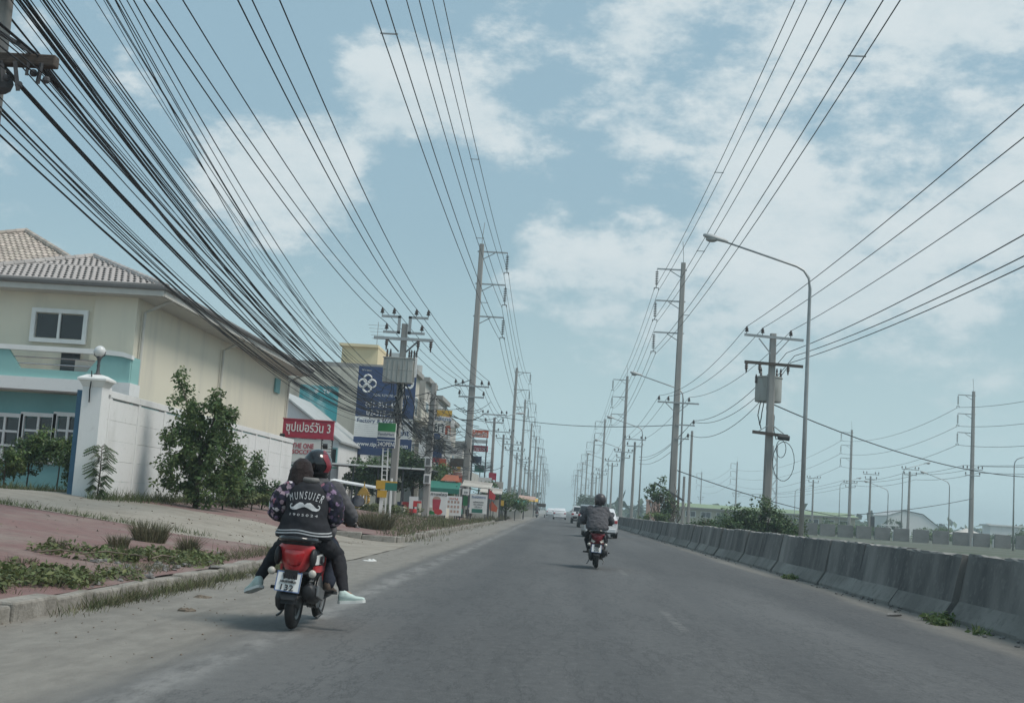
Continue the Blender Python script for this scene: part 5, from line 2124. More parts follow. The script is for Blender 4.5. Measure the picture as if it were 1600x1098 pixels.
    # a litter scrap beside it
b = MB()
b.add([(0, 0, .02), (.28, .05, .05), (.33, .2, .02), (.1, .24, .06), (0, 0, .03), (.28, .05, .06), (.33, .2, .03), (.1, .24, .07)], [(0, 1, 2, 3), (7, 6, 5, 4), (0, 4, 5, 1), (1, 5, 6, 2), (2, 6, 7, 3), (3, 7, 4, 0)])
o = b.build('litter', M['rubble'])
o.location = (5.0, 19.6, -.01)
o.scale = (.8, .8, .8)
tag(o, 'pale crumpled scrap lying on sand before the barrier joint', 'litter')

# ------------------------------------------------------------------ shrubs of the median


def bush(name, label, px, Y, w, h, n, size, m, seed, group=None, d=None, z0=0.0, cat='bush', lumps=7):
    p = at(px, 830, Y)
    d = d or w
    rg = random.Random(seed)
    blobs = []
    for k in range(lumps):
        u = (k + .5) / lumps * 2 - 1
        hh = h * rg.uniform(.55, 1.0) * (1 - .35 * u * u)
        blobs.append((u * w * .40, rg.uniform(-.3, .3) * d * .5, hh * .52, w * .22, d * .3, hh * .52))
    tr = [([(rg.uniform(-.1, .1) * w, 0, -.1), (bl[0] * .7, bl[1] * .7, bl[2]), (bl[0], bl[1], bl[2] + bl[5] * .6)], [.05, .035, .012]) for bl in blobs]
    return tree(name, label, cat, (p.x, Y, z0), blobs, n, size, M[m], tr, group, seed, gap=.02)


bush('bush', 'broad dark green bush around the foot of the median transformer pole', 1187, 71, 4.8, 3.0, 8500, .17, 'leafdark', 21, d=2.4)
bush('bush', 'dark green bush standing alone in the median left of the broad one', 1097, 74, 1.5, 1.75, 2600, .15, 'leafdark', 22)
bush('bush', 'bright green creeper mound below the nearest right tall pole', 1036, 96, 3.4, 1.9, 4200, .17, 'leaf', 23, d=1.6)
bush('bush', 'low pale bush between the two dark median bushes', 1130, 110, 3.0, 1.4, 1500, .2, 'leaf', 24)
# climbing plant on the nearest right tall pole
p = at(1040, 790, 101)
t = thing('climbing_plant', 'straggling climber with dry stems up the nearest right tall pole', 'plant', (p.x, 101.5, 0))
rg = random.Random(9)
b = MB()
for k in range(40):
    a0 = Vector((rg.uniform(-.9, 1.2), rg.uniform(-.5, .3), rg.uniform(0, 1)))
    pts = [a0]
    for q in range(5):
        pts.append(pts[-1] + Vector((rg.uniform(-.35, .3), rg.uniform(-.2, .2), rg.uniform(.15, .75))))
    b.tube(pts, .025, 4)
b.build('stem', M['bark'], t, smooth='all')
b = MB()
crown(b, [(-.5, 0, 3.0, .9, .6, .8), (-1.0, 0, 3.5, .5, .4, .4), (-1.35, 0, 3.3, .35, .3, .25), (.3, -.2, 2.0, .9, .5, .9), (-1.5, 0, 2.75, .2, .2, .2), (-.2, 0, 4.1, .4, .3, .4)], 1500, .22, 4, gap=.1)
b.build('foliage', M['leafdark'], t)

# ------------------------------------------------------------------ beyond the second road
# rows of grey concrete wall blocks
pA, pB = at(1600, 850, 170), at(1238, 828, 190)
WG = 'grey concrete wall blocks beyond the second road'
nb = 14
for k in range(nb):
    f_ = (k - 1) / (nb - 2)
    p = Vector((pA.x + (pB.x - pA.x) * f_, 170 + 20 * f_, 0))
    b = MB()
    b.box((0, 0, .87), (2.15, .3, 1.75), taper=.985)
    o = b.build('wall_block', M['block'], bevel=.03)
    o.location = p
    o.rotation_euler = (0, 0, rnd.uniform(-.08, .08))
    tag(o, ('grey wall block cut by the right edge' if k == 0 else 'pale grey concrete block in the spaced row across the far road'), 'wall block', WG)
    if k in (3, 4, 8):
        b = MB()
        b.cyl((1.45, -.4, 0), (1.45, -.4, 1.1), .16, n=10)
        o = b.build('marker_post', M['white'])
        o.location = p
        tag(o, ('right' if k == 3 else 'middle' if k == 4 else 'left') + ' white marker post standing between the far wall blocks', 'marker post', 'white marker posts')

# the long green roofed shed
p0, p1 = at(1062, 815, 300), at(1336, 815, 300)
W = p1.x - p0.x
t = thing('warehouse', 'long shed with tan walls and green sheet roof beyond the median', 'building', (p0.x, 300, 0))
eh = at(1200, 800, 300).z
b = MB()
b.box((W / 2, 8, eh / 2), (W, 16, eh))
b.build('wall', M['tan'], t)
b = MB()
b.prism([(0, 0)], 0, 0) if False else None
b.add([(-.8, -1, eh), (W + .8, -1, eh), (W + .8, 8, eh + 1.0), (-.8, 8, eh + 1.0), (-.8, 17, eh), (W + .8, 17, eh)], [(0, 1, 2, 3), (3, 2, 5, 4), (0, 3, 4), (1, 5, 2)])
b.build('roof', M['greenroof'], t)
b = MB()
b.box((W / 2, -1.05, eh - .12), (W + 1.6, .12, .3))
b.build('fascia', M['fascia'], t)
for k in range(11):
    x = W * (.06 + .088 * k)
    window(t, x - 1.2, x + 1.2, eh - 2.2, eh - .8, -.06, 2, 1, .12, M['white'], .14)
# white gabled hall, hut, low white house, hoarding
p = at(1428, 815, 330)
t = thing('hall', 'white gabled hall behind dark trees on the far right', 'building', (p.x, 330, 0))
b = MB()
b.prism([(-6.5, 0), (6.5, 0), (6.5, 2.8), (2.2, 5.9), (-2.5, 6.6), (-6.5, 5.2)], 0, 16)
b.build('wall', M['white'], t, fixn=True)
b = MB()
b.add([(-6.8, -.3, 5.2), (-2.5, -.3, 6.8), (2.2, -.3, 6.1), (6.9, -.3, 2.7), (6.9, 16, 2.7), (2.2, 16, 6.1), (-2.5, 16, 6.8), (-6.8, 16, 5.2)], [(0, 1, 6, 7), (1, 2, 5, 6), (2, 3, 4, 5)])
b.build('roof', M['tin'], t)
p = at(1510, 832, 215)
t = thing('hut', 'small hut with pale pyramid roof on the far right', 'hut', (p.x, 215, 0))
b = MB()
b.box((0, 0, .7), (3.0, 2.6, 1.6))
b.build('wall', M['shopwall'], t)
b = MB()
b.loft([[(sx * w_, sy * w_, z_) for sx, sy in ((-1, -1), (1, -1), (1, 1), (-1, 1))] for w_, z_ in ((2.3, 1.45), (2.3, 1.55), (.05, 2.55))])
b.build('roof', M['gutter'], t)
p = at(1570, 830, 320)
t = thing('house', 'low white flat-roofed house at the far right edge', 'house', (p.x, 320, 0))
b = MB()
b.box((0, 3, 1.9), (7.0, 6, 4.6))
b.build('wall', M['wallwhite'], t)
b = MB()
b.box((0, 3, 4.4), (8.2, 7, .35))
b.box((-4.0, 0, 4.55), (.9, .9, .3))
b.build('roof', M['white'], t)
b = MB()
b.box((0, -.5, .6), (7.2, .2, .4))
b.build('plinth', M['fascia'], t)
p = at(1361, 812, 240)
t = thing('hoarding', 'dark upright hoarding among the far trees', 'hoarding', (p.x, 240, 0))
b = MB()
b.box((0, 0, 2.3), (1.25, .2, 2.9))
b.build('board', M['ink'], t)
for s in (-1, 1):
    b = MB()
    b.box((s * .5, .15, 1.5), (.1, .1, 3.2))
    b.build('post', M['darksteel'], t)
p = at(1391, 838, 185)
t = thing('bus_shelter', 'small shelter with white roof among the wall blocks', 'shelter', (p.x, 186, 0))
b = MB()
b.box((0, 0, 2.1), (2.6, 1.6, .16))
b.build('roof', M['white'], t)
for sx in (-1, 1):
    for sy in (-1, 1):
        b = MB()
        b.box((sx * 1.15, sy * .65, 1.0), (.1, .1, 2.1))
        b.build('post', M['wallwhite'], t)
# far trees on the right
FT = 'far trees beyond the second road'
far_trees = [(1130, 190, 5, 2.6, 'leafdark'), (1165, 200, 6, 3.0, 'leaf'), (1215, 205, 7, 3.3, 'leafdark'), (1262, 215, 6, 3.0, 'leafdark'), (1300, 220, 6, 3.4, 'leafdark'), (1335, 225, 6, 3.2, 'leafdark'), (1372, 235, 6, 2.9, 'leafdark'),
             (1450, 250, 6.5, 3.2, 'leaf'), (1472, 255, 6, 3.1, 'leaf'), (1500, 280, 6, 3.0, 'leafdark'), (1537, 250, 3, 2.5, 'leaf'), (1592, 230, 5.5, 3.7, 'leafdark'), (1555, 275, 6, 2.2, 'leafdark')]
ftl = ['first dark tree right of the median climber', 'paler round tree in front of the green roofed shed', 'wide dark tree hiding the middle of the shed', 'dark tree left of the far crowded pole', 'dark tree right of the far crowded pole', 'dark tree at the right end of the green shed', 'dark tree beside the upright hoarding', 'round tree right of the white gabled hall', 'second round tree right of the white gabled hall', 'dark tree behind the pyramid roofed hut', 'slim tree right of the pyramid roofed hut', 'dark tree touching the right edge of the view', 'low dark tree in front of the far white house']
for i, (px, Y, w, h, m_) in enumerate(far_trees):
    bush('tree', ftl[i], px, Y, w, h, 1100, .42, m_, 40 + i, FT, cat='tree', lumps=6)
# cypress row by the gabled hall
for i, px in enumerate((1385, 1391, 1397, 1402, 1407)):
    p = at(px, 818, 300)
    tree('cypress', 'slim dark cypress in the short row left of the white gabled hall', 'tree', (p.x, 300, 0), [(0, 0, 2.4, .35, .35, 2.0)], 220, .4, M['leafdark'], [([(0, 0, 0), (0, 0, 2.5)], [.1, .05])], 'cypress row', 60 + i, gap=-.3)
# pinkish columns and roofs far down the median
for i, (px, Y, h, w) in enumerate(((1012, 150, 2.9, .5), (1020, 150, 2.7, .5), (1027, 152, 3.0, .5))):
    p = at(px, 812, Y)
    b = MB()
    b.box((0, 0, h / 2), (w, w, h))
    b.box((0, 0, h + .1), (w + .15, w + .15, .2))
    o = b.build('gate_post', M['pinkwall'], bevel=.02)
    o.location = (p.x, Y, 0)
    tag(o, ('left', 'middle', 'right')[i] + ' of three pinkish posts left of the median climber', 'post', 'pinkish posts')

# ------------------------------------------------------------------ hazy end of the road and horizon
b = MB()
rg = random.Random(77)
for k in range(2600):
    side = -1 if rg.random() < .45 else 1
    y = rg.uniform(420, 1000)
    x = side * (rg.uniform(13, 420) if side > 0 else rg.uniform(11, 420))
    h = rg.uniform(2.5, 6.5)
    for q in range(5):
        d = Vector((rg.gauss(0, 1), rg.gauss(0, 1), rg.gauss(0, 1))).normalized()
        leaf_mesh(b, Vector((x + d.x * 3.5, y + d.y * 3, h * .5 + d.z * h * .5)), 4.2, d, .1, rg)
tag(b.build('distant_trees', M['leafhaze']), 'low band of hazy trees along the horizon', kind='stuff')
et = [(-8.5, 250, 3.2, 5.0, 'green roadside tree near the far left stalls'), (-9, 300, 3.5, 5.5, 'hazy roadside tree further along the left'), (-9.5, 380, 4, 6, 'faint roadside tree far along the left'), (7.6, 330, 3.4, 6.0, 'hazy tree above the far cars on the right'), (8.2, 380, 3.6, 6.5, 'second hazy tree above the far cars'), (8.8, 450, 4, 7, 'faintest hazy tree above the far cars')]
for i, (x, Y, w, h, lb) in enumerate(et):
    rg = random.Random(100 + i)
    blobs = [(rg.uniform(-.4, .4) * w, rg.uniform(-.4, .4) * w, h * rg.uniform(.4, .8), w * .45, w * .45, h * .28) for _ in range(6)]
    tree('tree', lb, 'tree', (x, Y, 0), blobs, 900, .5, M['leafhaze'], auto_trunk(h * .5, .15, blobs, rg), 'hazy trees at the end of the road', 100 + i)
# ------------------------------------------------------------------ cars


def sect(w, z0, z1, tum=.0, r=.08):
    """a closed cross-section (x, z) with rounded shoulders"""
    return [(-w + r, z0), (w - r, z0), (w, z0 + r), (w, z0 + (z1 - z0) * .55), (w - tum * .6, z1 - r), (w - tum - r, z1), (-w + tum + r, z1), (-w + tum * .6, z1 - r), (-w, z0 + (z1 - z0) * .55), (-w, z0 + r)]


def car(name, label, x, y, paint, kind='sedan'):
    """rear bumper at y, heading +y"""
    t = thing(name, label, 'car', (x, y, 0.02), group='vehicles ahead on the road')
    b = MB()
    if kind == 'sedan':
        st = [(-.02, .72, .42, .88), (.06, .82, .25, .98), (.5, .86, .2, 1.02), (1.2, .87, .2, .98), (2.9, .87, .2, .95), (3.6, .85, .2, .88), (4.2, .78, .24, .72), (4.38, .62, .34, .6)]
        gh = [(.42, .78, .98, 1.0), (1.05, .72, .98, 1.38), (1.6, .69, .98, 1.46), (2.3, .69, .98, 1.44), (3.15, .76, .93, .97)]
        rear_z, hh = .78, 1.46
    elif kind == 'pickup':
        st = [(-.02, .84, .55, 1.05), (.04, .88, .5, 1.12), (1.6, .88, .45, 1.12), (1.7, .88, .45, 1.12), (3.5, .88, .4, 1.12), (4.7, .84, .42, 1.02), (4.95, .75, .5, .9)]
        gh = [(1.62, .80, 1.1, 1.12), (1.72, .73, 1.1, 1.68), (2.6, .71, 1.1, 1.74), (3.1, .72, 1.1, 1.7), (3.75, .8, 1.1, 1.14)]
        rear_z, hh = .9, 1.74
    else:
        st = [(-.02, .82, .5, .98), (.05, .88, .35, 1.08), (1.4, .9, .3, 1.1), (3.2, .9, .3, 1.05), (4.2, .84, .35, .95), (4.5, .7, .45, .8)]
        gh = [(.06, .80, 1.05, 1.08), (.25, .76, 1.05, 1.66), (1.2, .74, 1.05, 1.78), (2.2, .74, 1.05, 1.76), (3.2, .82, 1.02, 1.06)]
        rear_z, hh = .95, 1.78
    b.loft([[(px_, yy, pz) for px_, pz in sect(w, z0, z1, .04)] for yy, w, z0, z1 in st])
    body = b.build('body', paint, t, smooth=True, bevel=.0, fixn=True)
    b = MB()
    b.loft([[(px_, yy, pz) for px_, pz in sect(w, z0, max(z1, z0 + .03), .06, .012)] for yy, w, z0, z1 in gh])
    b.build('cabin', paint, t, smooth=True, fixn=True)
    # rear and side glass, set just proud of the cabin
    y0, y1, y2 = gh[0][0], gh[1][0], gh[2][0]
    w0, w1 = gh[0][1] - .12, gh[1][1] - .12
    zt = gh[1][3] - .07
    b = MB()
    b.quad((-w0, y0 - .012 + (y1 - y0) * .12, gh[0][3] + .06), (w0, y0 - .012 + (y1 - y0) * .12, gh[0][3] + .06), (w1, y1 - .03, zt), (-w1, y1 - .03, zt))
    b.quad((-w1, y1 - .01, zt + .002), (w1, y1 - .01, zt + .002), (w0, y0 + .02 + (y1 - y0) * .12, gh[0][3] + .06), (-w0, y0 + .02 + (y1 - y0) * .12, gh[0][3] + .06))
    b.build('rear_window', M['glass'], t)
    for s in (-1, 1):
        b = MB()
        pts = []
        for yy, w, z0, z1 in gh[1:-1]:
            pts.append((yy, w, z0, z1))
        for i in range(len(pts) - 1):
            (ya, wa, za, zA), (yb, wb, zb, zB) = pts[i], pts[i + 1]
            b.quad(*[(s * (w + .012), yy, z) for yy, w, z in ((ya + .06, wa - .0, za + .06), (yb - .06, wb, zb + .06), (yb - .06, wb - .05, zB - .1), (ya + .06, wa - .05, zA - .1))])
        b.build('side_window', M['glass'], t)
        b = MB()
        b.box((s * (st[1][1] - .13), -.01, rear_z + .02), (.24, .06, .15))
        b.build('tail_light', M['redlens'], t, bevel=.015)
        b = MB()
        b.box((s * (gh[2][1] + .2), gh[-1][0] - .25, gh[-1][2] + .08), (.2, .1, .14))
        b.build('door_mirror', paint, t, bevel=.02)
        for wy in (st[0][0] + .82, st[-1][0] - .8):
            b = MB()
            b.lathe([(.16, -.1), (.29, -.11), (.32, -.08), (.32, .08), (.29, .11), (.16, .1)], (s * (st[2][1] - .10), wy, .31), 14, 'x')
            wh = b.build('wheel', M['rubber'], t, smooth=True)
            b = MB()
            b.cyl((s * (st[2][1] - .0), wy, .31), (s * (st[2][1] + .015), wy, .31), .17, .15, 12)
            b.build('rim', M['chrome'], wh)
    b = MB()
    b.box((0, -.045, st[1][2] + .12), (1.5, .1, .2))
    b.build('bumper', M['black'] if kind != 'sedan' else paint, t, bevel=.03)
    b = MB()
    b.box((0, -.07, rear_z - .02 if kind == 'sedan' else st[1][2] + .2), (.36, .02, .15))
    b.build('number_plate', M['white'], t)
    b = MB()
    b.box((0, .1, .30), (1.45, .3, .16))
    b.build('underbody', M['black'], t)
    return t


def road_at(px, py):
    v = ray(px, py)
    t = (0.02 - EYE.z) / v.z
    return EYE + v * t


car('sedan_car', 'white sedan with red rear lamp half hidden behind the grey rider', 2.22, 64, M['carwhite'])
p = at(921, 815, 100)
car('dark_car', 'dark high-backed car just left of the grey rider', p.x, 100, M['cardark'], 'suv')
p = at(906, 815, 128)
car('pickup_truck', 'white pickup truck left of the dark car', p.x, 128, M['carwhite'], 'pickup')
p = at(874, 810, 168)
car('sedan_car', 'white sedan in the middle of the road ahead', p.x, 168, M['carwhite'])
p = at(860.5, 804, 245)
car('sedan_car', 'farthest small white car left of the middle sedan', p.x, 245, M['carwhite'])
# cart with a dark canopy and a distant motorcyclist
p = at(845, 806, 186)
t = thing('covered_cart', 'small three-wheeled cart with dark canopy at the far left roadside', 'cart', (p.x, 186, 0))
b = MB()
b.box((0, .6, .75), (1.15, 1.6, .55))
b.build('body', M['white'], t, bevel=.03)
b = MB()
b.box((0, .6, 1.75), (1.25, 1.7, .5))
b.build('canopy', M['wood'], t, bevel=.04)
for sx in (-1, 1):
    for sy in (0, 1):
        b = MB()
        b.box((sx * .55, sy * 1.3, 1.25), (.06, .06, 1.0))
        b.build('post', M['darksteel'], t)
    b = MB()
    b.lathe([(.1, -.05), (.28, -.06), (.3, 0), (.28, .06), (.1, .05)], (sx * .55, .5, .3), 12, 'x')
    b.build('wheel', M['rubber'], t)

# ------------------------------------------------------------------ scooters


def wheel_geo(c, r, w, hub):
    ty = MB()
    k = 8
    prof = []
    for i in range(k):
        a_ = 2 * math.pi * i / k
        prof.append((r - w * .55 + math.cos(a_) * w * .55, math.sin(a_) * w * .5))
    ty.lathe(prof, c, 28, 'x', closed=True)
    rim = MB()
    rim.lathe([(r - w * .98, -w * .38), (r - w * 1.25, -w * .25), (r - w * 1.25, w * .25), (r - w * .98, w * .38)], c, 24, 'x', closed=True)
    for i in range(5):
        a_ = 2 * math.pi * i / 5
        rim.bar((c[0], c[1], c[2]), (c[0], c[1] + math.cos(a_) * (r - w * 1.2), c[2] + math.sin(a_) * (r - w * 1.2)), .035, .03)
    rim.cyl((c[0] - hub, c[1], c[2]), (c[0] + hub, c[1], c[2]), .055, n=12)
    return ty, rim


def scooter(label, loc, paint, plate_lines, red_tail=True, rz=0.0, ry=0.0):
    t = thing('motor_scooter', label, 'motor scooter', loc, rz, None, ry)
    for nm, c, r, w in (('rear_wheel', (0, 0, .25), .25, .095), ('front_wheel', (0, 1.24, .25), .25, .08)):
        ty, rim = wheel_geo(c, r, w, .06)
        wh = ty.build(nm, M['rubber'], t, smooth='all')
        rim.build('rim', M['greymetal'], wh, smooth=True)
    # engine block, gearbox, exhaust
    b = MB()
    b.loft([[(x0, y, z) for y, z in pts] for x0, pts in ((-.17, [(-.02, .20), (.42, .22), (.46, .34), (.30, .40), (.0, .36), (-.08, .28)]), (-.12, [(-.08, .16), (.46, .18), (.52, .36), (.32, .44), (-.02, .40), (-.13, .28)]), (-.07, [(-.06, .18), (.44, .20), (.48, .34), (.30, .42), (-.01, .38), (-.1, .28)]))])
    b.build('gearbox', M['black'], t, smooth=True, bevel=.012, fixn=True)
    b = MB()
    b.cyl((-.06, .38, .33), (.13, .38, .33), .14, n=16)
    b.box((0, .46, .36), (.24, .3, .2))
    for k in range(5):
        b.cyl((.06 + k * .022, .36, .33), (.066 + k * .022, .36, .33), .155, n=16)
    b.build('engine', M['greymetal'], t, bevel=.006)
    b = MB()
    pts = []
    for y, r, cx, cz in ((-.26, .045, .155, .37), (-.24, .075, .155, .365), (-.1, .088, .150, .345), (.12, .085, .145, .315), (.24, .05, .13, .285), (.34, .022, .10, .23), (.5, .02, .06, .2)):
        pts.append([(cx + math.cos(2 * math.pi * j / 14) * r * .85, y, cz + math.sin(2 * math.pi * j / 14) * r) for j in range(14)])
    b.loft(pts)
    ex = b.build('exhaust', M['black'], t, smooth='all', fixn=True)
    b = MB()
    b.loft([[(.232 + dx, y, z) for y, z in ((-.2, .33), (.1, .27), (.14, .36), (-.18, .43))] for dx in (-.01, .012)])
    b.build('heat_shield', M['greymetal'], ex, bevel=.006, fixn=True)
    # hugger, shocks, stand
    b = MB()
    b.loft([[(x_, math.cos(a_) * .285, .25 + math.sin(a_) * .285) for a_ in [R(60 + q * 15) for q in range(9)]] + [(x_, math.cos(a_) * .275, .25 + math.sin(a_) * .275) for a_ in [R(180 - q * 15) for q in range(9)]] for x_ in (-.07, -.035, .035, .07)])
    b.build('mudguard', M['black'], t, smooth=True, fixn=True)
    b = MB()
    b.loft([[(sx * w_, y_, z_) for sx in (-1, 1)] + [(sx * w_, y_ + .015, z_) for sx in (1, -1)] for w_, y_, z_ in ((.075, -.2, .50), (.085, -.27, .40), (.08, -.315, .33), (.06, -.33, .29))])
    b.build('rear_flap', M['black'], t, fixn=True)
    for s in (-1, 1):
        b = MB()
        b.cyl((s * .105, .02, .28), (s * .115, .14, .60), .014, n=8)
        pts = [(s * (.107 + .006 * q / 40) + math.cos(q * .9) * .026, .05 + .07 * q / 40 + math.sin(q * .9) * .026, .34 + .20 * q / 40) for q in range(41)]
        b.tube(pts, .007, 5)
        b.build('shock_absorber', M['chrome'] if s < 0 else M['greymetal'], t, smooth=True)
    b = MB()
    b.tube([(-.14, .36, .2), (-.18, .30, .11), (-.20, .24, .09)], .012, 6)
    b.tube([(.14, .40, .2), (.2, .36, .13), (.16, .30, .10)], .012, 6)
    b.build('stand', M['greymetal'], t)
    # tail: side cowls, red lamp housing, grab rail, seat
    for s in (-1, 1):
        b = MB()
        rings = []
        for y, xo, xi, z0, z1 in ((-.12, .10, .06, .56, .74), (-.06, .145, .09, .50, .75), (.10, .165, .12, .44, .75), (.35, .165, .13, .40, .735), (.58, .13, .10, .38, .70), (.68, .09, .06, .40, .64)):
            rings.append([(s * x_, y, z_) for x_, z_ in ((xi, z0), (xo * .8, z0 + .03), (xo, z0 + (z1 - z0) * .5), (xo * .92, z1 - .03), (xi, z1))])
        b.loft(rings)
        sc_ = b.build('side_cowl', M['black'] if red_tail else paint, t, smooth=True, fixn=True)
        if red_tail:
            b = MB()
            rr = []
            for y, xo, z0, z1 in ((-.10, .149, .60, .655), (.05, .166, .595, .68), (.25, .171, .60, .69), (.40, .163, .61, .66)):
                rr.append([(s * (xo + .002), y, z0), (s * (xo + .003), y, z1), (s * (xo - .02), y, z1), (s * (xo - .02), y, z0)])
            b.loft(rr)
            b.build('silver_graphic', M['litter'], sc_, fixn=True)
            b = MB()
            rr = []
            for y, xo, z0, z1 in ((-.02, .160, .53, .585), (.2, .172, .52, .585), (.45, .160, .53, .57)):
                rr.append([(s * (xo + .003), y, z0), (s * (xo + .003), y, z1), (s * (xo - .02), y, z1), (s * (xo - .02), y, z0)])
            b.loft(rr)
            b.build('red_graphic', M['redpaint'], sc_, fixn=True)
            o = text(sc_, 'R', (s * .176, .16, .64), .07, M['ink'], .09, .02, rot=(0, 0, R(90) * s))
    b = MB()
    # tail lamp housing: a shield, wide at the top, pointed at the bottom
    zs = [(.775, .145), (.755, .165), (.71, .163), (.66, .150), (.61, .132), (.565, .110), (.535, .085), (.525, .06)]
    rings = []
    for z_, w_ in zs:
        yy = -.245 - .10 * (.765 - z_) * -1.2
        ring = []
        for j in range(11):
            u = j / 10 * 2 - 1
            ring.append((u * w_, yy + .10 * abs(u) ** 2.2 - .0, z_))
        ring += [(w_ * .9, yy + .2, z_), (-w_ * .9, yy + .2, z_)]
        rings.append(ring)
    b.loft(rings)
    th = b.build('tail_housing', M['redpaint'] if red_tail else paint, t, smooth=True, fixn=True)
    b = MB()
    rings = []
    for z_, w_, dy in ((.735, .055, .01), (.725, .088, -.012), (.69, .090, -.022), (.64, .076, -.022), (.595, .056, -.014), (.58, .035, .01)):
        yy = -.245 + .12 * (.765 - z_)
        rings.append([((j / 8 * 2 - 1) * w_, yy + dy - .012 + .035 * abs(j / 8 * 2 - 1) ** 2, z_) for j in range(9)] + [(w_ * .8, yy + .05, z_), (-w_ * .8, yy + .05, z_)])
    b.loft(rings)
    for s in (-1, 1):
        q = MB()
        q.ball((s * .160, -.165, .665), .09, 12, 8, (.36, .75, .95))
        q.build('tail_trim', M['black'], t, smooth='all')
    tl = b.build('tail_light', M['redlens'] if red_tail else M['darkred'], th, smooth=True, fixn=True)
    b = MB()
    b.ball((0, -.19, .665), .028, 10, 6, (1, .5, 1.3))
    b.loft([[(x_, -.198 + .12 * (.765 - z_) - .045, z_) for x_, z_ in ((-.062, zz0), (.062, zz0), (.060, zz0 + .004), (-.060, zz0 + .004))] for zz0 in (.70, .70)]) if False else None
    b.build('bulb', M['clearlens'], tl, smooth='all')
    if not red_tail:
        for s in (-1, 1):
            b = MB()
            b.add([(s * .05, -.25, .60), (s * .15, -.20, .66), (s * .165, -.19, .60), (s * .08, -.25, .565), (s * .05, -.2, .60), (s * .15, -.15, .66), (s * .165, -.14, .60), (s * .08, -.2, .565)], [(0, 1, 2, 3), (7, 6, 5, 4), (0, 4, 5, 1), (1, 5, 6, 2), (2, 6, 7, 3), (3, 7, 4, 0)])
            b.build('turn_signal', M['clearlens'], t, fixn=True)
    b = MB()
    b.tube([(-.155, .22, .80), (-.165, .0, .815), (-.15, -.16, .82), (-.10, -.26, .825), (0, -.295, .83), (.10, -.26, .825), (.15, -.16, .82), (.165, .0, .815), (.155, .22, .80)], .026, 8)
    b.build('grab_rail', M['helmet'], t, smooth='all')
    b = MB()
    rings = []
    for y, w_, z0, z1 in ((-.25, .10, .775, .815), (-.2, .15, .765, .835), (0, .165, .755, .835), (.3, .155, .745, .80), (.55, .135, .73, .785), (.70, .11, .70, .76), (.76, .07, .68, .73)):
        rings.append([(math.cos(a_) * w_ * (1 if abs(math.cos(a_)) > .5 else 1), y, (z0 + z1) / 2 + (z1 - z0) / 2 * math.copysign(abs(math.sin(a_)) ** .6, math.sin(a_))) for a_ in [2 * math.pi * j / 14 for j in range(14)]])
    b.loft(rings)
    b.build('seat', M['rubber'], t, smooth='all', fixn=True)
    # plate
    pr = bpy.data.objects.new('number_plate', None)
    b = MB()
    b.box((0, 0, 0), (.225, .012, .18))
    pl = b.build('number_plate', M['white'], t, bevel=.004)
    pl.location = (-.015, -.30, .445)
    pl.rotation_euler = (R(-12), R(3), 0)
    b = MB()
    for (x_, z_, w_, h_) in ((0, .086, .225, .008), (0, -.086, .225, .008), (.1085, 0, .008, .164), (-.1085, 0, .008, .164)):
        b.box((x_, -.0075, z_), (w_, .003, h_))
    b.build('plate_edge', M['printblue'], pl)
    for body, z_, h_, w_ in plate_lines:
        text(pl, body, (0, -.007, z_), h_, M['ink'], w_, .0)
    b = MB()
    b.box((0, -.27, .48), (.12, .06, .14))
    b.build('plate_bracket', M['black'], t)
    for s in (-1, 1):
        b = MB()
        b.cyl((s * .08, -.24, .525), (s * .17, -.25, .53), .014, n=8)
        st_ = b.build('signal_stalk', M['black'], t)
        b = MB()
        b.ball((s * .185, -.26, .53), .036, 12, 8, (1, .8, 1))
        b.build('turn_signal', M['clearlens'], st_, smooth='all')
    # foot board, leg shield, front fender, steering head
    b = MB()
    b.loft([[(-w_, y, z_), (w_, y, z_), (w_ * .95, y, z_ + .06), (-w_ * .95, y, z_ + .06)] for y, w_, z_ in ((.50, .15, .24), (.62, .175, .25), (.95, .175, .26), (1.02, .15, .30))])
    b.build('foot_board', M['black'], t, bevel=.01, fixn=True)
    b = MB()
    rings = []
    for z_, w_, y in ((.28, .14, 1.02), (.42, .20, 1.04), (.62, .215, 1.06), (.78, .19, 1.02), (.90, .10, .96)):
        rings.append([(w_ * math.sin(a_), y + .10 * math.cos(a_) - .06, z_) for a_ in [R(-90 + 20 * j) for j in range(10)]] + [(w_ * .9 * math.sin(a_), y + .06 * math.cos(a_) - .08, z_) for a_ in [R(90 - 20 * j) for j in range(10)]])
    b.loft(rings)
    b.build('leg_shield', paint, t, smooth=True, fixn=True)
    b = MB()
    b.loft([[(x_, 1.24 + math.cos(a_) * .28, .25 + math.sin(a_) * .28) for a_ in [R(20 + q * 16) for q in range(9)]] + [(x_, 1.24 + math.cos(a_) * .27, .25 + math.sin(a_) * .27) for a_ in [R(148 - q * 16) for q in range(9)]] for x_ in (-.06, -.03, .03, .06)])
    b.build('front_fender', paint, t, smooth=True, fixn=True)
    b = MB()
    for s in (-1, 1):
        b.cyl((s * .065, 1.24, .25), (s * .065, 1.06, .66), .018, n=8)
    b.cyl((0, 1.07, .62), (0, .97, .96), .03, n=8)
    b.build('fork', M['greymetal'], t)
    b = MB()
    b.tube([(-.335, .90, .965), (-.22, .93, .985), (-.1, .97, .98), (0, .98, .965), (.1, .97, .98), (.22, .93, .985), (.335, .90, .965)], .014, 8)
    hb = b.build('handlebar', M['greymetal'], t, smooth='all')
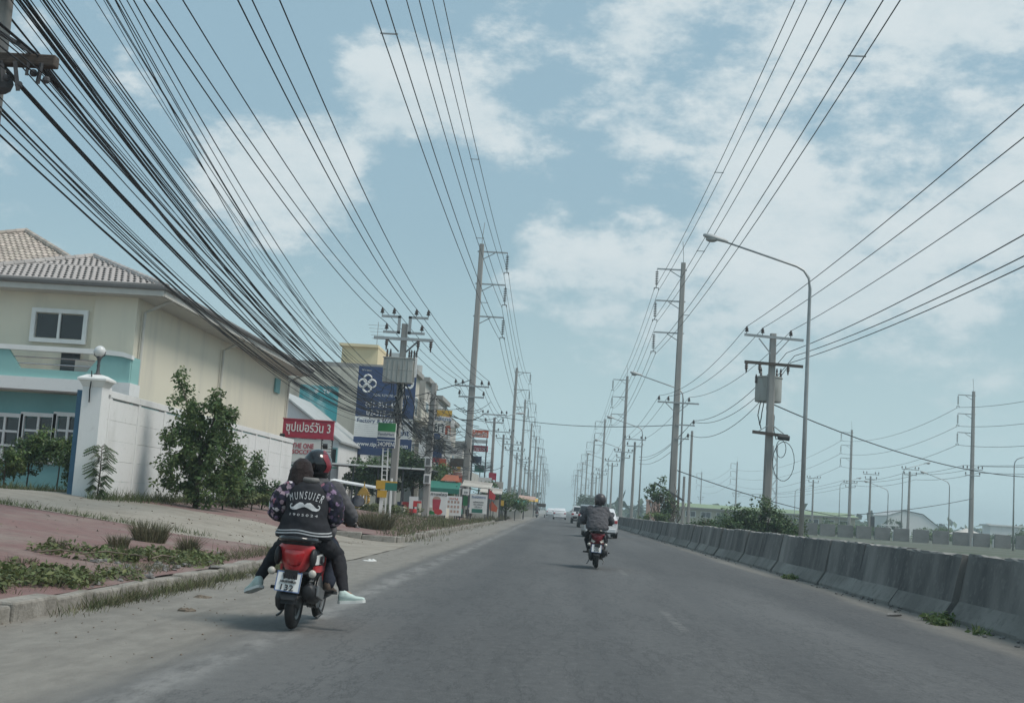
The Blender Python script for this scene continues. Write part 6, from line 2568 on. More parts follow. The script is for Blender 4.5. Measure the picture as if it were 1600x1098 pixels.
    for s in (-1, 1):
        b = MB()
        b.cyl((s * .23, .928, .984), (s * .355, .893, .961), .021, n=10)
        b.build('grip', M['rubber'], hb, smooth=True)
        b = MB()
        b.tube([(s * .20, .955, .985), (s * .27, 1.0, .965), (s * .37, .975, .945)], .008, 6)
        b.build('brake_lever', M['greymetal'], hb, smooth='all')
    b = MB()
    b.ell([(0, .98, .93, .10, .07), (0, .98, .98, .14, .085), (0, .98, 1.02, .12, .07), (0, .99, 1.045, .05, .03)], 14)
    b.build('headlight_cowl', paint, t, smooth=True, fixn=True)
    for s in (-1, 1):
        b = MB()
        b.tube([(s * .17, .95, .99), (s * .23, .98, 1.08), (s * .31, .985, 1.175)], .008, 6)
        mi_ = b.build('mirror_arm', M['black'], t, smooth='all')
        b = MB()
        b.ball((s * .335, .985, 1.205), .062, 16, 10, (1.12, .32, .92))
        b.build('mirror_back', M['black'], mi_, smooth='all')
        b = MB()
        q = 18
        b.add([(s * .335 + math.cos(2 * math.pi * j / q) * .058 * 1.1, .963, 1.205 + math.sin(2 * math.pi * j / q) * .058 * .9) for j in range(q)], [tuple(range(q))])
        b.v = [(x_, y_ - (z_ - 1.205) * .22 - .004, z_) for x_, y_, z_ in b.v]
        b.f = [tuple(reversed(f_)) for f_ in b.f]
        g_ = b.build('mirror_glass', M['mirror'], mi_, fixn=False)
    # foot pegs
    for s in (-1, 1):
        b = MB()
        b.cyl((s * .12, .32, .34), (s * .30, .30, .345), .016, n=8)
        b.build('foot_peg', M['rubber'], t, smooth=True)
    return t


S1 = Vector(road_at(455, 981))
SY1 = 11.85
S1 = at(456, 975, SY1)
S1 = Vector((S1.x, SY1, .012))
scoot1 = scooter('black and red scooter with large red tail lamp carrying two riders on the left', S1, M['redpaint'], [('งบก', .048, .052, .12), ('นครราชสีมา', .004, .026, .14), ('132', -.052, .05, .115)], True, ry=R(1.5))
SY2 = 29.0
S2 = at(931, 884, SY2)
S2 = Vector((S2.x, SY2, .012))
scoot2 = scooter('dark red scooter ridden by the man in grey in the middle of the road', S2, M['darkred'], [('1กข', .045, .05, .1), ('ชลบุรี', .0, .03, .1), ('475', -.05, .05, .11)], False)

# ------------------------------------------------------------------ people


def shell(name, mb, m, parent, voxel=.012, smooth=6, disp=0.0, dscale=.12, seed=0):
    """closed shapes of one MB fused into one continuous surface"""
    me = mb.mesh(name, m)
    import bmesh
    bm = bmesh.new()
    bm.from_mesh(me)
    # every island gets outward normals
    bmesh.ops.recalc_face_normals(bm, faces=bm.faces)
    bm.to_mesh(me)
    bm.free()
    o = bpy.data.objects.new(name, me)
    C.objects.link(o)
    r = o.modifiers.new('remesh', 'REMESH')
    r.mode = 'VOXEL'
    r.voxel_size = voxel
    r.use_smooth_shade = True
    if smooth:
        s = o.modifiers.new('smooth', 'SMOOTH')
        s.iterations = smooth
        s.factor = .5
    dg = bpy.context.evaluated_depsgraph_get()
    new = bpy.data.meshes.new_from_object(o.evaluated_get(dg))
    bpy.data.objects.remove(o)
    if disp:
        nor = [v.normal.copy() for v in new.vertices]
        for v, nn in zip(new.vertices, nor):
            p = v.co
            # folds: stretched noise
            f_ = noise.noise((p.x / dscale + seed, p.y / dscale, p.z / dscale * 1.6)) + .5 * noise.noise((p.x / dscale * 2.3, p.y / dscale * 2.3 + seed, p.z / dscale * 3))
            v.co = p + nn * (f_ * disp)
    new.materials.clear()
    for q in (m if isinstance(m, (list, tuple)) else [m]):
        new.materials.append(q)
    new.polygons.foreach_set('use_smooth', [True] * len(new.polygons))
    new.name = name
    o = bpy.data.objects.new(name, new)
    C.objects.link(o)
    o.parent = parent
    return o


def limb(b, pts, rr, n=12):
    pts = [Vector(p) for p in pts]
    # refine with a soft bend at the joints
    P_, Q_ = [], []
    for i in range(len(pts)):
        if 0 < i < len(pts) - 1:
            P_ += [pts[i].lerp(pts[i - 1], .18), pts[i] , pts[i].lerp(pts[i + 1], .18)]
            Q_ += [rr[i] * .99, rr[i], rr[i] * .99]
        else:
            P_.append(pts[i])
            Q_.append(rr[i])
    b.tube(P_, Q_, n)
    b.ball(pts[0], rr[0], 12, 8)
    b.ball(pts[-1], rr[-1], 12, 8)


def hand(b, wrist, grip, axis, s):
    """a hand closed round a bar: palm, four fingers and a thumb"""
    w, g_, ax = Vector(wrist), Vector(grip), Vector(axis).normalized()
    d = (g_ - w).normalized()
    up = ax.cross(d).normalized() * s
    if up.z < 0:
        up = -up
    b.loft([[w + d * q + ax * sx * (.026 + .014 * q / .07) + up * (.012 + sz * .011) for sx, sz in ((-1, -1), (1, -1), (1.1, 0), (1, 1), (-1, 1), (-1.1, 0))] for q in (.0, .03, .07, .085)])
    for k in range(4):
        o = g_ + ax * (-.03 + .02 * k)
        L_ = (.9, 1.0, .96, .8)[k]
        pts = [o - d * .015 + up * .022, o + d * .02 * L_ + up * .026, o + d * .034 * L_ + up * .004, o + d * .024 * L_ - up * .022, o - up * .026]
        b.tube(pts, [.0095, .0095, .009, .0085, .0075], 7)
        b.ball(pts[0], .0095, 7, 5)
        b.ball(pts[-1], .0075, 7, 5)
    th = g_ + ax * (-.045 * s if ax.x * s > 0 else .045 * s)
    b.tube([w + d * .02 - up * .0, th - d * .02 - up * .005, th + d * .012 - up * .016], [.012, .0105, .009], 7)
    b.ball(th + d * .012 - up * .016, .009, 7, 5)


def head(b, c, fwd=(0, 1, 0)):
    c = Vector(c)
    b.ell([(c.x, c.y - .0, c.z - .115, .035, .045), (c.x, c.y + .02, c.z - .10, .05, .06), (c.x, c.y + .015, c.z - .06, .064, .08), (c.x, c.y + .0, c.z, .075, .095), (c.x, c.y - .005, c.z + .05, .074, .096), (c.x, c.y - .01, c.z + .09, .058, .078), (c.x, c.y - .01, c.z + .115, .025, .035)], 16)
    b.loft([[(c.x - .012, c.y + .085, c.z + .02), (c.x + .012, c.y + .085, c.z + .02), (c.x + .006, c.y + .098, c.z + .015), (c.x - .006, c.y + .098, c.z + .015)], [(c.x - .018, c.y + .08, c.z - .03), (c.x + .018, c.y + .08, c.z - .03), (c.x + .010, c.y + .118, c.z - .028), (c.x - .010, c.y + .118, c.z - .028)]])
    for s in (-1, 1):
        b.ball((c.x + s * .078, c.y - .005, c.z - .005), .028, 8, 6, (.4, .7, 1.1))


def face(person, c):
    c = Vector(c)
    for s in (-1, 1):
        b = MB()
        b.ball((c.x + s * .03, c.y + .086, c.z + .012), .012, 8, 6)
        b.build('eye', M['white'], person, smooth='all')
    b = MB()
    b.ball((c.x, c.y + .088, c.z - .058), .02, 8, 6, (1.1, .35, .3))
    b.build('mouth', M['printred'], person, smooth='all')


def shoe(person, ankle, toe, up=(0, 0, 1), m=None, L_=.25):
    a, d = Vector(ankle), Vector(toe).normalized()
    upv = Vector(up)
    sd = d.cross(upv).normalized()
    upv = sd.cross(d).normalized()
    b = MB()
    rings = []
    for u, w, z0, z1 in ((-.06, .025, -.07, -.01), (-.045, .036, -.075, .03), (.0, .040, -.075, .045), (.05, .042, -.075, .01), (.11, .047, -.075, -.025), (.165, .044, -.073, -.035), (.195, .028, -.068, -.045)):
        rings.append([a + d * (u * L_ / .25) + sd * (math.cos(t) * w) + upv * ((z0 + z1) / 2 + math.sin(t) * (z1 - z0) / 2) for t in [2 * math.pi * j / 12 for j in range(12)]])
    b.loft(rings)
    sh = b.build('shoe', m or M['shoe'], person, smooth='all', fixn=True)
    b = MB()
    rings = []
    for u, w in ((-.066, .022), (-.05, .040), (.0, .044), (.05, .046), (.11, .051), (.17, .047), (.202, .028)):
        rings.append([a + d * (u * L_ / .25) + sd * (x_ * w) + upv * z_ for x_, z_ in ((-1, -.088), (1, -.088), (1, -.062), (-1, -.062))])
    b.loft(rings)
    b.build('sole', M['shoewhite'] if m is None else M['rubber'], sh, fixn=True)
    return sh


def helmet(person, c, m, stripe=None, visor=True):
    c = Vector(c)
    b = MB()
    b.ell([(c.x, c.y - .005, c.z - .10, .105, .125), (c.x, c.y - .01, c.z - .06, .125, .145), (c.x, c.y - .01, c.z + .0, .138, .160), (c.x, c.y - .01, c.z + .06, .130, .150), (c.x, c.y - .01, c.z + .11, .100, .118), (c.x, c.y - .01, c.z + .14, .055, .065), (c.x, c.y - .01, c.z + .15, .01, .012)], 28)
    h = b.build('helmet', m, person, smooth='all', fixn=True)
    b = MB()
    b.lathe([(.108, -.112), (.112, -.118), (.112, -.10), (.106, -.095)], (c.x, c.y - .005, c.z), 28, 'z', closed=True)
    b.build('helmet_rim', M['rubber'], h, smooth='all')
    if stripe:
        b = MB()
        for s in (1,):
            grid = []
            for i in range(9):
                el = R(-28 + 90 * i / 8)
                row = []
                for j in range(5):
                    az = R(-90) + s * (R(42) + R(8) * j + R(10) * math.sin(i * .9))
                    k = 1.03
                    row.append((c.x + math.cos(az) * math.cos(el) * .138 * k, c.y - .01 + math.sin(az) * math.cos(el) * .160 * k, c.z + math.sin(el) * .150 * k))
                grid.append(row)
            vs = [p_ for r in grid for p_ in r]
            b.add(vs, [(i * 5 + j, i * 5 + j + 1, (i + 1) * 5 + j + 1, (i + 1) * 5 + j) for i in range(8) for j in range(4)])
        b.build('helmet_stripe', stripe, h, smooth='all')
    if visor:
        b = MB()
        rows = []
        for el in (-20, -5, 10, 25):
            rows.append([(c.x + math.cos(R(az)) * math.cos(R(el)) * .146, c.y - .01 + math.sin(R(az)) * math.cos(R(el)) * .172, c.z + math.sin(R(el)) * .150) for az in range(30, 151, 12)])
        vs = [p_ for r in rows for p_ in r]
        w = len(rows[0])
        b.add(vs, [(i * w + j, i * w + j + 1, (i + 1) * w + j + 1, (i + 1) * w + j) for i in range(3) for j in range(w - 1)])
        b.build('visor', M['glass'], h, smooth='all')
    return h


def rider(label, loc, ry, jm, tm, hm, stripe, shoem, knees, ankles, toes, lean=0.0, bulk=1.0, head_c=None, disp=.012):
    """a person astride, hands on the bars, in the scooter's own frame"""
    t = thing('person', label, 'person', loc, 0, None, ry)
    hips = Vector((0, .50, .87))
    neck = Vector((0, .60 + lean, 1.37))
    hc = Vector(head_c) if head_c else neck + Vector((0, .06, .135))
    shs = [Vector((s * .185, .595 + lean, 1.30)) for s in (-1, 1)]
    els = [Vector((s * .315, .70 + lean * .6, 1.06)) for s in (-1, 1)]
    wr = [Vector((s * .305, .86, 1.005)) for s in (-1, 1)]
    gr = [Vector((s * .295, .912, .975)) for s in (-1, 1)]
    # skin: one continuous body
    b = MB()
    head(b, hc)
    b.cyl(neck - Vector((0, .01, .10)), hc - Vector((0, .015, .06)), .055, .052, 12)
    b.ell([(0, .50, .80, .15, .11), (0, .50, .90, .155, .11), (0, .52 + lean * .3, 1.05, .135, .095), (0, .56 + lean * .7, 1.2, .16, .10), (0, .59 + lean, 1.30, .165, .09), (0, .60 + lean, 1.37, .06, .06)], 16)
    for i, s in enumerate((-1, 1)):
        limb(b, [shs[i], els[i], wr[i]], [.052, .042, .028])
        hand(b, wr[i], gr[i], (1, 0, 0), s)
        hip = Vector((s * .09, .52, .84))
        limb(b, [hip, knees[i], ankles[i]], [.082, .058, .038])
        limb(b, [ankles[i], Vector(ankles[i]) + Vector(toes[i]).normalized() * .06 - Vector((0, 0, .02))], [.035, .025])
    shell('body', b, M['skin'], t, .008, 3)
    face(t, hc)
    # jacket
    b = MB()
    k = bulk
    b.ell([(0, .47, .84, .205 * k, .15 * k), (0, .47, .90, .22 * k, .16 * k), (0, .49 + lean * .2, 1.0, .205 * k, .15 * k), (0, .52 + lean * .5, 1.12, .20 * k, .14 * k), (0, .56 + lean * .8, 1.22, .205 * k, .13 * k), (0, .58 + lean, 1.31, .185 * k, .11 * k), (0, .595 + lean, 1.36, .10, .085), (0, .605 + lean, 1.40, .075, .075)], 20)
    for i, s in enumerate((-1, 1)):
        limb(b, [shs[i] + Vector((-s * .02, 0, -.01)), els[i], wr[i] - (wr[i] - els[i]).normalized() * .01], [.085 * k, .076 * k, .050])
    jk = shell('jacket', b, jm, t, .011, 5, disp, .11, 3)
    # trousers
    b = MB()
    b.ell([(0, .50, .76, .14, .13), (0, .50, .84, .17, .14), (0, .49, .93, .165, .13)], 16)
    for i, s in enumerate((-1, 1)):
        hip = Vector((s * .095, .52, .835))
        kn, an_ = Vector(knees[i]), Vector(ankles[i])
        limb(b, [hip, kn, an_ + (kn - an_).normalized() * .02], [.105, .085, .064])
    shell('trousers', b, tm, t, .011, 5, .006, .09, 8)
    for i, s in enumerate((-1, 1)):
        shoe(t, ankles[i], toes[i], (0, 0, 1), shoem)
    helmet(t, hc + Vector((0, 0, .035)), hm, stripe)
    return t, jk


# driver of the left scooter
rider('person driving the left scooter in grey jacket and black helmet with red flash', S1, R(1.5), M['greycloth2'], M['jeans'], M['helmet'], M['stripered'], M['darkshoe'],
      [Vector((-.19, .86, .66)), Vector((.20, .84, .66))], [Vector((-.13, .72, .40)), Vector((.185, .62, .385))], [(-.1, 1, -.05), (.15, 1, -.05)], lean=-.02, bulk=1.12, head_c=(-.035, .60, 1.49))

# passenger
pas = thing('person', 'person riding pillion in black varsity jacket with floral sleeves and legs splayed out', 'person', S1, 0, None, R(1.5))
hc = Vector((-.105, .23, 1.43))
shs = [Vector((-.20, .17, 1.275)), Vector((.19, .17, 1.275))]
els = [Vector((-.305, .20, 1.05)), Vector((.255, .22, 1.04))]
wr = [Vector((-.22, .38, .98)), Vector((.17, .40, .97))]
kn = [Vector((-.285, .44, .70)), Vector((.275, .46, .68))]
ank = [Vector((-.405, .20, .40)), Vector((.415, .22, .345))]
toes = [Vector((-.55, .55, -.25)), Vector((.95, .25, .12))]
b = MB()
head(b, hc)
b.cyl((-.02, .165, 1.27), hc - Vector((0, .01, .05)), .05, .048, 12)
b.ell([(0, .12, .82, .155, .11), (0, .12, .92, .15, .11), (0, .13, 1.05, .125, .09), (0, .15, 1.2, .15, .095), (0, .165, 1.28, .16, .085), (-.01, .17, 1.34, .06, .055)], 16)
for i, s in enumerate((-1, 1)):
    limb(b, [shs[i], els[i], wr[i]], [.048, .038, .026])
    g_ = wr[i] + Vector((-s * .05, .07, -.01))
    hand(b, wr[i], g_, (0, .5, 1), s)
    limb(b, [Vector((s * .09, .16, .83)), kn[i], ank[i]], [.08, .055, .036])
    limb(b, [ank[i], ank[i] + toes[i].normalized() * .05 - Vector((0, 0, .01))], [.034, .024])
shell('body', b, M['skin'], pas, .008, 3)
face(pas, hc)
# jacket body and sleeves
b = MB()
b.ell([(0, .095, .825, .262, .165), (0, .095, .855, .268, .172), (0, .10, .93, .240, .155), (0, .105, 1.05, .205, .135), (0, .12, 1.15, .205, .13), (0, .14, 1.23, .205, .12), (-.005, .155, 1.30, .165, .10), (-.01, .165, 1.345, .095, .08), (-.01, .17, 1.375, .07, .07)], 24)
jk = shell('jacket', b, M['jacketblack'], pas, .010, 5, .010, .13, 1)


def floral():
    m = bpy.data.materials.new('floral sleeve print')
    m.use_nodes = True
    n, l = m.node_tree.nodes, m.node_tree.links
    bs = n['Principled BSDF']
    bs.inputs['Roughness'].default_value = .85
    tc = n.new('ShaderNodeTexCoord')
    v = n.new('ShaderNodeTexVoronoi')
    v.inputs['Scale'].default_value = 21
    nz = n.new('ShaderNodeTexNoise')
    nz.inputs['Scale'].default_value = 34
    nz.inputs['Detail'].default_value = 3
    ad = n.new('ShaderNodeVectorMath')
    ad.operation = 'MULTIPLY_ADD'
    l.new(nz.outputs['Color'], ad.inputs[0])
    ad.inputs[1].default_value = (.05, .05, .05)
    l.new(tc.outputs['Object'], ad.inputs[2])
    l.new(tc.outputs['Object'], nz.inputs['Vector'])
    l.new(ad.outputs[0], v.inputs['Vector'])
    r1 = n.new('ShaderNodeValToRGB')
    e = r1.color_ramp.elements
    e[0].position, e[0].color = .50, (1, 1, 1, 1)
    e[1].position, e[1].color = .58, (0, 0, 0, 1)
    l.new(v.outputs['Distance'], r1.inputs[0])
    r2 = n.new('ShaderNodeValToRGB')
    r2.color_ramp.interpolation = 'CONSTANT'
    e = r2.color_ramp.elements
    e[0].position, e[0].color = 0, (.035, .03, .06, 1)
    e[1].position, e[1].color = .38, (.22, .15, .24, 1)
    for p_, c_ in ((.55, (.42, .30, .36, 1)), (.72, (.62, .56, .60, 1)), (.88, (.30, .12, .16, 1))):
        q = r2.color_ramp.elements.new(p_)
        q.color = c_
    sp = n.new('ShaderNodeSeparateColor')
    l.new(v.outputs['Color'], sp.inputs[0])
    l.new(sp.outputs[0], r2.inputs[0])
    mx = n.new('ShaderNodeMix')
    mx.data_type = 'RGBA'
    l.new(r1.outputs[0], mx.inputs['Factor'])
    mx.inputs['A'].default_value = (.02, .02, .03, 1)
    l.new(r2.outputs[0], mx.inputs['B'])
    l.new(mx.outputs['Result'], bs.inputs['Base Color'])
    return m


M['floral'] = floral()
for i, s in enumerate((-1, 1)):
    b = MB()
    limb(b, [shs[i] + Vector((-s * .03, 0, .005)), shs[i].lerp(els[i], .5) + Vector((s * .015, -.01, .01)), els[i], wr[i]], [.088, .096, .086, .05])
    shell('sleeve', b, M['floral'], jk, .010, 5, .009, .09, 4 + i)
b = MB()
b.lathe([(.080, 0), (.090, -.015), (.090, .02), (.076, .035), (.068, .03), (.070, 0)], (-.01, .168, 1.355), 22, 'z', closed=True)
b.build('collar', M['rubble'], jk, smooth='all')

# print on the back, laid on the cloth
dgm = jk.data
bvh = BVHTree.FromPolygons([v.co for v in dgm.vertices], [tuple(p_.vertices) for p_ in dgm.polygons])


def lay(vs, off=.004):
    out = []
    for x, z in vs:
        hit = bvh.ray_cast(Vector((x, -2, z)), Vector((0, 1, 0)))
        y = hit[0].y if hit[0] is not None else .1
        out.append((x, y - off, z))
    return out


M['silverprint'] = mat('pale grey print', (.52, .53, .54), .8, .12, 40)


def flat_print(name, polys, m, off=.004, step=.02):
    """polygons in (x, z) cut into small quads and laid on the jacket's back"""
    import bmesh
    bm = bmesh.new()
    for vs, fs in polys:
        vv = [bm.verts.new((x, z, 0)) for x, z in vs]
        for f in fs:
            try:
                bm.faces.new([vv[i] for i in f])
            except ValueError:
                pass
    bmesh.ops.triangulate(bm, faces=bm.faces)
    for _ in range(3):
        es = [e for e in bm.edges if e.calc_length() > step]
        if not es:
            break
        bmesh.ops.subdivide_edges(bm, edges=es, cuts=1)
        bmesh.ops.triangulate(bm, faces=bm.faces)
    me = bpy.data.meshes.new(name)
    pts = lay([(v.co.x, v.co.y) for v in bm.verts], off)
    bm.verts.index_update()
    me.from_pydata(pts, [], [tuple(v.index for v in f.verts) for f in bm.faces])
    bm.free()
    me.materials.append(m)
    o = bpy.data.objects.new(name, me)
    C.objects.link(o)
    o.parent = jk
    return o


def glyphs(body, width, height, cx, cz, arc=0.0, bold=.02):
    """letters as flat polygons, the line bent upward into an arch"""
    me = text_geo(body, 1.0, 0.0, bold)
    xs = [v.co.x for v in me.vertices]
    zs = [v.co.y for v in me.vertices]
    x0, x1, z0, z1 = min(xs), max(xs), min(zs), max(zs)
    out = []
    for v in me.vertices:
        u = (v.co.x - x0) / (x1 - x0) - .5
        w = (v.co.y - z0) / (z1 - z0)
        if arc:
            ang = u * arc
            rad = width / arc
            rr_ = rad + (w - .5) * height
            out.append((cx + math.sin(ang) * rr_, cz + math.cos(ang) * rr_ - rad))
        else:
            out.append((cx + u * width, cz + (w - .5) * height))
    fs = [tuple(p_.vertices) for p_ in me.polygons]
    return (out, fs)


flat_print('jacket_lettering', [glyphs('M U N S U I E R', .325, .072, .0, 1.222, .75, .0)], M['silverprint'])
flat_print('jacket_lettering', [glyphs('1 9 0 5 0 2 4', .26, .022, .0, 1.04, 0, .0)], M['silverprint'])
# moustache
pl = []
for s in (-1, 1):
    top = [(.0, 1.135), (.02, 1.152), (.05, 1.155), (.08, 1.135), (.105, 1.11), (.125, 1.105), (.133, 1.118), (.127, 1.13), (.118, 1.126), (.122, 1.14), (.137, 1.136), (.143, 1.115), (.133, 1.092), (.11, 1.082)]
    bot = [(.075, 1.085), (.045, 1.10), (.02, 1.11), (.0, 1.115)]
    ring = top + bot
    vs = [(s * x_, z_) for x_, z_ in ring]
    pl.append((vs, [tuple(range(len(vs)))]))
flat_print('moustache_print', pl, M['silverprint'], .005)
# two white bands round the hem
for z_ in (.868, .893):
    b = MB()
    ring_o = []
    for j in range(72):
        a_ = 2 * math.pi * j / 72
        d_ = Vector((math.cos(a_), math.sin(a_), 0))
        zz_ = z_ + .008 * math.sin(3 * a_ + .6)
        h1 = bvh.ray_cast(Vector((0, .095, zz_)) + d_ * 1.0, -d_)
        p_ = h1[0] if h1[0] is not None else Vector((0, .095, zz_)) + d_ * .2
        ring_o.append((p_, d_, zz_))
    vs = []
    for p_, d_, zz_ in ring_o:
        vs += [(p_.x + d_.x * .004, p_.y + d_.y * .004, zz_ - .006), (p_.x + d_.x * .004, p_.y + d_.y * .004, zz_ + .006)]
    b.add(vs, [(2 * j, 2 * ((j + 1) % 72), 2 * ((j + 1) % 72) + 1, 2 * j + 1) for j in range(72)])
    b.build('hem_band', M['silverprint'], jk, smooth='all')
# trousers and shoes
b = MB()
b.ell([(0, .12, .78, .14, .13), (0, .12, .84, .175, .145), (0, .12, .90, .17, .13)], 16)
for i, s in enumerate((-1, 1)):
    limb(b, [Vector((s * .10, .15, .83)), kn[i], ank[i] + (kn[i] - ank[i]).normalized() * .035], [.105, .076, .047])
shell('trousers', b, M['blacktrouser'], pas, .010, 5, .005, .08, 6)
for i in (0, 1):
    shoe(pas, ank[i] + Vector((0, 0, -.0)), toes[i], (0, 0, 1) if i else (.1, 0, 1), None, .24)
# hair falling over the collar
b = MB()
b.ell([(hc.x, hc.y - .03, hc.z - .20, .09, .05), (hc.x, hc.y - .045, hc.z - .12, .105, .075), (hc.x, hc.y - .03, hc.z - .04, .108, .100), (hc.x, hc.y - .022, hc.z + .04, .102, .105), (hc.x, hc.y - .02, hc.z + .10, .078, .085), (hc.x, hc.y - .018, hc.z + .135, .03, .03)], 18)
rg = random.Random(2)
for k in range(26):
    a_ = R(170 + 200 * k / 25)
    x_, y_ = hc.x + math.cos(a_) * .095, hc.y - .02 + math.sin(a_) * .085
    b.tube([(x_, y_, hc.z + .02), (x_ + rg.uniform(-.02, .02), y_ - .02, hc.z - .10), (x_ + rg.uniform(-.06, .05), y_ - .01 + rg.uniform(-.015, .01), hc.z - .15 - rg.uniform(0, .10))], [.022, .019, .008], 6)
shell('hair', b, M['hair'], pas, .008, 5, .003, .04, 2)

# rider in grey on the right scooter
rider('person in dark grey jacket and patterned helmet riding the dark red scooter', S2, 0, M['greycloth'], M['blacktrouser'], M['helmetgrey'], None, M['darkshoe'],
      [Vector((-.21, .86, .68)), Vector((.21, .86, .68))], [Vector((-.15, .74, .40)), Vector((.15, .74, .40))], [(-.15, 1, 0), (.15, 1, 0)], lean=.06, bulk=1.22, head_c=(.04, .70, 1.49), disp=.014)

# distant motorcyclist
p = at(838.5, 806, 176)
fs_ = copy_tree(scoot2, (p.x, 176, .0), 'tiny far scooter beside the covered cart')
t = thing('person', 'tiny far rider in dark clothes beside the covered cart', 'person', (p.x, 176, 0))
b = MB()
b.ell([(0, .5, .8, .2, .15), (0, .52, 1.1, .2, .14), (0, .58, 1.32, .17, .1), (0, .6, 1.42, .06, .06)], 10)
b.ball((0, .62, 1.52), .13, 10, 8)
for s in (-1, 1):
    limb(b, [(s * .18, .6, 1.28), (s * .32, .72, 1.05), (s * .3, .88, .98)], [.07, .06, .04], 8)
    limb(b, [(s * .1, .52, .82), (s * .2, .86, .66), (s * .14, .72, .36)], [.1, .08, .05], 8)
shell('body', b, M['greycloth'], t, .03, 2)
# ------------------------------------------------------------------ trees and plants on the left


def base_at(px, Y):
    p = at(px, 800, Y)
    return Vector((p.x, Y, hz(p.x, Y)))


# the tree against the white wall
o = base_at(304, 36.2)
zt = at(270, 577, 36.2).z - o.z
blobs = [(-.75, 0, 3.55, .28, .28, .5), (-.55, 0, 3.0, .5, .5, .55), (0.35, 0, 3.05, .42, .45, .42), (-.1, .1, 2.5, .85, .7, .6), (.45, 0, 2.3, .7, .6, .6), (-.55, 0, 1.9, .6, .6, .55), (.2, 0, 1.6, 1.0, .8, .7),
         (-.55, 0, .9, .75, .7, .8), (.4, -.1, .8, .95, .8, .8), (-.95, 0, 2.0, .28, .3, .25), (.75, .1, 2.75, .25, .3, .25), (1.0, 0, 1.2, .5, .5, .5)]
tree('tree', 'leafy green tree growing against the white wall', 'tree', o, blobs, 12000, .12, M['leaf'], auto_trunk(2.0, .09, blobs), None, 3, gap=-.06, freq=2.3)
for k, (px, Y, w, h, n, m_, lb) in enumerate(((368, 41.5, 1.5, 2.0, 3400, 'leaf', 'upright green shrub right of the tree by the wall'), (408, 43.5, 2.1, 1.5, 3800, 'leafdark', 'low dark shrub at the wall near the scooter passenger'), (392, 40.5, 1.2, .62, 1800, 'leafpale', 'pale low weed patch in front of the shrubs by the wall'), (347, 38.2, 1.5, 1.2, 2800, 'leafdark', 'dark shrub at the foot of the tree by the wall'))):
    o = base_at(px, Y)
    rg = random.Random(30 + k)
    bl = [(rg.uniform(-.45, .45) * w, rg.uniform(-.3, .3), h * rg.uniform(.3, .72), w * .28, w * .26, h * .3) for _ in range(6)]
    tree('shrub', lb, 'shrub', o, bl, n, .11, M[m_], auto_trunk(h * .5, .03, bl, rg), None, 31 + k, gap=.02, freq=2.2)
# bushes in front of the teal windows
for k, (px, Y, w, h, n, m_, lb) in enumerate(((84, 37.5, 1.7, 1.95, 4200, 'leaf', 'tall bush covering the middle teal windows'), (112, 36.5, 1.0, 1.9, 2400, 'leafdark', 'bush beside the blue gate post'), (36, 37.5, 1.5, 1.7, 2800, 'leafdark', 'low bush below the left teal windows'), (0, 36.5, 1.3, 1.3, 1800, 'leaf', 'bush at the left edge below the teal house'))):
    o = base_at(px, Y)
    rg = random.Random(50 + k)
    bl = [(rg.uniform(-.42, .42) * w, rg.uniform(-.3, .3), h * rg.uniform(.2, .8), w * .26, w * .26, h * .22) for _ in range(8)]
    tree('shrub', lb, 'shrub', o, bl, n, .10, M[m_], auto_trunk(h * .6, .025, bl, rg), 'bushes before the teal house', 51 + k, gap=.04, freq=2.6)
# feathery sapling by the gate pillar
o = base_at(152, 32.0)
o.x = -11.55
o.z = hz(-11.55, 32.0)
t = thing('sapling', 'feathery young sapling standing before the white gate pillar', 'sapling', o)
b = MB()
b.tube([(0, 0, -.1), (.02, 0, .7), (.0, 0, 1.35)], [.02, .016, .008], 6)
rg = random.Random(8)
lf = MB()
for k in range(64):
    z = .08 + 1.28 * k / 64
    a_ = rg.random() * 6.28
    L_ = .16 + .26 * math.sin(math.pi * min(1, .25 + .75 * (1 - z / 1.5)))
    d = Vector((math.cos(a_), math.sin(a_) * .7, 0))
    pts = [Vector((0, 0, z)), Vector((0, 0, z)) + d * L_ * .5 + Vector((0, 0, .07)), Vector((0, 0, z)) + d * L_ - Vector((0, 0, .04))]
    b.tube(pts, .005, 4)
    for q in range(9):
        f_ = .2 + .8 * q / 8
        p_ = pts[0].lerp(pts[1], f_ * 2) if f_ < .5 else pts[1].lerp(pts[2], f_ * 2 - 1)
        for s in (-1, 1):
            sd = Vector((-d.y, d.x, 0)) * s
            e = p_ + sd * .085 + d * .03 - Vector((0, 0, .05))
            w_ = d * .019
            i = len(lf.v)
            lf.v += [tuple(p_), tuple(p_.lerp(e, .5) + w_), tuple(e), tuple(p_.lerp(e, .5) - w_)]
            lf.f.append((i, i + 1, i + 2, i + 3))
            lf.m.append(0)
b.build('stem', M['bark'], t, smooth='all')
lf.build('foliage', M['leafdark'], t)

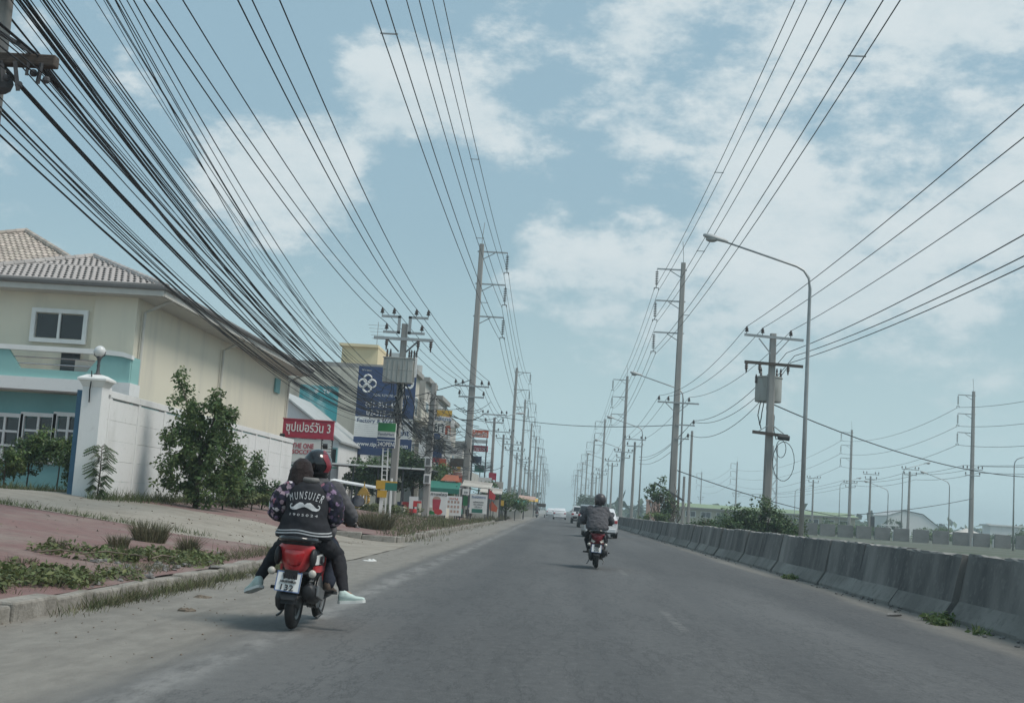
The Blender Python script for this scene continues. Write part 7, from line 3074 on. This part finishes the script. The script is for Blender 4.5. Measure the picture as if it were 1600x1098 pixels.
# trees behind the riders and the shelter
for k, (px, Y, w, h, n, m_, lb) in enumerate(((540, 90, 4.2, 4.0, 3600, 'leaf', 'broad green tree behind the helmeted riders'), (590, 82, 4.2, 3.9, 4200, 'leafdark', 'dark tree under the blue billboard'), (642, 84, 3.4, 4.4, 4200, 'leafdark', 'dark tree between the transformer pole and the coffee board'), (685, 86, 1.8, 3.7, 1500, 'leaf', 'green tree rising behind the coffee stall'), (790, 118, 4.0, 2.6, 2200, 'leaf', 'clipped green tree behind the pale hoarding'), (757, 116, 3.0, 3.4, 1500, 'leafdark', 'dark tree behind the grey stall roofs'))):
    o = base_at(px, Y)
    rg = random.Random(70 + k)
    bl = [(rg.uniform(-.4, .4) * w, rg.uniform(-.3, .3) * w, h * rg.uniform(.42, .82), w * .27, w * .27, h * .2) for _ in range(9)]
    tree('tree', lb, 'tree', o, bl, n, .24, M[m_], auto_trunk(h * .55, .12, bl, rg), None, 71 + k, gap=.02, freq=1.0)
# hedge planting below the shrine
o = base_at(585, 69)
bl = [(-2.2 + .55 * k, rnd.uniform(-.2, .2), .22, .42, .35, .28) for k in range(9)]
t = tree('hedge', 'low bright green hedge below the gilded shrine', 'hedge', o, bl, 2600, .13, M['leafpale'], [([(x_, 0, -.1), (x_, 0, .3)], [.02, .01]) for x_ in (-2, -1, 0, 1, 2)], None, 5, gap=0)

# grass tufts on the red paving
TG = 'grass tufts on the red paving'
for k, (px, py, r, h, n, m_, lb) in enumerate(((233, 847, .30, .42, 900, 'drygrass', 'largest bushy grass tuft on the red paving'), (185, 854, .17, .24, 360, 'drygrass', 'small grass tuft left of the largest one'), (198, 874, .20, .24, 420, 'grass', 'green tuft at the edge of the creeper below the small tuft'), (293, 866, .13, .36, 420, 'drygrass', 'slim upright grass tuft on the right of the red paving'), (88, 862, .10, .22, 260, 'drygrass', 'small dry tuft on the left of the red paving'), (36, 878, .22, .10, 160, 'drygrass', 'flat dry weed near the left edge of the paving'))):
    o = ghit(px, py)
    o.z -= .02
    t = thing('grass_tuft', lb, 'grass tuft', o, group=TG)
    b = MB()
    blades(b, 0, 0, 0, n, h, .55, r * .8, random.Random(k + 1), .0045)
    b.build('blades', M[m_], t)
# dry clump in front of the far island
o = base_at(588, 41.5)
t = thing('grass_tuft', 'grey brown dry clump on the paving corner before the green plate sign', 'grass tuft', o)
b = MB()
blades(b, 0, 0, 0, 900, .75, .8, .5, random.Random(4), .008)
b.build('blades', M['drygrass'], t)

# creeper patches and grass along the kerb
b = MB()
rg = random.Random(12)


def patch(b, cx, cy, rx, ry, n, size, hgt, rg, freq=1.3):
    for _ in range(n):
        a_ = rg.random() * 6.283
        q = math.sqrt(rg.random())
        x, y = cx + math.cos(a_) * q * rx, cy + math.sin(a_) * q * ry
        if noise.noise((x * freq, y * freq, 4.4)) < -.05 + .5 * (q - .6):
            continue
        leaf_mesh(b, Vector((x, y, hz(x, y) + rg.uniform(.0, hgt))), size, Vector((0, 0, 1)), .0, rg)


patch(b, -5.35, 12.4, .7, 1.5, 3000, .08, .12, rg)
patch(b, -5.0, 14.2, .35, 1.0, 700, .07, .08, rg)
patch(b, -5.9, 16.5, .95, .75, 1700, .08, .11, rg)
patch(b, -5.3, 18.2, .6, 1.5, 1500, .08, .11, rg)
patch(b, -6.6, 14.2, .5, .5, 300, .07, .07, rg)
tag(b.build('creeper', M['leafpale']), 'leafy creeper spreading over paving beside the kerb', kind='stuff')
b = MB()
for k in range(6500):
    b.mi = 1 if rg.random() < .62 else 0
    y = 9.5 + 14.5 * rg.random() ** .9
    x = -4.55 + abs(rg.gauss(0, .06 + .14 * max(0, noise.noise((y * 1.7, 5.1, 0)) + .35))) if rg.random() < .7 else -4.85 - abs(rg.gauss(0, .25))
    if noise.noise((y * .8, 2.2, 0)) + (y - 13.5) * .06 < rg.uniform(-.25, .25):
        continue
    blades(b, x, y, hz(x, y) if x < -4.7 else .0, 2, rg.uniform(.04, .20), .9, .06, rg, .003)
for k in range(1300):
    b.mi = 1 if rg.random() < .5 else 0
    y = 37.5 + 55 * rg.random()
    x = -4.7 + rg.gauss(0, .35) - (.9 if y > 43 else 0) * rg.random()
    blades(b, x, y, hz(x, y), 3, rg.uniform(.08, .3), .7, .18, rg, .008)
for k in range(1500):
    b.mi = 1 if rg.random() < .5 else 0
    y = 44 + 34 * rg.random()
    x = -5.0 - 3.2 * rg.random()
    if noise.noise((x * .5, y * .25, 8)) < -.1:
        continue
    blades(b, x, y, hz(x, y), 3, rg.uniform(.1, .38), .7, .25, rg, .009)
for k in range(900):     # foot of the wall
    y = 31.5 + 20 * rg.random()
    x = -11.75 + abs(rg.gauss(0, .35))
    blades(b, x, y, hz(x, y) if y > 34.3 else hz(x, y), 4, rg.uniform(.1, .42), .7, .15, rg, .007)
for k in range(500):     # along the teal house
    y = 33.0 + 3 * rg.random()
    x = -12.2 - 6 * rg.random()
    blades(b, x, y, .85, 4, rg.uniform(.1, .35), .7, .2, rg, .007)
for k in range(420):     # edge between lane and paving
    x = -11.5 + 5.0 * rg.random() ** 2.0
    y = 24.5 + rg.gauss(0, .16)
    blades(b, x, y, hz(x, 24.3), 3, rg.uniform(.05, .2), .7, .1, rg, .005)
tag(b.build('verge_grass', [M['grass'], M['drygrass']]), 'unkempt grass along the kerb and walls', kind='stuff')
b = MB()
for k in range(2600):
    y = 95 + 200 * rg.random() ** 1.6
    x = -4.8 - 2.5 * rg.random() ** 1.5
    blades(b, x, y, .12, 2, rg.uniform(.2, .6), .6, .4, rg, .02)
for k in range(2600):
    y = 15 + 180 * rg.random() ** 1.5
    x = 6.9 + 6.5 * rg.random()
    if noise.noise((x * .4, y * .15, 3)) < 0:
        continue
    blades(b, x, y, .02, 3, rg.uniform(.2, .6), .6, .35, rg, .014)
tag(b.build('median_grass', M['drygrass']), 'dry grass of the median and far verge', kind='stuff')

# rubble, sticks and litter by the kerb
b = MB()
for k in range(90):
    x, y = -5.1 + rg.gauss(0, .22), 15.6 + rg.gauss(0, 1.5)
    s_ = rg.uniform(.02, .085)
    rot = Matrix.Rotation(rg.random() * 3, 3, 'Z') @ Matrix.Rotation(rg.uniform(-.4, .4), 3, 'X')
    b.box((x, y, hz(x, y) + s_ * .2), (s_ * rg.uniform(1, 2.2), s_, s_ * .45), rot, taper=rg.uniform(.4, .85))
tag(b.build('rubble', M['rubble'], bevel=.006), 'broken grey rubble lying along the kerb', kind='stuff')
for k, (px, Y, L_, a_) in enumerate(((172, 16.4, .55, .3), (262, 17.2, .4, 1.0), (215, 16.6, .5, -.4), (100, 15.6, .5, .1))):
    p = base_at(px, Y)
    p.x = max(min(p.x, -4.95), -6.5)
    b = MB()
    b.tube([(-L_ / 2, 0, .05), (0, .03, .09), (L_ / 2, -.02, .07)], [.012, .011, .006], 5)
    o = b.build('stick', M['twig'])
    o.location = (p.x, Y, hz(p.x, Y) + .02)
    o.rotation_euler = (0, 0, a_)
    tag(o, ('short pale stick on the creeper by the kerb', 'crooked stick standing clear of the creeper on the right', 'middle stick among the rubble at the kerb', 'leftmost stick near the grey rubble')[k], 'stick', 'sticks by the kerb')


def scrap(name, label, px, py, s_, m, group=None, z=None):
    v = ray(px, py)
    zz_ = .0
    t_ = (zz_ - EYE.z) / v.z
    p = EYE + v * t_
    if z is not None:
        for _ in range(8):
            t_ = (hz(p.x, p.y) + .01 - EYE.z) / v.z
            p = EYE + v * t_
    b = MB()
    n_ = 9
    top = [Vector((math.cos(6.283 * j / n_) * s_ * rg.uniform(.45, 1), math.sin(6.283 * j / n_) * s_ * rg.uniform(.3, .8), rg.uniform(-.005, s_ * .16))) for j in range(n_)]
    mid = [q * .5 + Vector((0, 0, rg.uniform(.0, s_ * .3))) for q in top]
    b.loft([[q - Vector((0, 0, .02)) for q in top], top, mid, [q * .3 for q in mid]])
    o = b.build(name, m)
    o.location = p
    tag(o, label, 'litter', group)


scrap('litter', 'white scrap on the creeper at the paving edge', 280, 871, .14, M['litter'], z=1)
scrap('litter', 'dark crumpled leaf on the sand nearest the scooter', 316, 934, .13, M['twig'], 'dark scraps on the sand')
scrap('litter', 'dark crumpled leaf on the sand further left', 290, 953, .12, M['twig'], 'dark scraps on the sand')
scrap('litter', 'white scrap on the lane mouth right of the scooter riders', 577, 876, .16, M['litter'])
scrap('litter', 'pale stone on the kerb edge by the grass', 160, 941, .07, M['litter'], z=1)
b = MB()
for k in range(420):
    x, y = -2.6 - 2.0 * rg.random() ** .8, 9 + 60 * rg.random() ** 1.6
    b.ball((x, y, .004), rg.uniform(.003, .011), 5, 4, (1, 1.2, .6))
for k in range(120):
    x, y = -4.9 - 4 * rg.random(), 23 + 12 * rg.random()
    b.ball((x, y, hz(x, y) + .01), rg.uniform(.006, .018), 5, 4, (1, 1.2, .7))
tag(b.build('shoulder_gravel', M['twig']), 'loose stones on the sandy shoulder and lane mouth', kind='stuff')

b = MB()
for k in range(240):
    x, y = -5.0 - 6.5 * rg.random(), 11 + 26 * rg.random()
    s_ = rg.uniform(.02, .07)
    leaf_mesh(b, Vector((x, y, hz(x, y) + .03)), s_ * 1.6, Vector((0, 0, 1)), 0, rg)
tag(b.build('fallen_leaves', M['twig']), 'dry leaves scattered over the paving', kind='stuff')

# ------------------------------------------------------------------ haze
hm = bpy.data.materials.new('haze')
hm.use_nodes = True
hn, hl = hm.node_tree.nodes, hm.node_tree.links
hn.clear()
ho = hn.new('ShaderNodeOutputMaterial')
hv = hn.new('ShaderNodeVolumePrincipled')
hv.inputs['Color'].default_value = (0.80, 0.955, 1.0, 1)
hv.inputs['Density'].default_value = 0.0008
hv.inputs['Anisotropy'].default_value = 0.2
hl.new(hv.outputs[0], ho.inputs['Volume'])
b = MB()
b.box((0, 750, 13), (1840, 1600, 29))
o = b.build('haze', hm)
tag(o, kind='stuff')
